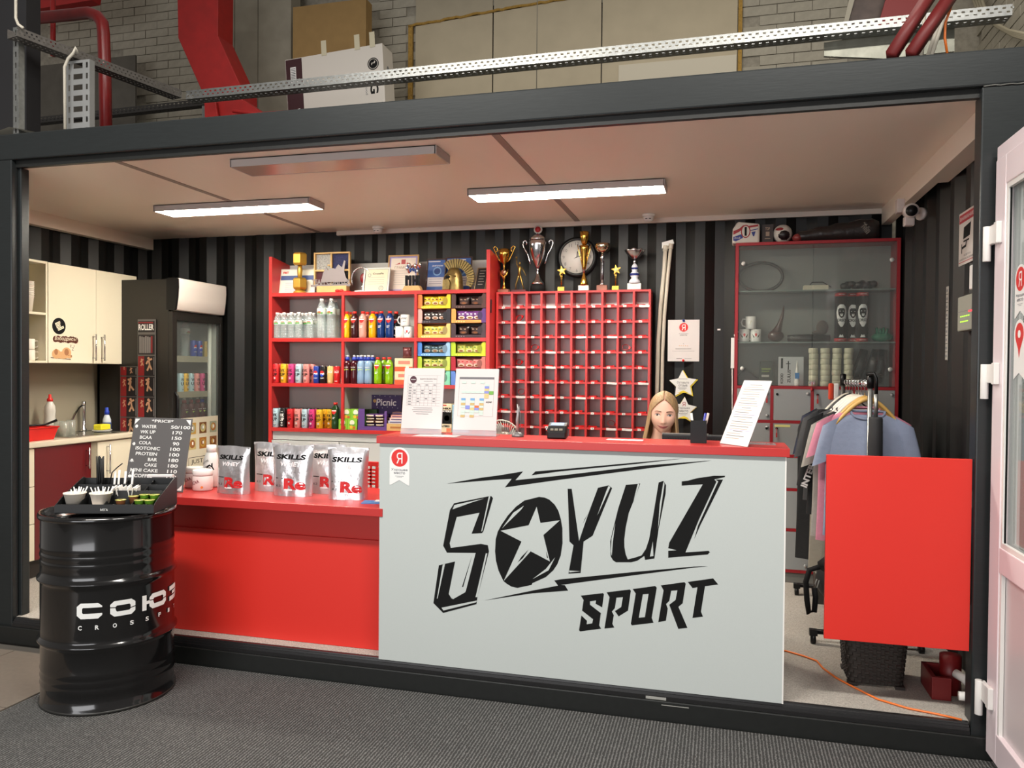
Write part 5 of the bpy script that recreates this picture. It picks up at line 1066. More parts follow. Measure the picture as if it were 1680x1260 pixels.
# mugs on the shelf
mw = M('mug_white', (226, 224, 222), .25)
def pmug(px_, Y, z, label, kind, py):
    x = X(px_, Y, py); t = mug((x, Y, z), label, mw, .036, .088, PI, grp=None); r = .0362; mb = MB()
    if kind == 'word': mb.text('soyuz', 0, .056, .045, .018, 0, 0, .02, .25).text('sport', .006, .035, .028, .008, 0, 0, .02, .25)
    elif kind == 'emblem': mb.disc(0, .052, .008, 1, 0, 12).rect(-.005, .038, .005, .046, 1, .0002).poly([(-.03, .058), (-.012, .04), (-.010, .030), (-.016, .030)], 0, 0).poly([(.03, .058), (.016, .030), (.010, .030), (.012, .04)], 0, 0)
    else: mb.line(-.008, .03, 0, .06, .0025, 2, 0).line(0, .06, .008, .045, .0025, 2, 0)
    mb.slice(r*.3); mb.v = [(x+(r+v[2])*math.sin(v[0]/r), Y-(r+v[2])*math.cos(v[0]/r), z+v[1]) for v in mb.v]; pr('print', mb, [ink, red_p, M('print_gold', (190, 176, 130), .5)], t); return t
pmug(656.2, YA+.015, S2, 'white mug with thin gold print, lower left of the mug stack', 'gold', 548); pmug(670.4, YA+.02, S2, 'white mug with red and black emblem, lower right of the mug stack', 'emblem', 548)
solo('clear_tray', 'thin clear tray between the lower and upper mugs', 'tray', MB().box(X(650, YA, 548), X(675, YA, 548), YA-.015, YA+.05, S2+.0885, S2+.0905), clear)
pmug(665, YA+.02, S2+.091, 'white mug with black script standing on the two lower mugs', 'word', 530)
# display boxes with snack bags
bagp = MB(); nu = 9
def pillow(mb, w_, h_, d_, m=0):
    for s_ in (-1, 1):
        pts = []
        for i in range(nu):
            for j in range(nu):
                u, v = -1+2*i/(nu-1), -1+2*j/(nu-1); b_ = (max(0, 1-u*u)*max(0, 1-v*v))**.4; pts.append((u*w_/2*(1-.06*(1-v*v)), s_*(d_/2*b_+.0004*math.sin(7*u+5*v)), (v+1)*h_/2))
        mb.grid(pts, nu, nu, m)
    return mb
def mkbag(w_, h_, c1, c2, c3):
    t = thing('snack_bag', 'x', 'snack'); obj('wrapper', pillow(MB(), w_, h_, .030), M('wrap_%d_%d_%d' % c1, c1, .3, .15), t)
    mb = MB().at(FF(0, 0, 0)); f = lambda x, z: -(.015*(max(0, 1-(2*x/w_)**2)*max(0, 1-(2*z/h_-1)**2))**.4+.0016)
    mb = MB(); mb.disc(0, h_*.33, w_*.34, 0, 0, 14, h_*.17); mb.text('F', -w_*.2, h_*.68, w_*.16, h_*.2, 1, 0, .05).text('K', w_*.08, h_*.68, w_*.2, h_*.2, 1, 0, .05) if 0 else mb.rect(-w_*.3, h_*.62, w_*.24, h_*.74, 1, 0)
    mb.disc(w_*.02, h_*.30, w_*.2, 2, -.0006, 12, h_*.09)
    mb.v = [(v[0], f(v[0], v[1])+v[2], v[1]) for v in mb.v]; pr('print', mb, [C(c2), C(c3), C((150, 92, 50))], t); return Proto(t)
BG = {'yellow': mkbag(.075, .078, (214, 196, 40), (230, 214, 170), (120, 40, 40)), 'white and black': mkbag(.075, .072, (44, 36, 36), (226, 208, 196), (236, 232, 226)), 'lemon': mkbag(.078, .072, (222, 206, 90), (232, 222, 170), (70, 110, 60)), 'dark brown': mkbag(.085, .070, (44, 26, 24), (92, 62, 50), (150, 120, 100)),
      'purple and white': mkbag(.078, .074, (110, 60, 130), (232, 220, 206), (236, 230, 226)), 'teal': mkbag(.078, .070, (60, 84, 92), (170, 176, 160), (110, 150, 170)), 'lime': mkbag(.078, .074, (190, 196, 90), (226, 214, 160), (70, 110, 40)), 'pink': mkbag(.078, .074, (206, 130, 126), (230, 206, 190), (190, 40, 50))}
def display(x0, x1, z, h, cl, cr_c, cb, bag, label, nb=3, where=''):
    y0, y1 = YS+.012, YS+.20; cx = (x0+x1)/2; ml, mr_, mb_ = C(cl, .5), C(cr_c, .5), C(cb, .5); t = thing('display_box', label, 'box', (cx, y0, z), 'snack display boxes')
    obj('tray', MB().box(x0, x1, y0+.004, y1, z, z+.003).box(x0, x1, y1-.003, y1, z+.003, z+h*.97), ml, t)
    obj('left_panel', MB().box(x0, x0+.003, y0+.004, y1-.003, z+.003, z+h*.97).prism([(x0, z), (x0+.036, z), (x0+.036, z+h*.80), (x0+.030, z+h*.97), (x0, z+h*.97)], y0, y0+.003), ml, t)
    obj('right_panel', MB().box(x1-.003, x1, y0+.004, y1-.003, z+.003, z+h*.97).prism([(x1, z), (x1-.036, z), (x1-.034, z+h*.30), (x1-.042, z+h*.6), (x1-.026, z+h*.97), (x1, z+h*.97)], y0, y0+.003), mr_, t)
    obj('front_lip', MB().box(x0+.0365, x1-.0365, y0, y0+.003, z, z+h*.20), mb_, t)
    mb = MB().at(FF(cx, y0-.0008, z))
    for q in range(4): mb.rect(-.10+.02*q, h*.04, -.09+.02*q, h*.13, 0)
    mb.disc(.09, h*.5, .02, 1, ry=.03); pr('print', mb, [C(tuple(min(255, v+60) for v in cb)), C(tuple(int(v*.7) for v in cr_c))], t)
    for q in range(nb):
        x = x0+.042+(x1-x0-.084)*(q+.5)/nb; BG[bag].put((x, y0+.030+.008*(q % 2), z+.006+h*.10), random.uniform(-.12, .12), '%s snack bag, %s from the left in %s' % (bag, ORD[q], where), 'snack bags')
rws = [S2+.0005, S2+.111, S2+.2215]; c0, c1, c2, c3 = -2.236, -1.975, -1.966, -1.695
display(c0, c1, rws[2], .110, (226, 120, 50), (230, 200, 40), (232, 200, 40), 'yellow', 'yellow display box, top left of the upper snack compartment', where='the top left display box')
display(c0, c1, rws[1], .1095, (226, 170, 160), (40, 36, 44), (44, 38, 46), 'white and black', 'pink and black display box, middle left of the upper snack compartment', where='the pink and black display box')
display(c0, c1, rws[0], .1095, (232, 160, 50), (222, 196, 120), (226, 196, 110), 'lemon', 'orange and cream display box, bottom left of the upper compartment', where='the orange and cream display box')
display(c2, c3, rws[2], .110, (70, 44, 40), (78, 48, 44), (66, 40, 36), 'dark brown', 'dark brown display box, top right of the upper snack compartment', 2, 'the top right dark box')
display(c2, c3, rws[1], .1095, (226, 156, 80), (88, 56, 120), (222, 150, 80), 'purple and white', 'orange and purple display box, middle right of the upper compartment', where='the orange and purple box')
display(c2, c3, rws[0], .1095, (66, 48, 54), (70, 54, 62), (64, 46, 52), 'dark brown', 'dark brown display box, bottom right of the upper compartment', 2, 'the bottom right dark box')
rw3 = [S3+.0005, S3+.110, S3+.2195]
display(c0, c1, rw3[2], .108, (70, 130, 206), (150, 190, 224), (110, 160, 214), 'teal', 'blue display box, top left of the lower snack compartment', where='the blue display box')
display(c0, c1, rw3[1], .108, (168, 196, 50), (190, 206, 90), (176, 200, 60), 'lime', 'lime display box, middle left of the lower snack compartment', where='the middle left lime box')
display(c0, c1, rw3[0], .108, (120, 206, 170), (130, 210, 176), (120, 200, 166), 'lemon', 'mint display box behind the left notice, lower snack compartment', where='the mint display box')
display(c2, c3, rw3[2], .108, (170, 200, 40), (200, 210, 50), (190, 206, 50), 'lime', 'lime display box, top right of the lower snack compartment', where='the top right lime box')
display(c2, c3, rw3[1], .108, (170, 30, 50), (206, 120, 110), (170, 40, 56), 'pink', 'crimson display box, middle right of the lower snack compartment', where='the crimson display box')
display(c2, c3, rw3[0], .108, (90, 130, 206), (100, 140, 206), (90, 130, 206), 'teal', 'blue display box, bottom right of the lower compartment', where='the lower blue display box')
for p_ in BG.values(): p_.done()
# small tea boxes, bars and cartons on the two lower shelves
def pbox(name, label, pxl, pxr, z, h, y0, d_, mat, cat='box', prints=(), pm=None, py=680, grp=None):
    x0, x1 = X(pxl, y0, py), X(pxr, y0, py); o = solo(name, label, cat, MB().box(x0, x1, y0, y0+d_, z, z+h), mat, .001, group=grp)
    if prints:
        mb = MB().at(FF((x0+x1)/2, y0-.0006, z)); w_ = x1-x0
        for q in prints:
            if q[0] == 'd': mb.disc(q[1]*w_, q[2]*h, q[3]*h, q[4], .0002+.0002*q[4], 16)
            elif q[0] == 'r': mb.rect(q[1]*w_, q[2]*h, q[3]*w_, q[4]*h, q[5], .0004)
            else: mb.text(q[1], q[2]*w_, q[3]*h, q[4]*w_, q[5]*h, q[6], .0012, .03)
        pr('print', mb, pm, o)
    return o
tg = C((130, 190, 50)); tpr = [('d', 0, .68, .26, 0), ('d', -.1, .25, .16, 1), ('d', .22, .2, .14, 2), ('r', -.3, .44, .3, .5, 3)]; tpm = [C((226, 226, 206)), C((226, 178, 50)), C((190, 90, 40)), C((60, 120, 40))]
for k, (a, b_, z) in enumerate(((555.5, 569.5, 0), (570, 585.5, 0), (562, 575.6, 1), (576, 591, 1))): pbox('juice_carton', 'small green juice carton, %s' % ('lower left', 'lower right', 'upper left', 'upper right')[k]+' of the four beside the cans', a, b_, S4+.0805*z, .080, YS+.014+.006*z, .05, tg, 'carton', tpr, tpm, grp='green juice cartons')
for k, px_ in enumerate((598, 612)): pbox('juice_carton', 'dark green carton behind the upper green cartons, %s one' % ('left', 'right')[k], px_-7, px_+6, S4+.0, .155, YS+.15, .05, C((46, 84, 34)), 'carton')
pur = C((92, 62, 130)); pt = thing('bar_display', 'purple display box of chocolate bars with white lettering card', 'display box', (X(618, YS, 690), YS+.05, S4)); xa, xb = X(587, YS+.014, 690), X(634, YS+.014, 690)
obj('box', MB().box(xa, xb, YS+.014, YS+.018, S4, S4+.03).box(xa, xa+.055, YS+.0185, YS+.022, S4, S4+.165).box(xa, xb, YS+.05, YS+.19, S4, S4+.004).box(xb-.02, xb, YS+.0185, YS+.022, S4, S4+.15), pur, pt)
ca, cb_ = X(607, YS+.16, 660), X(656, YS+.16, 660); obj('header_card', MB().box(ca, cb_, YS+.19, YS+.195, S4, Z(630, 648, YS+.19)), C((58, 38, 92)), pt)
mb = MB().at(FF((ca+cb_)/2, YS+.189, Z(630, 660, YS+.19))).text('Picnic', .0, 0, .17, .055, 0, .0004, .02, .1).disc(-.10, .01, .014, 1)
for q in range(10): mb.disc(-.1+.022*q, .045-.09*(q % 2)+.004*(q % 3), .003, 0, n=6)
pr('print', mb, [white_ink, C((190, 160, 90))], pt)
bc1, bc2 = C((90, 50, 40)), C((220, 190, 90))
for r_ in range(5):
    for c_ in range(2):
        x0 = X(597.5, YS+.03, 690)+.078*c_; z = S4+.0045+.024*r_; o = solo('chocolate_bar', 'wrapped chocolate bar, %s from the bottom in the %s stack of the purple box' % (ORD[r_], ('left', 'right')[c_]), 'snack', MB().box(x0, x0+.074, YS+.055+.01*(r_ % 2), YS+.175, z, z+.021), [bc1, C((60, 40, 90)), bc1, C((70, 40, 50)), C((84, 52, 110))][r_], .006, group='chocolate bars in the purple box')
        pr('print', MB().at(FF(x0+.037, YS+.0542+.01*(r_ % 2), z+.0105)).rect(-.03, -.004, .03, .005, 0).rect(-.02, -.007, .012, -.005, 1), [C((232, 222, 200)), bc2], o)
bx = pbox('bar_carton', 'beige open carton of snack bars behind the left notice', 634.5, 664, S4, .055, YS+.014, .12, C((206, 170, 110)), prints=[('t', 'BAR', 0, .5, .5, .4, 0)] if 0 else [('r', -.3, .35, .3, .6, 0)], pm=[C((170, 110, 60))])
for r_ in range(4): pbox('snack_bar', 'pale wrapped snack bar, %s from the bottom above the beige carton' % ORD[r_], 637+r_*2.2, 662, S4+.0555+.022*r_, .021, YS+.02+.008*r_, .09, C([(190, 190, 206), (226, 206, 196), (216, 160, 150), (90, 60, 60)][r_]), 'snack', [('r', -.4, .3, .4, .6, 0)], [C((60, 50, 100))], grp='bars above the beige carton')
ck = pbox('snack_carton', 'dark and cream snack carton seen between the two notices', 720, 741, S4, .215, YS+.02, .12, C((226, 214, 180)), prints=[('r', -.5, .30, .5, .78, 0), ('d', .12, .5, .1, 1), ('t', 'CHIKA', .06, .84, .8, .07, 0), ('t', 'LAYERS', .06, .74, .8, .06, 2), ('t', 'LAYERS', -.05, .22, .8, .07, 0), ('r', -.4, .93, .1, .97, 3), ('r', .1, .02, .45, .15, 4)], pm=[ink, C((90, 74, 60)), white_ink, C((190, 40, 40)), C((226, 130, 90))])
pbox('snack_carton', 'plain blue carton right of the dark snack carton', 742, 770, S4, .21, YS+.02, .12, C((150, 190, 214))); pbox('snack_carton', 'crimson carton at the right end behind the right notice', 771, 795, S4, .16, YS+.02, .12, C((170, 40, 50)))
for k in range(2): pbox('soup_carton', 'white and orange carton, %s of the pair right of the green bottles' % ('lower', 'upper')[k], 647.5, 677, S3+.101*k, .10, YS+.016, .10, C((226, 206, 170)), 'carton', [('r', -.5, 0, .5, .35, 0), ('r', -.3, .55, .35, .8, 1), ('d', .2, .3, .14, 2)], [C((220, 90, 50)), C((214, 130, 110)), C((232, 222, 206))], py=605, grp='white and orange cartons')
t = solo('snack_bag', 'loose clear-brown snack bag lying on top of the orange cartons', 'snack', pillow(MB().at(Matrix.Translation((X(669, YS+.06, 580), YS+.05, S3+.2015))), .075, .085, .05), M('wrap_brown', (110, 60, 60), .25, .2))
# ------------------------------------------------------------------ top of the shelf unit
def framed(name, label, cat, pxl, pxr, pyt, pyb, Y, fm_, pm_, bw=.010, z0=S1, lean=.04):
    x0, x1 = X(pxl, Y, 450), X(pxr, Y, 450); h = Z((pxl+pxr)/2, pyt, Y)-z0; t = thing(name, label, cat, ((x0+x1)/2, Y, z0)); T = frame((x0, Y, z0), (1, 0, 0), (0, lean, h)); w_ = x1-x0; h = math.hypot(h, lean)
    obj('frame', MB().at(T).box(0, w_, 0, bw, -.012, 0).box(0, w_, h-bw, h, -.012, 0).box(0, bw, bw, h-bw, -.012, 0).box(w_-bw, w_, bw, h-bw, -.012, 0), fm_, t, .001); obj('sheet', MB().at(T).box(bw, w_-bw, bw, h-bw, -.010, -.006), pm_, t)
    return t, T @ Matrix.Translation((0, 0, -.0055)), w_, h
f_w = M('frame_white', (206, 206, 200), .4); f_g = M('frame_oak', (176, 136, 78), .4); f_d = M('frame_walnut', (60, 34, 26), .35)
t, T, w_, h = framed('certificate', 'white certificate with blue band and red heading at the left end', 'certificate', 457, 516, 440, 481, YS+.10, f_w, M('cert_white', (216, 214, 200), .5), .006)
mb = MB().at(T).text('FMT', w_*.14, h*.86, w_*.16, h*.1, 0, .0004, .05).rect(.006, h*.56, w_-.006, h*.74, 1)
for q in range(5): mb.rect(w_*.15, h*(.44-.08*q), w_*(.75-.1*(q % 2)), h*(.455-.08*q), 2)
pr('print', mb, [C((190, 50, 40)), C((60, 80, 130)), grey_t], t)
# gold dumbbell trophy
gd = M('gold_paint', (190, 150, 60), .32, .6, .1, 30); x = X(492, YS+.07, 460); s_ = MPP(x, YS+.07); c = (x, YS+.07, S1)
t = thing('dumbbell_trophy', 'gold painted dumbbell standing upright as a trophy', 'trophy', c)
obj('base', MB().lathe([(.052, 0), (.052, .012), (.038, .020), (.036, .03)], 24, c=c), gd, t)
def hexh(z0, z1): return [(.046, z0), (.060, z0+.014), (.060, z1-.014), (.046, z1)]
mb = MB().lathe(hexh(.031, .125), 6, c=c, sm=False); obj('weight', mb, gd, t, .003); obj('weight', MB().lathe(hexh(.225, .325), 6, c=c, sm=False), gd, t, .003); obj('grip', MB().lathe([(.016, .125), (.019, .15), (.021, .175), (.019, .20), (.016, .225)], 16, c=c), gd, t)
# puzzle plaque
Yp = YS+.09; x0, x1 = X(516, Yp, 450), X(575, Yp, 450); zt = Z(545, 414, Yp); t = thing('puzzle_plaque', 'wooden puzzle plaque with grey metal figures and lettering', 'plaque', ((x0+x1)/2, Yp, S1)); w_ = x1-x0; zb3 = S1+.055
wd_ = M('plaque_wood', (196, 160, 100), .5, 0, .05, 20, .08)
obj('foot', MB().box(x0+.035, x1-.02, Yp-.03, Yp+.03, S1, zb3), wd_, t, .003); obj('frame', MB().box(x0, x1, Yp-.014, Yp+.012, zb3, zb3+.012).box(x0, x1, Yp-.014, Yp+.012, zt-.012, zt).box(x0, x0+.012, Yp-.014, Yp+.012, zb3+.012, zt-.012).box(x1-.012, x1, Yp-.014, Yp+.012, zb3+.012, zt-.012).box(x0+w_*.46, x0+w_*.50, Yp-.012, Yp+.01, zb3+.012, zt-.012).box(x0+.012, x1-.012, Yp-.0115, Yp+.009, zb3+(zt-zb3)*.44, zb3+(zt-zb3)*.49).box(x0+w_*.38, x0+w_*.46, Yp-.012, Yp+.01, zb3+(zt-zb3)*.6, zb3+(zt-zb3)*.64), wd_, t, .002)
zm = zb3+(zt-zb3)*.46; xm = x0+w_*.48
for a, b_, c_, d_, m in ((x0+.013, xm, zm, zt-.013, M('granite_pale', (150, 150, 146), .7, 0, .3, 90, .4)), (xm, x1-.013, zm, zt-.013, M('felt_navy', (24, 28, 74), .7, 0, .3, 90, .5)), (x0+.013, xm, zb3+.012, zm, M('felt_wine', (70, 14, 24), .7, 0, .3, 90, .5)), (xm, x1-.013, zb3+.012, zm, M('felt_black', (20, 20, 24), .7))): obj('filling', MB().box(a, b_, Yp+.0095, Yp+.0115, c_, d_), m, t)
mg = M('cut_metal', (120, 112, 112), .45, .5); y = Yp-.024
mb = MB(); mb.prism([(x0+w_*.22, zb3+.03), (x0+w_*.95, zb3+.03), (x0+w_*.86, zm-.01), (x0+w_*.90, zm+.07), (x0+w_*.86, zm+.075), (x0+w_*.80, zm+.02), (x0+w_*.70, zm+.045), (x0+w_*.62, zm+.01), (x0+w_*.50, zm+.02), (x0+w_*.42, zm+.0), (x0+w_*.36, zm+.03), (x0+w_*.28, zm-.02)], y, y+.003); obj('figures', mb, mg, t)
obj('lettering', MB().prism([(x0-.02, zb3-.005), (x1+.01, zb3-.005), (x1+.01, zb3+.012), (x0-.02, zb3+.012)], y, y+.003).at(FF((x0+x1)/2, y+.0005, zb3+.033)).text('TEAM COMPLEX', 0, 0, w_*1.08, .045, 0, .0, .03), mg, t)
mb = MB().ball((x1-.05, Yp-.055, S1+.012), (.02, .012, .012)).ball((x1-.085, Yp-.055, S1+.012), (.02, .012, .012)).tube([(x1-.065, Yp-.055, S1+.006), (x1-.03, Yp-.06, S1+.006), (x1+.03, Yp-.055, S1+.006)], .005, 6)
solo('red_ribbon', 'small red ribbon bow lying before the wooden plaque', 'ribbon', mb, red_p)
Yh = YS+.11; x0, x1 = X(578, Yh, 450), X(609, Yh, 450); t = thing('ring_award', 'silver curved award holding a dark red heart', 'award', ((x0+x1)/2, Yh, S1)); cx, cz, rr = (x0+x1)/2, S1+.105, .085
pts = [(cx+rr*math.cos(a), Yh, cz+rr*1.1*math.sin(a)) for a in [(-.9+i*.20) for i in range(1, 24)]]; obj('ring', MB().tube(pts, [.006+.008*abs(math.sin(i*.14)) for i in range(23)], 8, flat=.5), chrome, t); obj('base', MB().box(cx-.05, cx+.05, Yh-.025, Yh+.025, S1, S1+.018), white, t, .003); obj('heart', MB().ball((cx+.02, Yh, cz+.01), (.034, .012, .042)), M('heart_red', (120, 16, 24), .3), t); obj('stem', MB().tube([(cx, Yh, S1+.018), (cx+.01, Yh, cz-.03)], .006, 8), chrome, t)
t, T, w_, h = framed('certificate', 'cream certificate with black heading left of the gold-framed diploma', 'certificate', 594, 637, 438, 481, YS+.06, f_w, M('cert_cream', (206, 200, 170), .5), .012)
mb = MB().at(T).text('CrossFit', w_*.55, h*.76, w_*.42, h*.07, 0, .0004, .02).disc(w_*.22, h*.7, .014, 1).disc(w_*.22, h*.7, .010, 2, .0008).disc(w_*.7, h*.16, .020, 1).disc(w_*.7, h*.16, .015, 2, .0008).text('CF', w_*.7, h*.16, .018, .014, 0, .0012)
for q in range(4): mb.rect(w_*.2, h*(.60-.09*q), w_*.8, h*(.61-.09*q), 1)
for a in ((.05, .05, .95, .06), (.05, .94, .95, .95), (.05, .05, .06, .95), (.94, .05, .95, .95)): mb.rect(a[0]*w_+.006, a[1]*h, a[2]*w_-.006, a[3]*h, 1)
pr('print', mb, [ink, grey_t, M('cert_cream')], t)
t, T, w_, h = framed('diploma', 'diploma with lilac border in a gold wooden frame', 'diploma', 634, 684, 417, 481, YS+.12, f_g, M('diploma_lilac', (150, 138, 186), .5), .011)
mb = MB().at(T).rect(.024, .024, w_-.024, h-.024, 0).rect(w_*.43, h*.76, w_*.57, h*.88, 1, .001).text('ГРАМОТА', w_*.5, h*.67, w_*.56, h*.07, 2, .001, .02)
mb.poly([(w_*.22, h*.74), (w_*.40, h*.76), (w_*.38, h*.80)], 1, .001).poly([(w_*.78, h*.74), (w_*.60, h*.76), (w_*.62, h*.80)], 1, .001)
for q in range(7): mb.rect(w_*(.2+.03*(q % 2)), h*(.57-.06*q), w_*(.8-.05*(q % 3)), h*(.575-.06*q), 3, .001)
pr('print', mb, [C((214, 200, 186)), C((170, 60, 60)), C((120, 96, 70)), grey_t], t)
# lettered trophy on wood wedge
Yt = YS+.045; cx = X(678, Yt, 460); t = thing('lettered_trophy', 'small metal lettered trophy on a wooden wedge base', 'trophy', (cx, Yt, S1))
obj('base', MB().prism([(cx-.085, S1), (cx+.075, S1), (cx+.055, S1+.038), (cx-.06, S1+.038)], Yt-.03, Yt+.03), wd_, t, .002)
obj('letters', (lambda m: m)(MB().box(cx-.065, cx-.045, Yt-.008, Yt+.008, S1+.038, S1+.12).box(cx-.045, cx-.035, Yt-.008, Yt+.008, S1+.085, S1+.115).box(cx-.035, cx-.015, Yt-.008, Yt+.008, S1+.038, S1+.12).box(cx-.008, cx+.010, Yt-.008, Yt+.008, S1+.038, S1+.12).box(cx+.010, cx+.018, Yt-.008, Yt+.008, S1+.07, S1+.09).box(cx+.018, cx+.034, Yt-.008, Yt+.008, S1+.038, S1+.12).box(cx+.036, cx+.052, Yt-.008, Yt+.008, S1+.038, S1+.12)), M('letters_black', (26, 24, 26), .25, .6), t, .002)
random.seed(3); mb = MB()
for q in range(16): mb.ball((cx-.05+.007*q, Yt+random.uniform(-.012, .01), S1+.15+.045*random.random()+.01*(q % 2)), (.012, .010, .018), q % 3, 6, 5)
obj('sculpted_top', mb, [chrome, C((60, 84, 150), .3, .4), C((150, 70, 50), .3, .4)], t)
for (a, b_, tp, lb, zz_) in ((697.5, 729.5, 423, 'blue diploma in a dark frame left of the helmet', .13), (728.5, 772, 420, 'blue diploma in a wide dark frame behind the helmet', .15)):
    t, T, w_, h = framed('diploma', lb, 'diploma', a, b_, tp, 481, YS+zz_, f_d, M('diploma_blue', (44, 84, 150), .5), .010)
    mb = MB().at(T).rect(.012, h*.16, w_-.012, h*.44, 0).rect(.012, h*.90, w_-.05, h*.93, 0).text('ДИПЛОМ', w_*.55, h*.78, w_*.55, h*.05, 1, .001, .02).disc(w_*.55, h*.62, w_*.22, 2, .0006).disc(w_*.55, h*.62, w_*.16, 3, .0008)
    for q in range(3): mb.rect(w_*.16, h*(.38-.07*q), w_*.8, h*(.39-.07*q), 4, .0012)
    pr('print', mb, [C((196, 190, 190)), white_ink, C((110, 150, 196)), C((30, 60, 120)), C((50, 50, 90))], t)
# helmet
bz = M('bronze', (136, 116, 70), .35, .8, .15, 40, .25); Yh = YS+.075; cx = X(746, Yh, 460); t = thing('spartan_helmet', 'bronze crested warrior helmet standing before the blue diploma', 'helmet', (cx, Yh, S1)); c = (cx, Yh, S1)
nu, nv = 25, 13; pts = []
for i in range(nu):
    a = 2*PI*i/(nu-1)
    for j in range(nv):
        ph = PI/2*j/(nv-1); z = .175*math.sin(ph); rr = math.cos(ph)**.6; rr = max(rr, .0); x = .072*rr*math.cos(a); y = .062*rr*math.sin(a)
        if math.cos(a) < 0 and z < .09: x *= 1.12
        pts.append((cx-.005+x, Yh+y, S1+z))
obj('shell', MB().grid(pts, nu, nv), bz, t); mb = MB()
mb.ball((cx-.038, Yh-.056, S1+.098), (.018, .010, .012), 0, 12, 8); obj('eye_hole', mb, ink, t)
obj('brow', MB().tube([(cx-.074, Yh-.03, S1+.06), (cx-.066, Yh-.046, S1+.10), (cx-.04, Yh-.060, S1+.122), (cx-.005, Yh-.064, S1+.118), (cx+.03, Yh-.058, S1+.10)], .005, 8), bz, t)
obj('cheek_guard', MB().prism([(cx-.076, S1), (cx-.020, S1), (cx-.012, S1+.05), (cx-.03, S1+.085), (cx-.072, S1+.075)], Yh-.072, Yh-.058), bz, t, .004)
n = 19; mb = MB()
for i in range(n):
    a = 2.25-2.6*i/(n-1); a2 = a-.105; r0, r1 = .088, .158-.025*max(0, (i-10)/9); 
    q = [(cx+.012+r0*math.cos(a), S1+.082+r0*1.02*math.sin(a)), (cx+.012+r1*math.cos(a), S1+.082+r1*math.sin(a)), (cx+.012+r1*math.cos(a2), S1+.082+r1*math.sin(a2)), (cx+.012+r0*math.cos(a2), S1+.082+r0*1.02*math.sin(a2))]
    q = [(x_, max(z_, S1+.004)) for x_, z_ in q]
    if abs(q[1][1]-q[0][1])+abs(q[1][0]-q[0][0]) > .01: mb.prism(q, Yh-.010, Yh+.010)
obj('crest', mb, bz, t, stuff=True)
t, T, w_, h = framed('small_plaque', 'small dark plaque in a light frame leaning at the right end', 'plaque', 777, 796, 436, 481, YS+.06, M('frame_ash', (130, 112, 84), .5), M('plaque_black', (34, 34, 36), .5), .007, lean=.10)
mb = MB().at(T)
for q in range(6): mb.rect(w_*.25, h*(.85-.12*q), w_*(.75-.08*(q % 2)), h*(.88-.12*q), 0)
pr('print', mb, [C((160, 156, 146))], t)
# ================================================================== TROPHIES ON THE RACK
GT = GZ+.0005; YT = 2.215
silver = M('silver', (206, 206, 210), .13, 1); marb = M('marble_brown', (140, 84, 62), .3, 0, 0, 20, .25); marw = M('marble_white', (214, 212, 204), .35)
def tro(label, px_, name='trophy'):
    x = X(px_, YT, 460); m = MPP(x, YT); t = thing(name, label, 'trophy', (x, YT, GT)); return t, x, m
def lpx(prof, x, m, z0=0, n=24): return MB().lathe([(max(r*m, .0001), (h_+z0)*m) for r, h_ in prof], n, c=(x, YT, GT))
def bpx(x, m, hw, hd, z0, z1): return MB().box(x-hw*m, x+hw*m, YT-hd*m, YT+hd*m, GT+z0*m, GT+z1*m)
def earpx(x, m, s, pts, r): return MB().tube([(x+s*a*m, YT, GT+b_*m) for a, b_ in pts], r*m, 8)
t, x, m = tro('gold two-handled cup with marble base, leftmost of the trophies', 827)
obj('base', bpx(x, m, 9, 6, 0, 5), marb, t, .001); obj('cup', lpx([(5, 5), (3, 9), (1.6, 14), (1.2, 22), (3.5, 24), (1.2, 26), (1.2, 40), (2.4, 43), (1.4, 46), (6, 52), (9, 62), (9.5, 71), (8.7, 71), (.1, 55)], x, m), gold, t)
obj('wreath_disc', MB().tube([(x-7*m, YT-1*m, GT+38*m), (x-4.5*m, YT-2*m, GT+29*m), (x, YT-2*m, GT+25*m), (x+4.5*m, YT-2*m, GT+29*m), (x+7*m, YT-1*m, GT+38*m)], [1.2*m, 1.9*m, 2.2*m, 1.9*m, 1.2*m], 8), gold, t); obj('medal', MB().tube([(x, YT-3.5*m, GT+33*m), (x, YT-1.5*m, GT+33*m)], 4.2*m, 18), M('rose_gold', (206, 160, 130), .3, .8), t)
for s in (-1, 1): obj('handle', earpx(x, m, s, [(5, 50), (9, 54), (13, 62), (17, 71), (18.5, 74), (15.5, 76), (12, 73), (11.5, 68), (14, 67)], 1.1), gold, t)
t, x, m = tro('gold figure of a player raising one arm, second trophy from the left', 852)
obj('base', bpx(x, m, 12, 5, 0, 4), M('base_cherry', (90, 26, 24), .3), t, .001); obj('plate', bpx(x-1*m, m, 6, .4, 1, 3.2), gold, t) ; t.children[-1].location.y = -5.3*m if False else 0
mb = MB()
def limb(*p, r): mb.tube([(x+a*m, YT+d_*m, GT+b_*m) for a, d_, b_ in p], [v*m for v in r], 8)
limb((-6, 0, 4.5), (-5.5, 0, 13), (-2, 0, 24), (-.5, 0, 30), r=[1.0, 1.3, 1.9, 2.4]); limb((8, 0, 4.5), (5, 0, 14), (2.5, 0, 24), (.5, 0, 30), r=[1.0, 1.3, 1.9, 2.4]); limb((0, 0, 27), (.2, 0, 34), (.5, 0, 41), (.6, 0, 44), r=[2.6, 2.6, 3.2, 1.2])
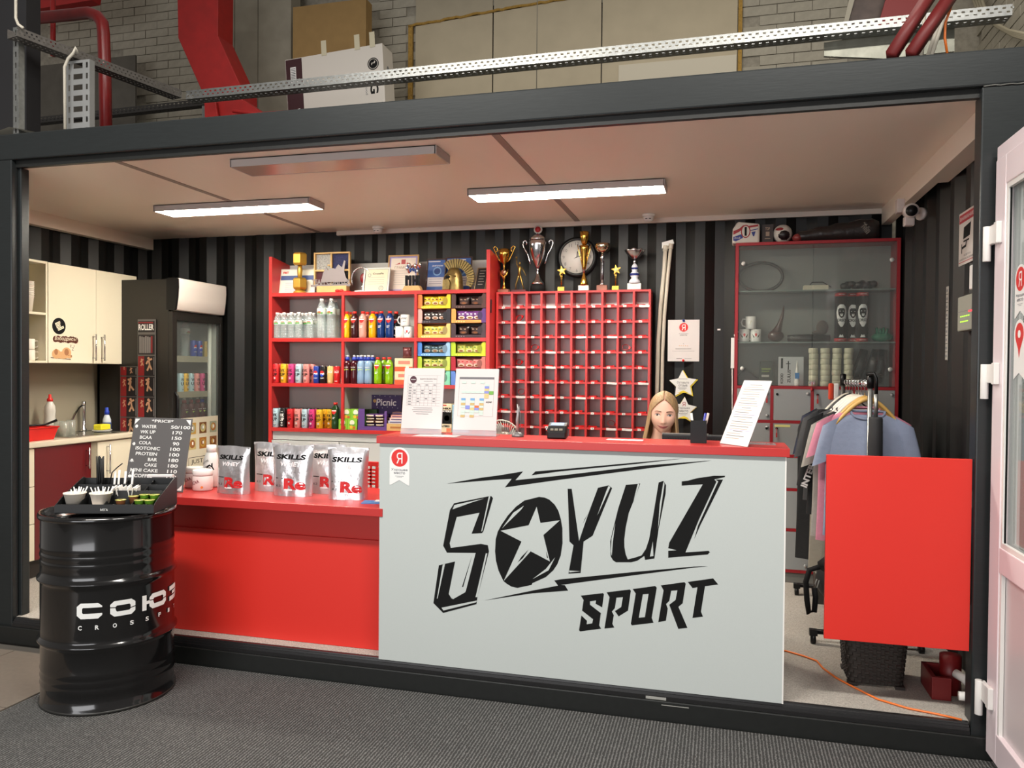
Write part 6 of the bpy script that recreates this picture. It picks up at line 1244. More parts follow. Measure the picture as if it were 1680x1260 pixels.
limb((-2, 0, 41), (-4.5, 0, 47), (-5, 0, 55), r=[1.3, 1.0, .8]); limb((3, 0, 41), (7, -1, 36), (11.5, -2, 27), r=[1.3, 1.0, .7]); mb.ball((x+.6*m, YT, GT+47.5*m), (2*m, 2*m, 2.6*m)); mb.ball((x-5*m, YT, GT+57*m), 2.0*m); obj('figure', mb, M('old_gold', (150, 124, 66), .3, .9), t)
t, x, m = tro('large silver loving cup with red disc finial and tall handles', 882)
obj('base', lpx([(12, 0), (12, 9), (10, 12), (7, 12)], x, m), blackm, t); obj('foot', lpx([(10, 12), (10.5, 14), (8, 17), (4, 24), (2, 30), (1.6, 36), (2.6, 38)], x, m), silver, t); obj('bowl', lpx([(2.4, 38), (5, 44), (10, 54), (13.5, 66), (15, 76), (15, 82), (14, 84)], x, m), silver, t, sub=0)
obj('lid', lpx([(14.2, 84.2), (13, 88), (8, 92), (2, 94), (1.5, 96)], x, m), silver, t); obj('finial_ring', MB().tube([(x, YT-1*m, GT+102*m), (x, YT+1*m, GT+102*m)], 7*m, 20), M('finial_white', (200, 196, 190), .4), t); obj('finial_disc', MB().tube([(x, YT-1.6*m, GT+102*m), (x, YT-1.05*m, GT+102*m)], 4.8*m, 20), C((160, 30, 36), .3), t)
for s in (-1, 1): obj('handle', earpx(x, m, s, [(12, 46), (14, 52), (17, 62), (22, 70), (25, 78), (24.5, 83), (21, 84.5), (18.5, 82), (19.5, 78)], 1.25), silver, t)
def starpoly(cx, cz, R, r=.42, rot=PI/2): return [(cx+(R if i % 2 == 0 else R*r)*math.cos(rot+PI*i/5), cz+(R if i % 2 == 0 else R*r)*math.sin(rot+PI*i/5)) for i in range(10)]
for px_, lb in ((921, 'small gold star trophy left of the tall gold cup'), (1010, 'small gold star trophy between the column cup and the porcelain bowl')):
    t, x, m = tro(lb, px_); obj('base', bpx(x, m, 6.5, 4, 0, 1), blackp, t); obj('block', bpx(x, m, 5.5, 3.5, 1, 7.5), gold, t); obj('stem', MB().tube([(x-.3*m, YT, GT+7.5*m), (x-.8*m, YT, GT+24*m), (x-1.6*m, YT, GT+33*m)], .6*m, 6).tube([(x+.3*m, YT, GT+7.5*m), (x+1.0*m, YT, GT+24*m), (x+1.8*m, YT, GT+32*m)], .6*m, 6), gold, t)
    obj('star', MB().prism(starpoly(x+.8*m, GT+34*m, 8.5*m, rot=PI/2+.15), YT-.9*m, YT+.9*m), gold, t); obj('medal', MB().tube([(x+.8*m, YT-1.8*m, GT+34*m), (x+.8*m, YT-.95*m, GT+34*m)], 3.2*m, 16), M('star_lemon', (230, 226, 150), .4), t)
t, x, m = tro('tall slim gold cup on white base, tallest of the gold trophies', 958)
obj('base', bpx(x, m, 8.5, 5, 1, 9), marw, t, .001); obj('base_plate', bpx(x, m, 9.5, 5.5, 0, 1), blackp, t); obj('foot', lpx([(6.5, 9), (6.8, 12), (5, 20), (2.2, 27), (1.6, 32)], x, m), gold, t)
obj('leaf_column', lpx([(1.8, 32), (3, 40), (5, 55), (7.5, 68), (8.8, 74), (6, 75), (3, 72)], x, m, n=7), gold, t); obj('silver_core', lpx([(2, 30), (2.6, 45), (3.2, 62), (3, 74)], x, m), silver, t)
for s in (-1, 1): obj('leaf', earpx(x, m, s, [(2, 36), (6, 55), (9.5, 68), (11, 76)], .8), gold, t)
obj('cup', lpx([(2, 74), (5, 79), (7.5, 88), (7.8, 97), (7.0, 97), (.1, 82)], x, m), gold, t)
t, x, m = tro('round silver-gold bowl cup on a patterned column and brown base', 988)
obj('base', bpx(x, m, 8.5, 5, 0, 9), marb, t, .001); obj('column', lpx([(5, 9), (4, 12), (2.8, 14), (2.8, 52), (4, 54), (2, 58), (2, 61)], x, m), silver, t); obj('bowl', lpx([(2, 61), (7, 63), (11.5, 68), (12.5, 73), (12, 77), (11, 77), (.1, 64)], x, m), M('pale_gold', (206, 190, 160), .15, 1), t)
obj('column_band', lpx([(3.0, 18), (3.0, 48)], x, m, n=10), M('pattern_silver', (130, 130, 136), .3, .9, .6, 120), t)
t, x, m = tro('silver fluted bowl on a blue and white porcelain stem, rightmost trophy', 1041)
obj('base', bpx(x, m, 11, 6, 1, 11), marw, t, .001); obj('base_plate', bpx(x, m, 12, 6.5, 0, 1), blackp, t); por = M('porcelain', (206, 208, 216), .2); blu = M('cobalt', (30, 40, 110), .2)
obj('stem', lpx([(9.5, 11), (9, 15), (5, 20), (7.5, 24), (7.5, 27), (4, 31), (5.5, 35), (5, 39), (2.5, 43)], x, m), por, t); obj('stem_band', lpx([(7.75, 23.8), (7.75, 27.2)], x, m), blu, t); obj('stem_band', lpx([(5.7, 34), (5.3, 37)], x, m), blu, t); obj('neck', lpx([(2.6, 43), (3, 47), (2, 50)], x, m), silver, t)
mb = MB(); n = 32; pf = [(2, 50), (5, 52), (10, 57), (14, 62), (16, 66)]; v = []
for i in range(n):
    a = 2*PI*i/n
    for q, (r, h_) in enumerate(pf): k = 1+.07*math.cos(8*a)*(q/4); v.append((x+r*m*k*math.cos(a), YT+r*m*k*math.sin(a), GT+(h_+.8*math.cos(8*a)*(q == 4))*m))
mb.grid(v, n, 5, 0, True, True); o = obj('bowl', mb, M('fluted_silver', (190, 186, 190), .22, 1), t); sm = o.modifiers.new('s', 'SOLIDIFY'); sm.thickness = .002
# wall clock
Yc = YB-.028; cc = P(947, 422, 1, Yc); m = MPP(cc.x, Yc); t = thing('wall_clock', 'round white wall clock with black rim behind the tall gold cup', 'clock', (cc.x, Yc, cc.z-29*m)); T = FF(cc.x, Yc, cc.z)
obj('rim', MB().at(T @ Matrix.Identity(4)).lathe([(27*m, .012), (27*m, .020), (30*m, .022), (33*m, .008), (33*m, -.024), (0.0001, -.024)], 48), blackp, t); obj('dial', MB().at(T).lathe([(27.2*m, .010), (27.2*m, .013), (.0001, .013)], 40), M('dial_white', (200, 196, 190), .3), t)
mb = MB().at(T @ Matrix.Translation((0, 0, .0136)))
for i in range(12):
    a = PI/2-2*PI*i/12; mb.text(str(12 if i == 0 else i), 22*m*math.cos(a), 22*m*math.sin(a), None, 5.2*m, 0)
pr('numerals', mb, M('dial_grey', (110, 106, 104), .5), t); mb = MB().at(T @ Matrix.Translation((0, 0, .0145))).line(-3*m, -1.5*m, 15*m, 5*m, 1.0*m, 0).line(0, 0, 1*m, 9*m, 1.3*m, 0, .001).line(-5*m, -3*m, 12*m, 9*m, .4*m, 0, .0012); pr('hands', mb, ink, t)
# ================================================================== WALL ITEMS BY THE TROPHIES
YWc = YB-.006
mb = MB(); 
for dx in (0, 5): pass
hs = thing('window_hoses', 'two white plastic pipes running down the black wall beside the rack', 'pipe', (X(1090, YWc, 500), YWc, 1.1))
hp = M('pipe_white', (206, 198, 182), .4)
def ppts(l): return [P(a, b_, 1, YWc-.02) for a, b_ in l]
obj('pipe', MB().tube(ppts([(1092, 404), (1090, 440), (1084, 500), (1080, 560), (1078, 640), (1077, 720), (1077, 760)]), .015, 12), hp, hs); obj('pipe', MB().tube(ppts([(1101, 402), (1096, 450), (1090, 520), (1087, 580), (1086, 650), (1086, 720), (1086, 760)]), .013, 12), hp, hs)
obj('socket', MB().tube(ppts([(1092, 403), (1091.5, 412)]), .019, 12).tube(ppts([(1101, 400), (1100, 408)]), .018, 12), hp, hs); obj('bracket', MB().prism([(P(a, b_, 1, YWc-.02).x, P(a, b_, 1, YWc-.02).z) for a, b_ in ((1086, 398), (1104, 393), (1106, 399), (1086, 408))], YWc-.024, YWc-.004), white, hs)
a, b_ = P(1096, 525, 1, YWc-.004), P(1147, 593, 1, YWc-.004); o = solo('review_sheet', 'white sheet with red letter disc pinned to the black wall', 'sheet', MB().box(a.x, b_.x, YWc-.006, YWc-.004, b_.z, a.z), paper); w_, h = b_.x-a.x, a.z-b_.z
mb = MB().at(FF((a.x+b_.x)/2, YWc-.0065, b_.z)).disc(0, h*.82, h*.105, 0).text('Я', 0, h*.82, h*.09, h*.14, 1, .0012, .02).text('Хорошее', 0, h*.665, w_*.3, h*.022, 2, .0008, .02).text('место', 0, h*.63, w_*.22, h*.022, 2, .0008, .02).text('5', 0, h*.425, None, h*.025, 2).rect(-w_*.25, h*.30, w_*.25, h*.308, 2).rect(-w_*.35, h*.245, w_*.35, h*.25, 3).rect(-w_*.22, h*.06, -w_*.04, h*.07, 2).rect(w_*.04, h*.06, w_*.26, h*.07, 3)
for q in range(5): mb.poly(starpoly(-w_*.13+w_*.065*q, h*.375, h*.014), 4)
pr('print', mb, [red_p, white_ink, ink, grey_t, C((226, 160, 60))], o)
for zz_, n_, c_ in ((a.z-.006, 'blue', C((30, 50, 130))), (b_.z+.006, 'red', red_p)): solo('push_pin', '%s push pin in the white review sheet' % n_, 'pin', MB().tube([((a.x+b_.x)/2, YWc-.016, zz_), ((a.x+b_.x)/2, YWc-.0075, zz_)], .009, 12), c_)
yel = C((232, 206, 50), .5)
for k, (cx_, cy__, R_, lb, rot, l1, l2) in enumerate(((1120.5, 630, 24, 'upper yellow-edged white star with dark lettering on the black wall', .05, 'Оставьте', 'отзыв'), (1122, 672, 22, 'lower yellow-edged white star with red letter beside the head', -.06, 'Хорошее', 'место'))):
    c = P(cx_, cy__, 1, YWc-.006); m = MPP(c.x, YWc); t = thing('star_sign', lb, 'sign', (c.x, YWc-.006, c.z-R_*m), 'star signs')
    sp_ = lambda R, ox=0, oy=0: [(c.x+ox*m+x, c.z+oy*m+y) for x, y in starpoly(0, 0, R*m, .52, PI/2+rot)]
    obj('yellow_star', MB().prism(sp_(R_, 1.5 if k == 0 else -.5, -1.2), YWc-.006, YWc-.003), yel, t); obj('white_star', MB().prism(sp_(R_*.95), YWc-.012, YWc-.0065), M('star_white', (226, 226, 222), .5), t)
    mb = MB().at(FF(c.x, YWc-.0125, c.z)); 
    if k: mb.text('Я', 0, 9*m, 5*m, 7*m, 1, .0004, .03)
    else: mb.rect(-7*m, 8*m, 7*m, 8.6*m, 2)
    mb.text(l1, 0, 2.5*m, 19*m, 3.8*m, 0, .0004, .01).text(l2, 0, -2.5*m, 14*m, 3.4*m, 0, .0004, .01).rect(-8*m, -7*m, 6*m, -6.2*m, 2).rect(-6*m, -9*m, 4*m, -8.4*m, 2)
    mb.poly([(-9*m, -14.5*m), (9*m, -14.5*m), (1*m, -10.5*m)], 3, .0004); pr('print', mb, [C((60, 60, 66)), C((170, 50, 60)), grey_t, yel], t)
# ================================================================== GLASS CABINET AND LOCKERS
CY0, CY1 = 2.07, 2.29; CX0, CX1 = .088, 1.128
gc = thing('locker_cabinet', 'red-framed cabinet with glass doors above and grey lockers below', 'cabinet', ((CX0+CX1)/2, 2.18, FZ))
rt = .020; rf = M('red_frame', (150, 26, 34), .4)
for x in (CX0, CX1-rt): obj('side_panel', MB().box(x, x+rt, CY0, CY1, FZ, 2.463), rf, gc)
obj('back_panel', MB().box(CX0+rt, CX1-rt, CY1-.012, CY1, FZ, 2.443), M('cab_back', (128, 130, 126), .5), gc)
LZ = [2.443, 1.462, 1.228, .995, .768, .493, .212]
for z in LZ: obj('rail', MB().box(CX0+rt+.0005, CX1-rt-.0005, CY0, CY1-.013, z, z+.020), rf, gc)
cxs = [CX0+rt, .328, .587, .846, CX1-rt]
for i in range(1, 4):
    x = cxs[i]
    for j in range(1, 6): obj('partition', MB().box(x, x+rt-.001, CY0, CY1-.013, LZ[j+1]+.0205, LZ[j]-.0005), rf, gc)
obj('kick_board', MB().box(CX0+rt, CX1-rt, CY0+.012, CY0+.03, FZ, .211), M('kick_grey', (110, 110, 106), .5), gc)
ld = M('locker_door', (150, 152, 152), .45); random.seed(5)
for j in range(1, 6):
    for i in range(4):
        x0 = cxs[i]+(.0 if i == 0 else rt)+.001; x1 = cxs[i+1]-.001; z0 = LZ[j+1]+.021; z1 = LZ[j]-.001
        if i == 3: x1 = cxs[4]-.001
        d_ = obj('door', MB().box(x0, x1, CY0+.001, CY0+.014, z0, z1), ld, gc, .0008)
        lx = x0+.022 if i else x1-.022
        obj('lock', MB().tube([(lx if i == 0 or 1 else lx, CY0+.001, z1-.035), (lx, CY0-.006, z1-.035)], .008, 12), blackp, d_)
        if (i+j) % 2: obj('key', MB().box(lx-.002, lx+.002, CY0-.012, CY0-.0065, z1-.065, z1-.035).box(lx-.006, lx+.004, CY0-.014, CY0-.008, z1-.095, z1-.065), M('key_red', (180, 36, 30), .4), d_)
        for zz_ in (z0+.03, z1-.03): obj('hinge_cap', MB().tube([(x1-.018 if i else x1-.02, CY0, zz_), (x1-.018 if i else x1-.02, CY0-.006, zz_)], .011, 14), M('cap_grey', (170, 170, 170), .4, .4), d_)
obj('door_tape', MB().box(cxs[1]+rt+.01, cxs[1]+rt+.11, CY0-.0012, CY0-.0002, LZ[2]-.026, LZ[2]-.010), C((220, 216, 140)), gc)
gz = M('glass_shelf', (120, 132, 128), .1)
SHG = [Z(1330, 476, 2.12), Z(1330, 561, 2.12)]
for z in SHG: obj('shelf', MB().box(CX0+rt+.001, CX1-rt-.001, CY0+.02, CY1-.013, z-.008, z), gz, gc)
for a_, b_ in ((CX0+rt+.002, .590), (.594, CX1-rt-.002)):
    d_ = obj('glass_door', MB().box(a_, b_, CY0+.004, CY0+.009, 1.486, 2.440), glass('cabinet_pane', (236, 240, 236), .95), gc)
    for zz_ in (1.60, 2.32): obj('hinge_cap', MB().tube([((a_+.03) if a_ < .3 else (b_-.03), CY0+.0035, zz_), ((a_+.03) if a_ < .3 else (b_-.03), CY0-.004, zz_)], .014, 16), M('cap_white', (206, 206, 200), .4), d_)
obj('pane_lock', MB().box(.575, .612, CY0-.008, CY0+.002, 1.495, 1.515), chrome, gc); obj('pane_key', MB().box(.59, .594, CY0-.02, CY0-.0085, 1.47, 1.51).tube([(.592, CY0-.016, 1.47), (.592, CY0-.016, 1.45)], .009, 10), rf, gc)
YI = 2.15; Z1, Z2, Z3 = SHG[0]+.0005, SHG[1]+.0005, 1.4825
def xi(p_, py=600): return X(p_, YI, py)
pmug(1221, YI, Z2, 'emblem mug inside the glass cabinet, lower left of three', 'emblem', 545) ; pmug(1240, YI, Z2, 'emblem mug inside the glass cabinet, lower right of three', 'emblem', 545); pmug(1232, YI, Z2+.0885, 'white mug on top of the two emblem mugs in the glass cabinet', 'gold', 520)
mb = MB().ball((xi(1273, 545), YI, Z2+.042), (.055, .04, .042)).tube([(xi(1273, 545), YI, Z2+.06), (xi(1279, 540), YI, Z2+.12), (xi(1284, 520), YI, Z2+.19), (xi(1286, 505), YI, Z2+.25)], [.035, .018, .010, .003], 10)
solo('leather_rope', 'dark brown tapering leather pouch on the glass shelf beside the mugs', 'pouch', mb, M('leather_dark', (60, 28, 24), .3))
plm = M('black_film', (16, 16, 18), .18, 0, .9, 50)
solo('wrapped_roll', 'long black film-wrapped roll lying on the middle glass shelf', 'roll', MB().tube([(xi(1292, 550), YI, Z2+.026), (xi(1325, 550), YI, Z2+.028), (xi(1362, 550), YI, Z2+.026)], [.022, .027, .022], 12), plm)
solo('plush_grip', 'grey-brown fabric grip resting above the black roll', 'grip', MB().ball((xi(1350, 530), YI+.03, Z2+.10), (.04, .025, .05)).ball((xi(1342, 540), YI+.03, Z2+.066), (.035, .02, .015)), M('dim_brown', (84, 74, 70), .8))
solo('strapped_case', 'white case with dark straps on the top glass shelf', 'case', MB().box(xi(1318, 474), xi(1358, 474), YI-.04, YI+.04, Z1, Z1+.032).tube([(xi(1328, 470), YI, Z1+.033), (xi(1332, 465), YI, Z1+.055), (xi(1350, 465), YI, Z1+.055), (xi(1364, 468), YI, Z1+.02)], .004, 6, 1), [M('case_cream', (206, 200, 176), .4), blackp], .004)
mb = MB()
for q in range(9): mb.ball((xi(1385+6*q, 470), YI+.01*(q % 2), Z1+.024+.006*(q % 3)), (.028, .03, .024+.005*(q % 2)), 0, 8, 6)
solo('black_bundle', 'crumpled black bundle on the top glass shelf at the right', 'bundle', mb, M('bundle_black', (30, 28, 30), .4, 0, .6, 40))
# dark upright hoop on the top shelf
t = thing('dark_hoop', 'large dark hoop standing on the top glass shelf at the left', 'hoop', (xi(1250, 440), YI+.05, Z1)); c = (xi(1249, 440), Z1+.105)
obj('hoop', MB().tube([(c[0]+.145*math.cos(2*PI*i/28), YI+.05, c[1]+.100*math.sin(2*PI*i/28)) for i in range(28)], .011, 8, closed=True), M('hoop_dark', (44, 42, 42), .5), t)
# three lion... bear-head tins
for k, (px_, dy) in enumerate(((1379, 0), (1399, .035), (1414, 0))):
    x = xi(px_, 520)-.0; y = YI-.01+dy; h = .33; r = .040; t = thing('wrap_tin', 'black tube with white bear head print, %s of three in the glass cabinet' % ('left', 'middle', 'right')[k], 'tube', (x, y, Z2), 'bear head tubes')
    obj('tube', MB().lathe([(r, .024), (r, h-.024)], 28, c=(x, y, Z2)), M('tin_black', (24, 22, 22), .35), t)
    for z0, z1 in ((0, .0235), (h-.0235, h)): obj('end_cap', MB().lathe([(r+.0006, z0), (r+.0006, z1), (.0001, z1)] if z0 else [(.0001, z0), (r+.0006, z0), (r+.0006, z1)], 28, c=(x, y, Z2)), C((170, 24, 28), .4), t)
    mb = MB(); mb.poly([(-.030, .165), (-.034, .20), (-.026, .235), (-.012, .25), (.012, .25), (.026, .235), (.034, .20), (.030, .165), (.020, .125), (.006, .10), (-.006, .10), (-.020, .125)], 0, 0)
    mb.poly([(-.022, .215), (-.014, .225), (.014, .225), (.022, .215), (.020, .185), (.010, .165), (0, .158), (-.010, .165), (-.020, .185)], 1, .0005).poly([(-.008, .188), (.008, .188), (.006, .172), (-.006, .172)], 0, .0009).disc(-.010, .205, .003, 0, .0009, 8).disc(.010, .205, .003, 0, .0009, 8).disc(0, .184, .003, 1, .0012, 8)
    mb.text('ORSO', 0, .145, .052, .020, 1, .0007, .03).text('WRIST WRAP', 0, .012, .04, .007, 0, .0009).text('WRIST WRAP', 0, h-.012, .04, .007, 0, .0009).poly([(-.016, .03), (.016, .03), (.008, .05), (0, .042), (-.008, .05)], 0, 0)
    mb.slice(r*.3); mb.v = [(x+(r+.0009+v[2])*math.sin(v[0]/r), y-(r+.0009+v[2])*math.cos(v[0]/r), Z2+v[1]) for v in mb.v]; pr('print', mb, [white_ink, ink], t)
gp = M('pouch_green', (30, 112, 84), .6, 0, .5, 30); mb = MB().ball((xi(1447, 550), YI, Z2+.032), (.068, .03, .032))
for q in range(4): mb.tube([(xi(1440+4*q, 550), YI-.01, Z2+.05), (xi(1438+6*q, 540), YI, Z2+.095-.006*(q % 2))], [.014, .008], 6)
solo('green_pouch', 'green drawstring pouch at the right end of the middle glass shelf', 'pouch', mb, gp)
# lower compartment
solo('dark_bag', 'dark folded bag in the lower left of the glass cabinet', 'bag', MB().prism([(xi(1207), Z3), (xi(1247), Z3), (xi(1244), Z3+.05), (xi(1222), Z3+.125), (xi(1208), Z3+.055)], YI-.02, YI+.05), M('bag_dark', (38, 32, 40), .5, 0, .4, 20), .01)
o = solo('powder_sack', 'dark green printed pouch in the lower left of the glass cabinet', 'pouch', MB().prism([(xi(1246), Z3), (xi(1269), Z3), (xi(1268), Z3+.17), (xi(1247), Z3+.17)], YI+.0, YI+.03), C((40, 46, 38), .4), .004); pr('print', MB().at(FF(xi(1257), YI-.0008, Z3)).rect(-.03, .11, .03, .12, 0).rect(-.03, .095, .02, .101, 0).rect(-.03, .06, .02, .075, 1), [C((120, 140, 60)), C((170, 170, 160))], o)
x0, x1 = xi(1277), xi(1319); o = solo('tube_packet', 'white packet with vertical black lettering in the glass cabinet', 'packet', MB().box(x0, x1, YI, YI+.02, Z3, Z3+.20), C((186, 188, 190), .4), .004); w_ = x1-x0
mb = MB().at(FF((x0+x1)/2, YI-.0008, Z3)).text('KOOD', -w_*.36, .05, .07, .018, 0, .0005, .03, rot=PI/2).text('ZULUS', -w_*.08, .065, .09, .020, 0, .0005, .02, rot=PI/2).rect(-w_*.40, .12, -w_*.32, .19, 0).rect(-w_*.2, .15, -.005, .154, 0).rect(-w_*.13, .11, -w_*.09, .17, 0)
pr('print', mb, [ink], o); x = xi(1307); t = thing('cream_tube', 'white cream tube with blue square standing before the packet', 'tube', (x, YI-.03, Z3)); obj('tube', MB().grid([(x+s*(.018-.002*q)*math.cos(a), YI-.03+(.016*(1-q/8)+.001)*math.sin(a), Z3+.02+.019*q) for s in (1,) for a in [2*PI*i/16 for i in range(16)] for q in range(9)], 16, 9, 0, True, True), white, t); obj('cap', MB().lathe([(.017, 0), (.017, .02), (.0001, .02)], 16, c=(x, YI-.03, Z3)), white, t); pr('print', MB().at(FF(x, YI-.03-.0125, Z3)).rect(-.014, .05, .014, .09, 0, .0035), [C((40, 120, 190))], t)
# tape rolls: four stacks
tapem = M('tape_roll', (206, 202, 178), .7, 0, .05, 80); hh_ = .0365
for c_ in range(4):
    for r_ in range(7):
        x = X(1334.5+19.3*c_, YI-.03, 600); z = Z3+(hh_+.0005)*r_; o = solo('tape_roll', 'white tape roll, %s from the bottom in the %s stack from the left' % (ORD[r_], ORD[c_]), 'tape roll', MB().lathe([(.015, 0), (.027, 0), (.030, .004), (.030, hh_-.004), (.027, hh_), (.015, hh_), (.015, 0)], 22, c=(x+random.uniform(-.002, .002), YI-.02, z), cap=False), tapem, group='white tape rolls in the glass cabinet')
for k, (pa, pb) in enumerate(((1400, 1418), (1424, 1438), (1438, 1450))):
    solo('wrapped_pads', 'black film-wrapped pads leaning in the glass cabinet, %s of three' % ('left', 'middle', 'right')[k], 'wrapped pads', MB().tube([(X(pa, YI, 630), YI+.01*k, Z3+.03), (X((pa+pb)/2+1, YI, 600), YI+.01*k, Z3+.13), (X(pb, YI, 575), YI+.01*k, Z3+.25)], [.030, .036, .026], 10), plm, group='film-wrapped pads')
# on top of the cabinet
ZT = 2.4635; YU = 2.16
def xu(p_): return X(p_, YU, 380)
film = glass('bag_film', (150, 146, 140), .72, .15, 1)
t = thing('glove_bag', 'clear bag with white, red and blue printed gloves on the cabinet top', 'bag', (xu(1250), YU, ZT))
x0, x1 = xu(1200), xu(1246); gw = M('glove_white', (196, 190, 180), .4)
obj('glove_block', MB().prism([(x0+.005, ZT), (x1, ZT), (x1, ZT+.13), (x0+.04, ZT+.15), (x0+.008, ZT+.10)], YU-.07, YU+.06), gw, t, .012)
mb = MB().at(FF(x0, YU-.0712, ZT)); w_ = x1-x0
mb.poly([(.012, .085), (.05, .10), (w_*.42, .125), (w_*.42, .10), (.05, .078), (.012, .06)], 0).poly([(.012, .045), (w_*.4, .065), (w_*.4, .035), (.03, .014), (.012, .02)], 1).poly([(w_*.5, .115), (w_-.012, .125), (w_-.012, .112), (w_*.5, .10)], 0).line(w_*.66, .085, w_-.012, .095, .006, 1).poly([(w_*.70, .075), (w_*.85, .078), (w_*.80, .045), (w_*.76, .045)], 1)
mb.disc(w_*.5, .08, .032, 0, .0008, ry=.045).disc(w_*.5, .08, .025, 2, .001, ry=.038).rect(w_*.46, .05, w_*.54, .11, 3, .0014).text('2nd', w_*.2, .038, .04, .014, 2, .001)
pr('print', mb, [C((150, 30, 36)), C((36, 50, 120)), gw, ink], t)
obj('second_glove', MB().ball((xu(1284), YU, ZT+.065), (.065, .06, .064)), gw, t); obj('second_glove_mark', MB().ball((xu(1285), YU-.008, ZT+.055), (.050, .06, .045)), C((30, 22, 24), .4), t); obj('red_mark', MB().ball((xu(1280), YU-.012, ZT+.09), (.035, .05, .018)), C((140, 30, 34), .4), t)
obj('label_card', MB().box(xu(1250), xu(1268), YU-.03, YU-.027, ZT+.01, ZT+.13), C((54, 44, 40)), t)
pr('print', MB().at(FF(xu(1259), YU-.031, ZT)).text('TOP', 0, .10, .03, .02, 0, .0005, .03).rect(-.012, .05, .012, .08, 0).rect(-.018, .03, .018, .035, 0), [C((150, 130, 110))], t)
t = thing('shin_guard_bag', 'long dark bag with outlined lettering on the right of the cabinet top', 'bag', (xu(1370), YU, ZT)); mb = MB(); db = M('dark_pouch', (44, 38, 36), .35, 0, .6, 18)
x0, x1 = xu(1302), xu(1441); nu, nv = 15, 12; v = []
for i in range(nu):
    u = i/(nu-1); ht = (.055+.10*u**.6)*(1 if 0 < i < nu-1 else .8)+.006*math.sin(i*1.9)
    for j in range(nv): a = 2*PI*j/nv; v.append((x0+(x1-x0)*u, YU+.06*math.cos(a)*(1-.2*(i in (0, nu-1))), ZT+ht/2+ht/2*max(-1, 1.0*math.sin(a))))
mb.grid([v[i*nv+j] for i in range(nu) for j in range(nv)]+v[:0], nu, nv); f = [(i*nv+nv-1, (i+1)*nv+nv-1, (i+1)*nv, i*nv) for i in range(nu-1)]; mb.f += f+[tuple(range(nv)), tuple(range((nu-1)*nv, nu*nv))]; mb.m += [0]*(nu+1); mb.s += [True]*(nu+1)
obj('sack', mb, db, t); mb = MB().at(FF(xu(1418), YU-.0635, ZT+.075)).text('Tahn', 0, 0, .075, .045, 0, .0005, .06, 0, -.9).text('Tahn', 0, 0, .075, .045, 1, .0012, .01, 0, -.9); pr('print', mb, [C((150, 140, 126)), db], t)
obj('red_tip', MB().ball((xu(1308), YU-.02, ZT+.03), (.035, .045, .03)), C((130, 50, 48), .4, 0), t)
# white door alarm strip at the cabinet side
x = CX0-.014; solo('white_cable_cover', 'short white vertical cable cover on the left side of the glass cabinet', 'cable cover', MB().box(x-.010, x+.012, CY0+.005, CY0+.03, Z(1200, 604, CY0), Z(1200, 554, CY0)).tube([(x, CY0+.015, Z(1200, 604, CY0)), (x+.004, CY0+.015, 1.30), (x, CY0+.015, 1.15)], .003, 6), white)
solo('light_label', 'tiny white label on the black wall left of the glass cabinet', 'label', MB().box(X(1177, YWc, 540), X(1182, YWc, 540), YWc-.004, YWc-.001, Z(1180, 542, YWc), Z(1180, 539.5, YWc)), white)
# ================================================================== CLOTHES RACK
RX = .748; RZ = 1.515
rk2 = thing('clothes_rack', 'black wheeled clothes rack behind the red half-door', 'clothes rack', (RX, 1.3, FZ))
obj('rail', MB().tube([(RX, .84, RZ), (RX, 1.78, RZ)], .012, 12), chrome, rk2)
for y in (.84, 1.78):
    obj('upright', MB().tube([(RX, y, FZ+.07), (RX, y, RZ+.02)], .0125, 12), steel, rk2); obj('knob', MB().lathe([(.018, RZ-.02), (.018, RZ+.05), (.0001, RZ+.055)], 14, c=(RX, y, 0)), blackp, rk2)
    obj('foot_bar', MB().tube([(RX-.26, y, FZ+.065), (RX+.26, y, FZ+.065)], .014, 10), blackp, rk2)
    for x in (RX-.26, RX+.26):
        c_ = obj('caster', MB().tube([(x-.012, y, FZ+.026), (x+.012, y, FZ+.026)], .026, 16), blackp, rk2); obj('caster_fork', MB().box(x-.02, x+.02, y-.02, y+.02, FZ+.045, FZ+.075), blackp, c_)
obj('base_rail', MB().tube([(RX, .84, FZ+.065), (RX, 1.78, FZ+.065)], .014, 10), blackp, rk2)
# black umbrella hanging in front of the rack post
x = X(1436.5, .795, 700); t = thing('black_umbrella', 'folded black umbrella strapped upright to the front of the clothes rack', 'umbrella', (x, .795, .75)); zu = Z(1436, 684, .8)
obj('canopy', MB().lathe([(.018, .62), (.033, .68), (.036, zu-.15), (.034, zu-.01), (.030, zu)], 14, c=(x, .795, 0)), M('umbrella_black', (32, 32, 34), .7, 0, .3, 12), t); obj('shaft', MB().lathe([(.010, zu), (.010, RZ-.05)], 10, c=(x, .795, 0)), steel, t); obj('hook', MB().tube([(x, .795, RZ-.05), (x, .795, RZ+.03), (x-.01, .80, RZ+.055), (x-.04, .82, RZ+.05)], .009, 8), blackp, t)
hw = M('hanger_wood', (196, 156, 84), .45); hwh = M('hanger_white', (214, 208, 196), .35)
def hanger(y, label, mat, w_=.165, drop=.15, xo=0.):
    t = thing('hanger', label, 'hanger', (RX+xo, y, RZ-.16)); zc = RZ-.075; n = 13; v = []
    pts = [(RX+xo+w_*(i/6-1), y, zc-drop*abs(i/6-1)**1.5) for i in range(n)]; obj('shoulder_bar', MB().tube(pts, [.008+.010*(1-abs(i/6-1)) for i in range(n)], 8, flat=.8), mat, t)
    obj('hook', MB().tube([(RX+xo, y, zc+.01), (RX+xo, y, RZ-.02), (RX-.017, y, RZ-.005), (RX-.017, y, RZ+.012), (RX, y, RZ+.021), (RX+.018, y, RZ+.010)], .0025, 6), chrome, t); return t
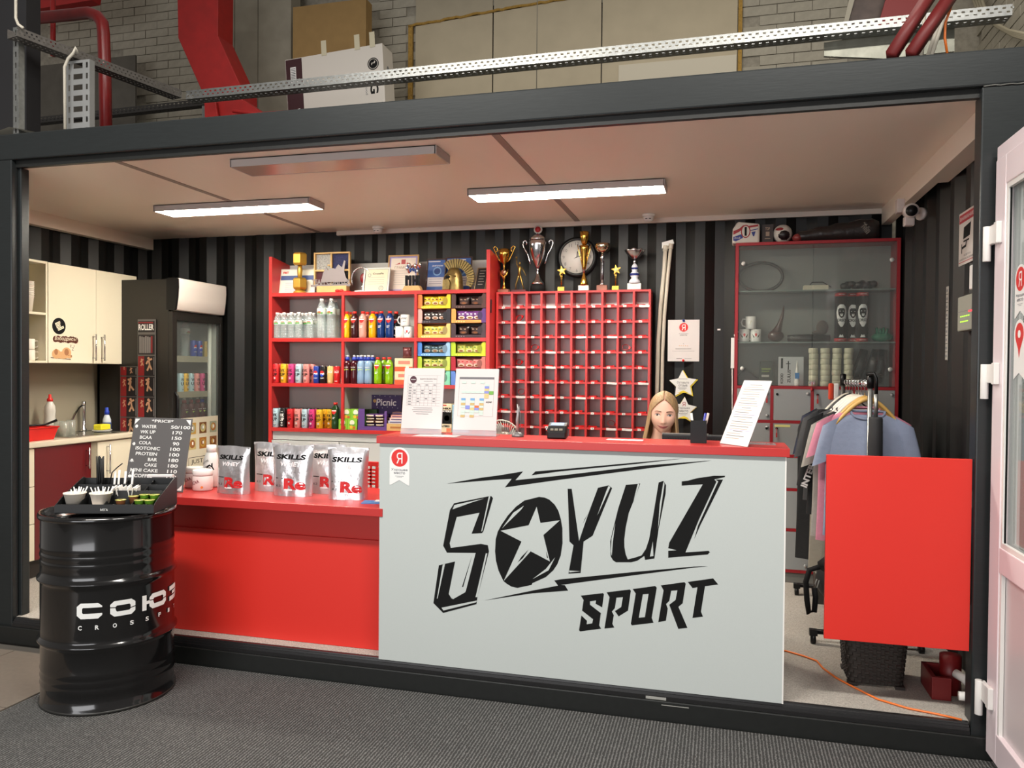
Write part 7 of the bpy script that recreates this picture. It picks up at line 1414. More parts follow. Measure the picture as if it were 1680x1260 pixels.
def shirt(y, label, col, ws=.215, hl=.62, sl=.22, xo=0., zt=None, sleeve=True, nm='tshirt', cat='t-shirt', leg=False, prn=None, rz=0., rough=.85):
    zs = (zt or RZ-.150); mat = M('cloth_%d_%d_%d' % col, col, rough, 0, .25, 35, .03); t = thing(nm, label, cat, (RX+xo, y, zs-hl)); T = Matrix.Translation((RX+xo, y, 0)) @ Matrix.Rotation(rz, 4, 'Z')
    mb = MB().at(T); nu, nv = 28, 18; v = []
    for i in range(nu):
        a = 2*PI*i/nu; ca, sa = math.cos(a), math.sin(a)
        for j in range(nv):
            q = j/(nv-1); zb_ = zs-hl*q; 
            wd = ws*(1.0-.04*math.sin(q*PI)); drop = 0
            if q == 0: zb_ = zs
            ux = wd*ca; 
            if q < .12: k = q/.12; ux = (ws*.42+(wd-ws*.42)*k**.5)*ca; zb_ = zs-.012-hl*.12*k
            dep = (.018+.022*min(1, q*3))*(1+.25*math.sin(5*ca+4*q)+.12*math.sin(11*ca+2))
            v.append((ux, dep*sa, zb_))
    mb.grid(v, nu, nv, 0, True, True)
    if sleeve:
        for s in (-1, 1):
            n2 = 12; v = []
            for j in range(7):
                q = j/6; cx = s*(ws*.82+.050*q); cz = zs-hl*.12-.005-sl*.95*q; hw_ = .075-.012*q; tilt = .5*s
                for i in range(n2): a = 2*PI*i/n2; v.append((cx+hw_*math.cos(a)*(.75 if q else .6), (.022)*math.sin(a)*(1+.1*math.sin(3*a+q*5)), cz+hw_*math.cos(a)*.35*(s)*(-1)+(.035 if j == 0 else 0)))
            mb.grid([v[j*n2+i] for i in range(n2) for j in range(7)], n2, 7, 0, True, True)
    obj('body', mb, mat, t, sub=1)
    if sleeve:
        c2 = M('collar_%d_%d_%d' % col, tuple(int(k*.94) for k in col), rough); obj('collar', MB().at(T).tube([(.082*math.cos(2*PI*i/24), .022*math.sin(2*PI*i/24), zs+.006-.040*(math.sin(2*PI*i/24) < 0)*abs(math.sin(2*PI*i/24))**.8) for i in range(24)], .007, 6, closed=True), c2, t)
    if prn:
        mb = MB().at(T); prn(mb, zs); pr('print', mb, [white_ink, ink], t)
    return t
hg = [(.90, 'wooden hanger carrying the blue t-shirt at the front of the rack', hw, 'front'), (1.00, 'wooden hanger carrying the pink t-shirt', hw, ''), (1.11, 'white plastic hanger carrying the light grey t-shirt', hwh, ''), (1.20, 'white hanger carrying the black shirt with lettered sleeve', hwh, ''), (1.30, 'white hanger carrying the grey long garment', hwh, ''), (1.40, 'white hanger carrying the dark shirt near the back', hwh, ''), (1.50, 'dark hanger at the back of the rack', blackp, ''), (1.60, 'white hanger furthest back on the rack', hwh, '')]
for y, lb, m_, _ in hg: hanger(y, lb, m_)
shirt(.90, 'slate blue t-shirt hanging at the front of the clothes rack', (128, 138, 160), .215, .66, .20, prn=lambda mb, zs: mb.text('.inst', .05, 0, .05, .02, 1, 0) if 0 else [mb.disc(.045+.014*q, .0, .004, 1, 0) for q in range(0)] or mb, rz=-.06)
shirt(1.00, 'pink t-shirt hanging behind the blue one', (190, 120, 140), .235, .72, .17, -.005, RZ-.135)
shirt(1.11, 'light grey t-shirt hanging behind the pink one', (150, 146, 140), .235, .70, .22, -.02, RZ-.155)
shb = shirt(1.20, 'black long shirt with white lettered sleeve in the middle of the rack', (22, 22, 24), .24, .60, .36, -.03)
x = RX-.30; t3 = None
mb = MB().at(frame((X(1326, 1.15, 760), 1.15, Z(1326, 780, 1.15)), (.35, 0, 1), (-1, 0, .35))).text('INTER', 0, 0, .14, .035, 0, .0, .04); pr('sleeve_lettering', mb, white_ink, shb)
shirt(1.30, 'grey trousers hanging long in the middle of the rack', (140, 134, 122), .20, .95, sleeve=False, nm='trousers', cat='trousers', xo=-.045)
shirt(1.40, 'dark grey shirt with pale trim towards the back of the rack', (60, 60, 62), .24, .55, .22, -.03)
shirt(1.50, 'black joggers hanging long at the back of the rack', (20, 20, 22), .20, .92, sleeve=False, nm='trousers', cat='trousers', xo=-.10)
shirt(1.60, 'navy shirt hanging furthest back on the rack', (34, 38, 56), .24, .55, .22, -.02)
t = solo('orange_scarf', 'orange and white sports scarf hanging over the back of the rack', 'scarf', MB().box(X(1360, 1.66, 640), X(1368, 1.66, 640), 1.66, 1.70, Z(1365, 656, 1.66), Z(1365, 629, 1.66)).box(X(1368, 1.66, 640), X(1377, 1.66, 640), 1.66, 1.70, Z(1365, 656, 1.66), Z(1365, 629, 1.66), 1), [C((214, 70, 40), .8), white], .008)
# black bag with strap hanging below the clothes
bgx = X(1352, .95, 960); t = thing('black_backpack', 'black backpack with hanging strap below the clothes', 'backpack', (bgx+.12, .95, .22)); bm2 = M('backpack', (26, 26, 28), .65, 0, .4, 25)
z0, z1 = Z(1345, 1000, .9), Z(1345, 925, .9)
obj('bag', MB().ball((bgx+.15, 1.0, (z0+z1)/2+.02), (.19, .13, (z1-z0)/2+.03), 0, 20, 12).tube([(bgx-.02, .93, z1-.02), (bgx+.05, .90, z1+.03), (bgx+.15, .90, z1+.05)], [.03, .05, .05], 10), bm2, t); obj('strap', MB().tube([P(1345, 930, 1, .86), P(1328, 935, 1, .86), P(1322, 955, 1, .86), P(1324, 985, 1, .86), P(1327, 1006, 1, .86), P(1336, 1003, 1, .86), P(1338, 980, 1, .86), P(1336, 965, 1, .86)], .016, 8, flat=.9), blackm, t); obj('pocket_loop', MB().tube([P(1340, 950, 1, .87), P(1337, 958, 1, .87), P(1340, 965, 1, .87), P(1344, 952, 1, .87)], .003, 6), M('loop_grey', (150, 150, 146), .5), t)
for k, (pxa, c_) in enumerate(((1342, (206, 200, 186)), (1348, (176, 146, 84)))): pbox('book', ('white', 'tan')[k]+' book standing on the floor behind the backpack', pxa, pxa+4.5, FZ+.0005 if 0 else .30, .26, 1.62, .16, C(c_), 'book', py=910)
solo('floor_box', 'plain dark carton under the books behind the clothes', 'box', MB().box(X(1340, 1.6, 950), X(1375, 1.6, 950), 1.60, 1.80, FZ+.0005, .2995), C((60, 54, 48)))
# wicker basket
bk0 = M('wicker', (46, 40, 36), .6); t = thing('wicker_basket', 'dark brown woven plastic basket under the red half-door', 'basket', (.74, .42, FZ))
bx0, bx1, by0, by1 = .565, .835, .27, .55; mb = MB(); n = 14; rows_ = 16; v = []
def ringp(k, z): 
    q = .80+.20*z/.36; cx, cy__ = .70, .41; o = []
    h_ = .143*q; r_ = .04; L1 = 2*(h_-r_); L2 = PI*r_/2; tot = 4*(L1+L2)
    for i in range(56):
        s_ = tot*i/56; sd_ = int(s_//(L1+L2)); u = s_-sd_*(L1+L2); a = sd_*PI/2
        if u < L1: lx, ly = h_, -(h_-r_)+u
        else: b2 = (u-L1)/r_; lx, ly = h_-r_+r_*math.cos(b2), h_-r_+r_*math.sin(b2)
        o.append((cx+lx*math.cos(a)-ly*math.sin(a), cy__+lx*math.sin(a)+ly*math.cos(a), FZ+.012+z))
    return o
pts = [ringp(0, .34*j/8) for j in range(9)]; obj('shell', MB().grid([pts[j][i] for i in range(56) for j in range(9)], 56, 9, 0, True, True), bk0, t)
mb = MB()
for j in range(17):
    z = .012+.0205*j; rp_ = ringp(0, z); ph = j % 2
    for i in range(0, 56, 2):
        a, b_ = Vector(rp_[(i+ph) % 56]), Vector(rp_[(i+ph+1) % 56]); cc_ = Vector((.70, .41, a.z)); o1 = (a-cc_).normalized()*.003; o2 = (b_-cc_).normalized()*.003; up = Vector((0, 0, .0085))
        mb.add([tuple(a-up), tuple(b_-up), tuple(b_+up), tuple(a+up), tuple(a+o1*2-up*.5), tuple(b_+o2*2-up*.5), tuple(b_+o2*2+up*.5), tuple(a+o1*2+up*.5)], [(4, 5, 6, 7), (0, 1, 5, 4), (2, 3, 7, 6), (0, 4, 7, 3), (1, 2, 6, 5)])
obj('weave', mb, bk0, t, stuff=True)
for sx in (-1, 1):
    for sy in (-1, 1): obj('foot', MB().box(.70+sx*.10-.02, .70+sx*.10+.02, .41+sy*.10-.02, .41+sy*.10+.02, FZ, FZ+.014), bk0, t)
obj('rim', MB().tube(ringp(0, .345)[::2], .008, 6, closed=True), bk0, t)
# red fitting and white pipe by the right post
x0, x1 = X(1517, .35, 1090), .99; t = thing('red_floor_box', 'dark red metal box with white pipe on the floor by the right post', 'box', ((x0+x1)/2, .33, FZ)); dr_ = M('box_red', (120, 20, 22), .45)
obj('box', MB().box(x0, x1, .22, .24, FZ, FZ+.10).box(x0, x0+.02, .24, .42, FZ, FZ+.10).box(x0, x1, .40, .42, FZ, FZ+.10), dr_, t, .003); obj('column', MB().tube([(x0+.10, .33, FZ), (x0+.10, .33, FZ+.17)], .045, 16), dr_, t)
obj('drain_pipe', MB().tube([(x0+.10, .25, FZ+.115), (x0+.125, .21, FZ+.110), (x0+.15, .185, FZ+.085), (x0+.17, .17, FZ+.06), (x0+.24, .15, FZ+.055), (.999, .15, FZ+.055)], .019, 12), white, t)
solo('orange_extension_cord', 'orange cable lying across the carpet to the right post', 'cable', MB().tube([P(a, b_, 2, FZ+.006) for a, b_ in ((1240, 1062), (1290, 1068), (1318, 1076), (1340, 1084), (1350, 1096), (1372, 1112), (1400, 1127), (1440, 1147), (1490, 1162), (1540, 1172), (1578, 1181))], .0045, 6), M('cord_orange', (236, 120, 50), .4))
# ================================================================== RIGHT WALL
XW = XR-.004
def FL(y, z, x=XW): return frame((x, y, z), (0, -1, 0), (0, 0, 1))       # plane that faces -X
a, b_ = P(1575, 362, 0, XW), P(1600, 425, 0, XW); yc_, zc_ = (a.y+b_.y)/2, (P(1588, 355, 0, XW).z+P(1588, 420, 0, XW).z)/2; w_ = abs(a.y-b_.y); h = .26
t = thing('camera_sign', 'white and red warning sign with camera symbol on the right wall', 'sign', (XW-.002, yc_, zc_-h/2)); T = FL(yc_, zc_, XW-.003); obj('plate', MB().at(T).box(-w_/2, w_/2, -h/2, h/2, -.002, 0), M('sign_white', (206, 200, 194), .5), t)
mb = MB().at(T).rect(-w_/2+.006, h*.30, w_/2-.006, h*.46, 0).text('ВНИМАНИЕ', 0, h*.38, w_*.84, h*.07, 1, .001, .02).poly([(-w_*.18, h*.20), (w_*.26, h*.24), (w_*.20, -h*.0), (-w_*.22, -h*.02)], 2).rect(-w_*.2, -h*.08, w_*.16, -h*.05, 2).line(0, -h*.06, -.01, -h*.16, .014, 2).line(-.005, -h*.16, -w_*.3, -h*.18, .012, 2).line(-w_*.3, -h*.10, -w_*.3, -h*.28, .012, 2)
mb.text('ВЕДЁТСЯ', w_*.05, -h*.33, w_*.4, h*.045, 2, .0008, .02).text('ВИДЕОНАБЛЮДЕНИЕ', 0, -h*.40, w_*.86, h*.04, 2, .0008, .02).rect(-w_/2+.006, -h*.455, w_/2-.006, -h*.44, 0); pr('print', mb, [C((170, 40, 50)), white_ink, ink], t)
a, b_ = P(1577, 487, 0, XW-.03), P(1603, 541, 0, XW-.03); y0, y1 = b_.y, a.y; zt, zb_ = P(1590, 484, 0, XW-.03).z, P(1590, 542, 0, XW-.03).z; t = thing('alarm_panel', 'grey alarm panel with green and red lights on the right wall', 'alarm panel', (XW-.02, (y0+y1)/2, zb_)); 
obj('case', MB().box(XW-.045, XW-.002, y0, y1, zb_, zt), M('alarm_grey', (150, 150, 138), .5), t, .006); T = FL((y0+y1)/2, (zb_+zt)/2, XW-.0456); w_ = y1-y0; h = zt-zb_
mb = MB().at(T).rect(-w_/2+.005, h*.05, w_/2-.005, h*.06, 2).rect(w_*.2, h*.0, w_*.42, h*.05, 1)
for q in range(5): mb.rect(-w_*.3+q*w_*.12, -h*.10, -w_*.22+q*w_*.12, -h*.075, 0).rect(-w_*.3+q*w_*.1, -h*.25, -w_*.22+q*w_*.1, -h*.225, 0)
pr('status_lights', mb, [M('led_green', (150, 230, 40), .5, emit=2.0), M('led_red', (240, 50, 60), .5, emit=2.0), grey_t], t)
a, b_ = P(1594, 450, 0, XW-.02), P(1604, 475, 0, XW-.02); solo('wall_sensor', 'small white wall sensor above the alarm panel', 'sensor', MB().box(XW-.03, XW-.002, b_.y-.02, a.y, P(1598, 474, 0, XW-.02).z, P(1598, 434, 0, XW-.02).z), white, .005)
yc_ = P(1555, 500, 0, XW).y; z1, z0 = P(1555, 470, 0, XW).z, P(1555, 591, 0, XW).z; o = solo('height_strip', 'narrow white strip of small labels on the right wall', 'label strip', MB().box(XW-.003, XW-.001, yc_-.022, yc_+.022, z0, z1), M('strip_white', (176, 172, 164), .5)); mb = MB().at(FL(yc_, (z0+z1)/2, XW-.0035)); n = 9
for q in range(n): z = (z1-z0)*(q/n-.5); mb.rect(-.022, z, .022, z+.003, 0).rect(-.014, z+.015, .012, z+.028, 1)
pr('print', mb, [ink, grey_t], o)
c = P(1494, 345, 1, 1.35); t = thing('security_camera', 'white bullet security camera under the ceiling at the right', 'camera', (c.x, 1.35, c.z-.05)); cw_ = M('camera_white', (196, 184, 178), .35)
m = MPP(c.x, 1.35); obj('housing', MB().tube([(c.x, 1.35+.03, c.z+.0), (c.x-.005, 1.35-.05, c.z-.01)], .040, 20), cw_, t); obj('lens', MB().tube([(c.x-.006, 1.298, c.z-.012), (c.x-.0065, 1.293, c.z-.0125)], .031, 20), blackp, t); obj('lower_box', MB().box(c.x-.035, c.x+.02, 1.33, 1.38, c.z-.09, c.z-.035), cw_, t, .008); obj('arm', MB().tube([(c.x+.01, 1.39, c.z), (c.x+.06, 1.40, c.z-.01)], .010, 10), cw_, t); obj('wall_cup', MB().tube([(c.x+.055, 1.39, c.z-.015), (c.x+.075, 1.40, c.z-.015)], .036, 18), cw_, t)
obj('mount_box', MB().box(c.x-.06, c.x-.02, 1.40, 1.46, c.z, CZ-.118), cw_, t, .003); obj('mount_arm', MB().tube([(c.x-.03, 1.42, c.z+.01), (c.x, 1.38, c.z)], .010, 8), cw_, t)
# ================================================================== WHITE DOOR
DXh = 1.050; dmat = M('pvc_white', (232, 218, 222), .28); dw = thing('entrance_door', 'open white plastic door with glass pane and stickers at the right', 'door', (DXh, -.5, 0))
ya_, yb2 = -.98, -.035; zt = P(1640, 228, 0, DXh).z
zt = 2.42; z0 = .05; th_ = .07; st = .115
obj('hinge_stile', MB().box(DXh, DXh+th_, yb2-st, yb2, z0, zt), dmat, dw, .004); obj('lock_stile', MB().box(DXh, DXh+th_, ya_, ya_+st, z0, zt), dmat, dw, .004)
obj('top_rail', MB().box(DXh, DXh+th_, ya_+st, yb2-st, zt-st, zt), dmat, dw, .004); obj('middle_rail', MB().box(DXh, DXh+th_, ya_+st, yb2-st, .80, .90), dmat, dw, .004); obj('bottom_rail', MB().box(DXh, DXh+th_, ya_+st, yb2-st, z0, z0+.12), dmat, dw, .004)
obj('lower_panel', MB().box(DXh+.02, DXh+.05, ya_+st, yb2-st, z0+.12, .80), M('pvc_panel', (214, 206, 206), .35), dw)
obj('glazing_bead', MB().box(DXh+.004, DXh+.018, yb2-st-.02, yb2-st, .90, zt-st).box(DXh+.004, DXh+.018, ya_+st, yb2-st-.02, zt-st-.02, zt-st).box(DXh+.004, DXh+.018, ya_+st, yb2-st-.02, .90, .92).box(DXh+.004, DXh+.018, yb2-st-.02, yb2-st, z0+.12, .80), white, dw)
obj('seal', MB().box(DXh+.010, DXh+.016, yb2-st-.024, yb2-st-.0205, .92, zt-st-.02), ink, dw)
obj('glass', MB().box(DXh+.028, DXh+.034, ya_+st, yb2-st, .90, zt-st), glass('door_glass', (214, 226, 222), .82, .03), dw)
obj('top_cap', MB().box(DXh+.005, DXh+th_-.005, ya_, yb2+.004, zt+.001, zt+.055), dmat, dw, .002)
for pyc in (398, 620, 1146):
    z = P(1622, pyc, 0, DXh).z; h_ = obj('hinge', MB().tube([(DXh-.022, -.016, z-.085), (DXh-.022, -.016, z+.055)], .015, 14), white, dw, .001); obj('hinge_leaf', MB().box(DXh-.018, DXh+.0, yb2-.05, -.012, z-.02, z+.055).box(DXh-.020, DXh, yb2-.085, yb2-.05, z-.025, z+.06), white, h_, .003)
T = FL(-.16-.06, P(1668, 455, 0, DXh).z, DXh+.027); ydc = P(1672, 455, 0, DXh+.027).y-.02
badge(FL(ydc, P(1672, 478, 0, DXh+.027).z, DXh+.026), 'badge_sticker', 'upper white ribbon sticker with red letter disc on the door glass', .11, .20)
zc_ = P(1672, 570, 0, DXh+.027).z; T = FL(ydc, zc_, DXh+.026); out = [(-.055, -.12), (0, -.095), (.055, -.12), (.055, .05)]+[(.055*math.cos(a), .05+.055*math.sin(a)) for a in [PI*i/12 for i in range(1, 12)]]+[(-.055, .05)]
o = solo('pin_sticker', 'lower white ribbon sticker with red map pin on the door glass', 'sticker', MB().at(T).poly(out, 0, 0).poly(out, 0, .0008), M('sticker_white'), fix=False)
mb = MB().at(T); pin = [(.042*math.cos(a), .05+.042*math.sin(a)) for a in [(-.6+(PI+1.2)*i/20) for i in range(21)]]+[(-.012, -.005), (0, -.04), (.012, -.005)]
mb.poly(pin, 0, .0012).disc(0, .05, .015, 1, .0018).rect(-.03, -.06, .03, -.057, 2).rect(-.035, -.085, 0, -.078, 2).rect(-.035, -.10, -.01, -.094, 2); pr('print', mb, [red_p, white_ink, grey_t], o)
# ================================================================== COUNTER THINGS
CT = 1.2455
acr = glass('acrylic', (226, 220, 222), .72, .05, 1)
def holder(pxl, pxr, pyt, pyb, Y, label, lean=.05):
    x0, x1 = X(pxl, Y, 680), X(pxr, Y, 680); h = Z((pxl+pxr)/2, pyt, Y+lean)-CT; t = thing('notice_holder', label, 'notice holder', ((x0+x1)/2, Y, CT)); T = frame((x0, Y, CT), (1, 0, 0), (0, lean, h)); w_ = x1-x0; H = math.hypot(h, lean)
    obj('stand', MB().at(T).box(0, w_, 0, H, -.003, -.001).box(-.004, w_+.004, .0, .0, 0, 0) if 0 else MB().at(T).box(0, w_, 0, H*.992, -.004, -.0025), acr, t); obj('foot', MB().box(x0, x1, Y, Y+.07, CT, CT+.003), acr, t)
    obj('sheet', MB().at(T).box(.002, w_-.002, H*.085, H, -.0022, -.0008), paper, t); return t, T, w_, H
t, T, w_, h = holder(657, 724, 604, 712, .13, 'clear stand with a printed martial arts timetable, left of two')
mb = MB().at(T)
X0, X1, Y0, Y1 = w_*.11, w_*.92, h*.43, h*.885
for q in range(8): u = X0+(X1-X0)*(0 if q == 0 else .16+.12*(q-1)); mb.line(u, Y0, u, Y1-.13*h if 0 < q < 7 else Y1, .0006, 1)
for q in range(9): y = Y0+(h*.765-Y0)*q/8; mb.line(X0, y, X1, y, .0006, 1)
mb.line(X0, Y1, X1, Y1, .0006, 1).disc(w_*.24, h*.825, .018, 2).rect(w_*.18, h*.822, w_*.30, h*.83, 3, .001).text('ЕДИНОБОРСТВА', w_*.61, h*.835, w_*.41, h*.018, 0, .0008, .02).rect(w_*.5, h*.80, w_*.72, h*.804, 1)
for r_, cs in ((7, (2, 4, 6)), (5, (1, 3, 5)), (4, (1, 3, 5)), (2, (2, 4, 6)), (1, (2, 6))):
    for c_ in cs: u = X0+(X1-X0)*(.18+.12*(c_-1)); y = Y0+(h*.765-Y0)*(r_+.4)/8; mb.rect(u, y, u+w_*.06, y+.004, 1)
for q in range(8): y = Y0+(h*.765-Y0)*(q+.35)/8; mb.rect(X0+.006, y, X0+w_*.10, y+.004, 1)
for q in range(4): mb.rect(w_*(.28-.03*(q % 2)+.1*(q == 3)), h*(.395-.03*q), w_*(.74+.02*(q % 2)-.1*(q == 3)), h*(.40-.03*q), 1)
pr('print', mb, [ink, grey_t, C((70, 30, 44)), white_ink], t)
t, T, w_, h = holder(742, 814, 605, 713, .13, 'clear stand with a coloured weekly schedule, right of two')
mb = MB().at(T); mb.rect(w_*.10, h*.845, w_*.90, h*.875, 0).rect(w_*.24, h*.857, w_*.76, h*.863, 7, .001); pal = [0, (150, 190, 160), (110, 160, 206), (196, 170, 110), (130, 140, 210), (220, 110, 60), (110, 170, 70), 7, (196, 216, 206), (214, 190, 130)]
def cell_(c_, r_, k, n_=1, hh2=1): x = w_*(.165+.105*c_); y = h*(.81-.036*r_); mb.rect(x, y-h*.034*hh2, x+w_*(.10*n_), y, k, .0009)
for c_ in (0, 2, 4): cell_(c_, 0, 8); cell_(c_, 7, 2); cell_(c_, 8, 8); cell_(c_, 9, 3); cell_(c_, 10, 8); cell_(c_, 13, 8)
for c_ in range(5): cell_(c_, 4, 8); cell_(c_, 12, 8)
for r_, k in enumerate((8, 4, 9, 4, 9, 9)): cell_(5, r_+1, k)
cell_(6, 4, 6, 1, 1.5); cell_(1, 10, 4, 1, 1.6); cell_(3, 10, 5); cell_(3, 11, 4); cell_(2, 11, 9); cell_(0, 14, 3); cell_(2, 14, 3); cell_(4, 11, 3)
for a_, b_, c_, d_ in ((.10, .29, .90, .29), (.10, .29, .10, .845), (.90, .29, .90, .845)): mb.line(w_*a_, h*b_, w_*c_, h*d_, .0006, 7)
mb.text('soyuz', w_*.80, h*.50, w_*.13, h*.03, 10, .001, .01, .3)
pr('print', mb, [C((110, 108, 112))]+[C(pal[i]) for i in range(1, 7)]+[grey_t, C(pal[8]), C(pal[9]), ink], t)
for k, (a_, b_, c_, d_) in enumerate(((668, 700, 717, .02), (700, 748, 716, .035))): q = P(a_, c_, 2, CT); solo('loose_sheet', 'white sheet of paper lying flat on the red counter, %s one' % ('left', 'right')[k], 'sheet', MB().at(Matrix.Translation((q.x, .02, CT+.0008*k))).box(0, .22 if k == 0 else .14, 0, .10, 0, .0007), paper)
for k in range(2): q = P(990+32*k, 724, 2, CT); solo('counter_leaflet', 'small white leaflet lying on the counter before the person, %s one' % ('left', 'right')[k], 'leaflet', MB().at(Matrix.Translation((q.x, .13, CT))).box(0, .085, 0, .07, 0, .0008), paper)
# fan behind the counter
c = P(824, 716, 1, .50); t = thing('desk_fan', 'white desk fan grille just above the counter beside the right notice', 'fan', (c.x, .50, .866)); rr_2 = .105; zc_ = Z(820, 689, .50)-rr_2; gm2 = M('fan_white', (190, 186, 172), .4)
obj('stand', MB().lathe([(.08, .866), (.08, .88), (.02, .90), (.018, zc_-.04)], 18, c=(c.x, .55, 0)), gm2, t); obj('hub', MB().tube([(c.x, .55, zc_), (c.x, .47, zc_)], .04, 16), gm2, t)
mb = MB()
for q in range(44): a = 2*PI*q/44; mb.tube([(c.x+.03*math.cos(a), .455, zc_+.03*math.sin(a)), (c.x+.075*math.cos(a+.25), .45, zc_+.075*math.sin(a+.25)), (c.x+rr_2*math.cos(a+.5), .48, zc_+rr_2*math.sin(a+.5))], .0014, 4)
obj('grille_wires', mb, gm2, t, stuff=True); obj('grille_ring', MB().tube([(c.x+rr_2*math.cos(2*PI*i/32), .48, zc_+rr_2*math.sin(2*PI*i/32)) for i in range(32)], .004, 6, closed=True), gm2, t)
for q in range(4): a = PI/2*q; obj('blade', MB().grid([(c.x+r_*math.cos(a+d_), .485+.02*d_, zc_+r_*math.sin(a+d_)) for r_ in (.03, .06, .09) for d_ in (0, .4, .8)], 3, 3), M('blade_grey', (150, 150, 150), .4), t)
# pen stand
c = P(851, 716, 2, CT); t = thing('pen_stand', 'grey holder with an upright silver pen on the counter', 'pen stand', (c.x, .16, CT)); pg = M('pen_grey', (110, 108, 108), .35, .3)
obj('base', MB().lathe([(.030, 0), (.030, .006), (.020, .018), (.008, .024), (.0001, .026)], 20, c=(c.x, .16, CT)), pg, t); obj('pen', MB().tube([(c.x, .16, CT+.02), (c.x-.004, .16, CT+.08), (c.x+.002, .16, CT+.13), (c.x-.004, .16, CT+.16)], [.006, .008, .007, .002], 10), M('pen_silver', (170, 168, 168), .3, .6), t); obj('cord', MB().tube([(c.x+.01, .16, CT+.02), (c.x+.014, .16, CT+.09), (c.x+.006, .16, CT+.15)], .002, 6), pg, t)
# card terminal
c = P(909, 721, 2, CT); t = thing('card_terminal', 'small black card terminal with lit screen on the counter', 'terminal', (c.x, .15, CT)); T = Matrix.Translation((c.x, .15, CT)) @ Matrix.Rotation(.08, 4, 'Z')
obj('body', MB().at(T).prism([(-.045, 0), (.04, 0), (.045, .055), (.035, .075), (-.02, .060), (-.045, .030)], -.045, .045, 0, 'x'), blackp, t, .006)
T2 = T @ frame((0, -.0215+.0, .0600), (1, 0, 0), (0, .055, .0158)); pr('screen', MB().at(T2).rect(-.032, .006, .032, .046, 0, .0012), [M('screen_blue', (110, 130, 170), .3, emit=.6)], t)
obj('button_row', MB().at(T @ frame((0, -.045, .030), (1, 0, 0), (0, .025, .03))).box(-.03, -.016, .010, .022, 0, .003).box(-.010, .006, .010, .022, 0, .003).box(.012, .028, .010, .022, 0, .003), M('button_grey', (120, 116, 100), .5), t); obj('side_knob', MB().at(T).tube([(-.047, 0, .04), (-.056, 0, .042)], .007, 8), chrome, t)
# pen cup
c = P(1146, 726, 2, CT); cxp = c.x; t = thing('pen_cup', 'black square mesh pen cup on the counter', 'pen cup', (cxp, .15, CT)); hw_ = .036; zh = Z(1147, 689, .15)-CT
obj('cup', MB().box(cxp-hw_, cxp+hw_, .11, .113, CT, CT+zh).box(cxp-hw_, cxp+hw_, .187, .19, CT, CT+zh).box(cxp-hw_, cxp-hw_+.003, .113, .187, CT, CT+zh).box(cxp+hw_-.003, cxp+hw_, .113, .187, CT, CT+zh).box(cxp-hw_, cxp+hw_, .113, .187, CT, CT+.003), blackp, t)
for k, (dx, tx, c_, n_) in enumerate(((-.028, -.012, (214, 212, 206), 'white'), (.018, .012, (40, 50, 150), 'blue'), (.028, .014, (214, 196, 186), 'pale'))): solo('pen', '%s pen standing in the black pen cup' % n_, 'pen', MB().tube([(cxp+dx-tx, .15+.012*k-.012, CT+.006), (cxp+dx+(tx if k else -.006), .15+.012*k-.012, CT+zh+.032)], .0055, 8), C(c_, .4))
# slanted notice
b0, b1 = P(1181, 727, 2, CT+.002), P(1226, 733, 2, CT+.002); w_ = (b1-b0).length; T0_ = P(1223, 625, 1, b0.y+.20)
upv = Vector((P(1221, 624, 1, b0.y+.17)-b0)); Hn = upv.length; T = frame(b0, b1-b0, upv); T = Matrix(((b1.x-b0.x)/w_, 0, 0, 0) and ((1, 0, 0, 0), (0, 1, 0, 0), (0, 0, 1, 0), (0, 0, 0, 1)))
rv = (b1-b0).normalized(); tr_ = P(1259, 626, 1, b1.y+.17); 
t = thing('tilted_notice', 'acrylic stand with a densely printed price sheet tilted to the right', 'notice', tuple(b0)); nrm = rv.cross(upv).normalized(); upn = nrm.cross(rv).normalized(); T = Matrix((rv, upn, nrm)).transposed().to_4x4(); T.translation = b0; sh_k = upv.dot(rv)/upv.dot(upn); Hn = upv.dot(upn); T = T @ Matrix(((1, sh_k, 0, 0), (0, 1, 0, 0), (0, 0, 1, 0), (0, 0, 0, 1)))
obj('sheet', MB().at(T).box(0, w_, 0, Hn, -.0015, 0), paper, t); obj('stand', MB().at(T).box(0, w_, 0, Hn, -.0045, -.003), acr, t); obj('foot', MB().at(Matrix.Translation((b0.x, b0.y, CT))).box(.0, w_+.06, .0, .09, 0, .003), acr, t)
mb = MB().at(T); random.seed(11)
for q in range(24): y = Hn*(.92-.036*q); mb.rect(w_*(.12 if q % 5 else .3), y, w_*random.uniform(.6, .9), y+.0035, q % 2)
for q in (.62, .46, .22): mb.line(w_*.08, Hn*q, w_*.94, Hn*q, .0015, 2)
pr('print', mb, [grey_t, C((170, 160, 150)), C((120, 130, 190))], t)
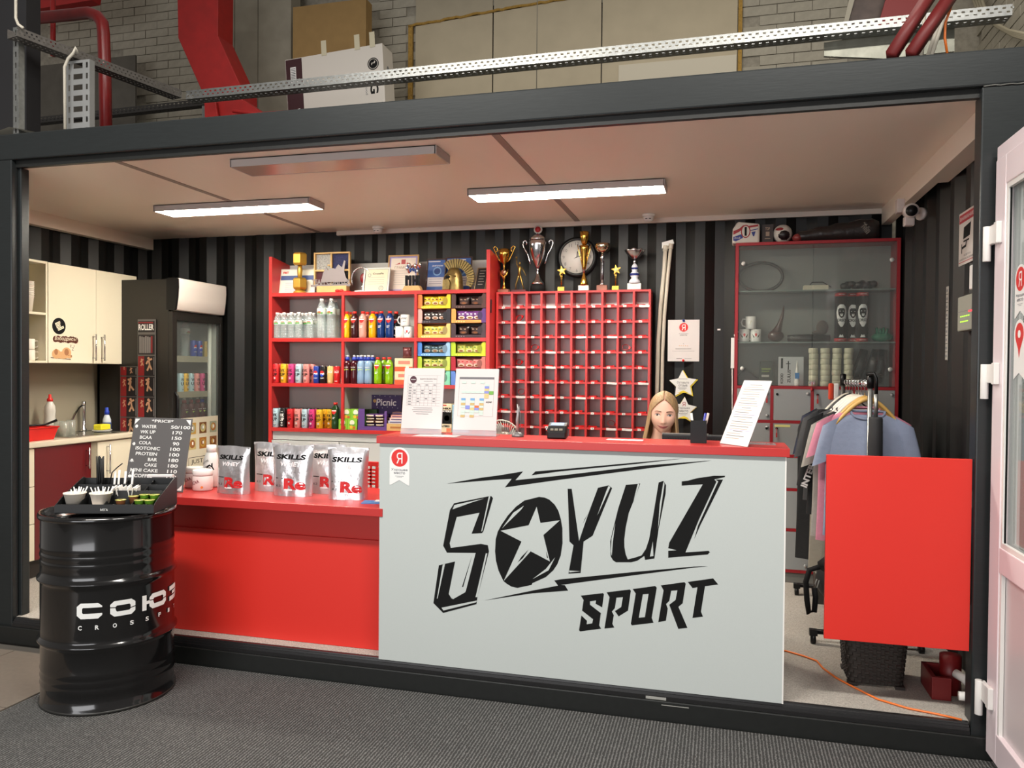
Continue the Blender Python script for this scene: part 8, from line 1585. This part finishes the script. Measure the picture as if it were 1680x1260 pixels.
# monitor
Ym = .42; x0, x1 = X(1086, Ym, 718), X(1232, Ym, 718); zt = Z(1150, 712, Ym); t = thing('monitor', 'black computer monitor seen from behind above the counter', 'monitor', ((x0+x1)/2, Ym, .866))
obj('back_case', MB().box(x0, x1, Ym, Ym+.035, zt-.33, zt-.004), M('monitor_black', (24, 24, 26), .5), t, .006); obj('bezel', MB().box(x0-.002, x1-.2, Ym+.005, Ym+.02, zt-.004, zt), M('bezel_silver', (130, 128, 122), .4, .3), t); obj('screen', MB().box(x0+.01, x1-.01, Ym+.0352, Ym+.037, zt-.32, zt-.015), M('screen_dark', (50, 60, 80), .2, emit=.3), t)
mb = MB()
for q in range(30): x = x0+.03+(x1-x0-.06)*q/30; mb.box(x, x+.004, Ym-.0015, Ym+.002, zt-.05, zt-.02)
obj('vent', mb, blackp, t, stuff=True); obj('stand', MB().box((x0+x1)/2-.03, (x0+x1)/2+.03, Ym-.02, Ym-.002, .875, zt-.2).box((x0+x1)/2-.1, (x0+x1)/2+.1, Ym-.09, Ym+.09, .8655, .875), blackp, t)
# ================================================================== PERSON
HX, HY = X(1088.3, .70, 690), .70
HZ = Z(1087, 711.5, .70)+.111
t = thing('person', 'smiling young woman with long straight blonde hair and a black top behind the counter', 'person', (HX, HY+.05, FZ+.50))
yawh = math.atan2(HX-CAM.x, HY-CAM.y); HT = Matrix.Translation((HX, HY, HZ)) @ Matrix.Rotation(-yawh*1.0+0.02, 4, 'Z') @ Matrix.Rotation(.05, 4, 'Y')
skin = M('skin', (238, 188, 162), .48, 0, .02, 60, .02); HA, HB, HC = .0705, .090, .109
def g(x, s): return math.exp(-(x/s)**2)
def hw2(z):
    k = z/HC
    if k < -.05: return HA*(1-.44*min(1, (-k-.05)/.95)**2.0)
    return HA*(1+.02*k)
def feat(x, zr):
    f = 0; z = zr+.014
    # nose
    nz = (z+.028)/.040
    if -.045 < z < .022: q = (.022-z)/.060; f += .020*max(0, q)**1.3*g(x, .0075+.004*max(0, q)) if z > -.034 else .020*g(x, .0115)*max(0, 1-(-.034-z)/.011)
    f += .0035*g(abs(x)-.0105, .0055)*g(z+.032, .007)
    for s in (-1, 1):
        f -= .0075*g(x-s*.031, .015)*g(z-.006, .012); f += .0035*g(x-s*.038, .018)*g(z+.030, .016); f += .003*g(x-s*.030, .018)*g(z-.026, .006)
        f -= .0016*g(x-s*(.026), .004)*g(z+.050, .012)
    f += .0045*g(x, .020)*g(z+.060, .010); f += .0055*g(x, .018)*g(zr+.097, .012); f -= .002*g(x, .02)*g(z+.076, .006)
    return f
def ysurf(x, z):
    a = hw2(z); k = max(0, 1-(x/(a*1.0))**2); zz_ = max(0, 1-(abs(z)/HC)**2.4)**.5
    return -(HB*(.94)*k**.42*zz_**.75+feat(x, z)*min(1, k*3))
nu, nv = 96, 72; v = []
for i in range(nu):
    a = 2*PI*i/nu
    for j in range(nv):
        ph = -PI/2+PI*j/(nv-1); z = HC*math.sin(ph); r = math.cos(ph)**.8 if 0 < j < nv-1 else 0
        ca, sa = math.cos(a), math.sin(a); x = hw2(z)*r*ca
        if sa <= 0:
            xx = hw2(z)*ca*r; y = -(HB*.92*abs(sa)**.85*r)-feat(xx, z)*min(1, abs(sa)*2.2)
        else: y = HB*(.95 if z > -.04 else .95-.45*min(1, (-z-.04)/.07))*sa*r
        v.append((x, y, z))
mb = MB().at(HT).grid(v, nu, nv, 0, True, True)
def ys2(x, z):
    z_ = max(-HC*.999, min(HC*.999, z)); r = math.cos(math.asin(z_/HC))**.8; ca = max(-.999, min(.999, x/(hw2(z)*r))); sa = math.sqrt(1-ca*ca); return -(HB*.92*sa**.85*r)-feat(x, z)*min(1, sa*2.2)
# neck, shoulders, torso and arms in the same skin mesh
bx, by = HX-.025, HY+.05; zs = HZ-.215
def ringm(c, rx, ry, n=24): return [(c[0]+rx*math.cos(2*PI*i/n), c[1]+ry*math.sin(2*PI*i/n), c[2]) for i in range(n)]
mb.at(Matrix.Identity(4)); rings = [((HX-.004, HY+.02, HZ-.06), .050, .052), ((HX-.012, HY+.03, HZ-.11), .048, .050), ((bx, by, HZ-.16), .052, .052), ((bx, by, HZ-.19), .085, .062), ((bx, by+.005, zs-.02), .165, .080), ((bx, by+.005, zs-.08), .170, .092), ((bx, by, zs-.22), .135, .095), ((bx, by, zs-.34), .125, .09), ((bx, by, zs-.46), .165, .11)]
rg = [ringm(*q) for q in rings]; mb.grid([rg[j][i] for i in range(24) for j in range(len(rg))], 24, len(rg), 0, True, True)
for s in (-1, 1):
    mb.tube([(bx+s*.15, by, zs-.045), (bx+s*.19, by-.02, zs-.14), (bx+s*.21, by-.06, zs-.27), (bx+s*.17, by-.17, zs-.31), (bx+s*.12, by-.27, .885)], [.045, .042, .038, .032, .024], 12)
    for q in range(5): a_ = s*(.5-.25*q) if q else s*1.1; hx0 = bx+s*.12; hy0 = by-.27; L_ = (.045, .07, .078, .072, .058)[q]; mb.tube([(hx0+(q-2)*.013*s*-1, hy0-.03, .884), (hx0+(q-2)*.016*-s, hy0-.055-L_*.3, .886), (hx0+(q-2)*.018*-s, hy0-.055-L_*.75, .877)], [.010, .009, .006], 8)
    mb.ball((bx+s*.12, by-.30, .884), (.038, .045, .014), 0, 12, 8)
    mb.tube([(bx+s*.09, by+.0, zs-.46), (bx+s*.10, by-.22, zs-.47), (bx+s*.10, by-.38, zs-.48), (bx+s*.10, by-.36, zs-.66), (bx+s*.10, by-.34, FZ+.06)], [.085, .075, .062, .055, .042], 12)
body = obj('body', mb, skin, t)
sm_ = mesh('x', MB(), skin)
# features laid on the face
def patch(pts_fn, n, m_, name, mat, off=.0006):
    mb = MB().at(HT); v = []
    for i in range(n):
        for j in range(m_): x, z = pts_fn(i/(n-1), j/(m_-1)); v.append((x, ys2(x, z)-off, z))
    mb.grid(v, n, m_); return obj(name, mb, mat, t, fix=True)
lipm = M('lips', (196, 108, 104), .4)
def smile(x): return .0050*(x/.022)**2
patch(lambda u, w2: ((u-.5)*.060, -.0725+smile((u-.5)*.060)+(w2)*.0055*(1-(2*u-1)**2)**.6*(1-.25*math.exp(-((u-.5)/.06)**2))), 17, 4, 'upper_lip', lipm); patch(lambda u, w2: ((u-.5)*.050, -.0728+smile((u-.5)*.050)-(w2)*.0075*(1-(2*u-1)**2)**.7), 17, 4, 'lower_lip', lipm)
patch(lambda u, w2: ((u-.5)*.058, -.0730+smile((u-.5)*.058)+(w2-.5)*.0012), 17, 2, 'mouth_line', M('mouth_dark', (120, 56, 54), .5), .0011)
eyew = M('eye_white', (222, 214, 208), .25); iris = M('iris', (52, 54, 48), .25); browm = M('brow', (112, 72, 48), .8); lash = M('lash', (50, 34, 30), .7)
for s in (-1, 1):
    n = 17
    patch(lambda u, w2: (s*.031+(u-.5)*.027, -.0085+(w2-.45)*.0096*(1-(2*u-1)**2)**.7-.0012*(2*u-1)*s*-1), n, 5, 'eye', eyew, .0008)
    cxx, czz = s*.031, -.0085; mb = MB().at(HT); yy = ys2(cxx, czz)-.0016
    mb.add([(cxx+.0066*math.cos(2*PI*i/16), yy, czz+min(.0042, max(-.0046, .0066*math.sin(2*PI*i/16)))) for i in range(16)], [tuple(range(16))]); obj('iris', mb, iris, t); mb = MB().at(HT); mb.add([(cxx+.0030*math.cos(2*PI*i/12), yy-.0004, czz+.0030*math.sin(2*PI*i/12)) for i in range(12)], [tuple(range(12))]); obj('pupil', mb, ink, t)
    mb = MB().at(HT); mb.tube([(s*.031+(u-.5)*.029, ys2(s*.031+(u-.5)*.029, -.0025)-.0008, -.0082+.0058*(1-(2*u-1)**2)**.7-.001*(2*u-1)*s*-1) for u in [i/10 for i in range(11)]], [.0006+.0009*math.sin(PI*i/10) for i in range(11)], 6); obj('upper_lashes', mb, lash, t)
    patch(lambda u, w2: (s*(.013+u*.036), .0085+.006*math.sin(PI*u*.75)-.003*u+(w2-.5)*.0046*(1-u)**.35), 13, 3, 'eyebrow', browm, .0008)
    mb = MB().at(HT); mb.ball((s*.0055, ys2(s*.0065, -.050)+.0006, -.0515), (.0022, .001, .0012), 0, 8, 6); obj('nostril', mb, M('nostril', (120, 70, 60), .7), t)
    mb = MB().at(HT); mb.ball((s*.0715, .006, -.018), (.007, .016, .028), 0, 12, 10); obj('ear', mb, skin, t)
# hair
hairm = M('hair_blonde', (160, 130, 92), .38, 0, .5, 90, .25, stretch=(1.6, 1.6, .06))
def strand(s, q, p):
    # q: 0 at the face edge, 1 at the back; p: 0 at the parting, 1 at the tips
    R = 1.085; q0 = .38
    az = .05 if q < q0 else PI-.05
    e0 = (.66+(PI/2-.70)*(q/q0)) if q < q0 else (PI/2-.04-.9*(q-q0)/(1-q0))
    az2 = 1.02+2.06*q
    if p < .5:
        k = p/.5; kk = k**.62
        if q < q0: aa = az+(az2-az)*k**(1-.38*q/q0)
        else: aa = az+(az2-az)*kk
        el = e0*(1-k**1.25)+.02
        x = HA*R*1.04*math.cos(el)**.75*math.sin(aa); y = -HB*R*math.cos(el)**.75*math.cos(aa); z = (HC+.006)*math.sin(el)*1.02
        return (s*max(x, .0004), y+.006, z+.002)
    k = (p-.5)/.5; aa = az2; x = HA*R*1.04*math.sin(aa); y = -HB*R*math.cos(aa)+.006
    x = s*(x*(1+.28*k**1.2)+.006*k); y = y*(1-.25*k); return (x*(1+.02*math.sin(9*q)), y+.004*math.sin(14*q+3*k), .0045-.205*k+.010*math.sin(5*q)*k)
for s, nm in ((-1, 'left'), (1, 'right')):
    nu, nv = 34, 30; v = [strand(s, i/(nu-1), j/(nv-1)) for i in range(nu) for j in range(nv)]
    if s > 0: v = [(x*(.93 if z < 0 else 1), y, z) for x, y, z in v]
    o = obj('hair', MB().at(HT).grid(v, nu, nv), hairm, t); sm = o.modifiers.new('s', 'SOLIDIFY'); sm.thickness = .007; sm.offset = -1
topm = M('black_top', (26, 26, 30), .8, 0, .2, 30)
rings = [((bx, by+.002, zs-.005), .100, .068), ((bx, by+.005, zs-.025), .172, .087), ((bx, by+.005, zs-.08), .178, .099), ((bx, by, zs-.22), .143, .103), ((bx, by, zs-.34), .135, .10), ((bx, by, zs-.50), .178, .125)]
rg = [ringm(*q) for q in rings]; mb = MB().grid([rg[j][i] for i in range(24) for j in range(len(rg))], 24, len(rg), 0, True, True)
for s in (-1, 1): mb.tube([(bx+s*.14, by, zs-.035), (bx+s*.19, by-.02, zs-.14), (bx+s*.205, by-.045, zs-.22)], [.055, .052, .048], 14)
obj('black_top', mb, topm, t)
mb = MB()
for s in (-1, 1): mb.tube([(bx+s*.09, by+.02, zs-.46), (bx+s*.10, by-.22, zs-.465), (bx+s*.10, by-.385, zs-.48), (bx+s*.10, by-.365, zs-.66), (bx+s*.10, by-.345, FZ+.10)], [.095, .083, .070, .062, .052], 14)
obj('trousers', mb, M('jeans_dark', (30, 32, 42), .8), t)
for s in (-1, 1): obj('shoe', MB().ball((bx+s*.10, by-.39, FZ+.045), (.045, .12, .045), 0, 14, 8), blackp, t)
bpy.data.meshes.remove(sm_)
zseat = zs-.565; t = thing('office_chair', 'black office chair under the person behind the counter', 'chair', (bx, by+.05, FZ))
obj('seat', MB().box(bx-.23, bx+.23, by-.22, by+.22, zseat-.05, zseat), blackm, t, .02); obj('backrest', MB().box(bx-.2, bx+.2, by+.19, by+.23, zseat+.12, zseat+.42), blackm, t, .02); obj('spine', MB().box(bx-.03, bx+.03, by+.232, by+.25, zseat-.05, zseat+.3), blackp, t); obj('column', MB().tube([(bx, by, FZ+.08), (bx, by, zseat-.05)], .028, 12), chrome, t)
for q in range(5): a = 2*PI*q/5; l_ = obj('leg', MB().tube([(bx, by, FZ+.09), (bx+.26*math.cos(a), by+.26*math.sin(a), FZ+.06)], .018, 8), blackp, t); obj('caster', MB().ball((bx+.26*math.cos(a), by+.26*math.sin(a), FZ+.025), .025, 0, 10, 8), blackp, l_)
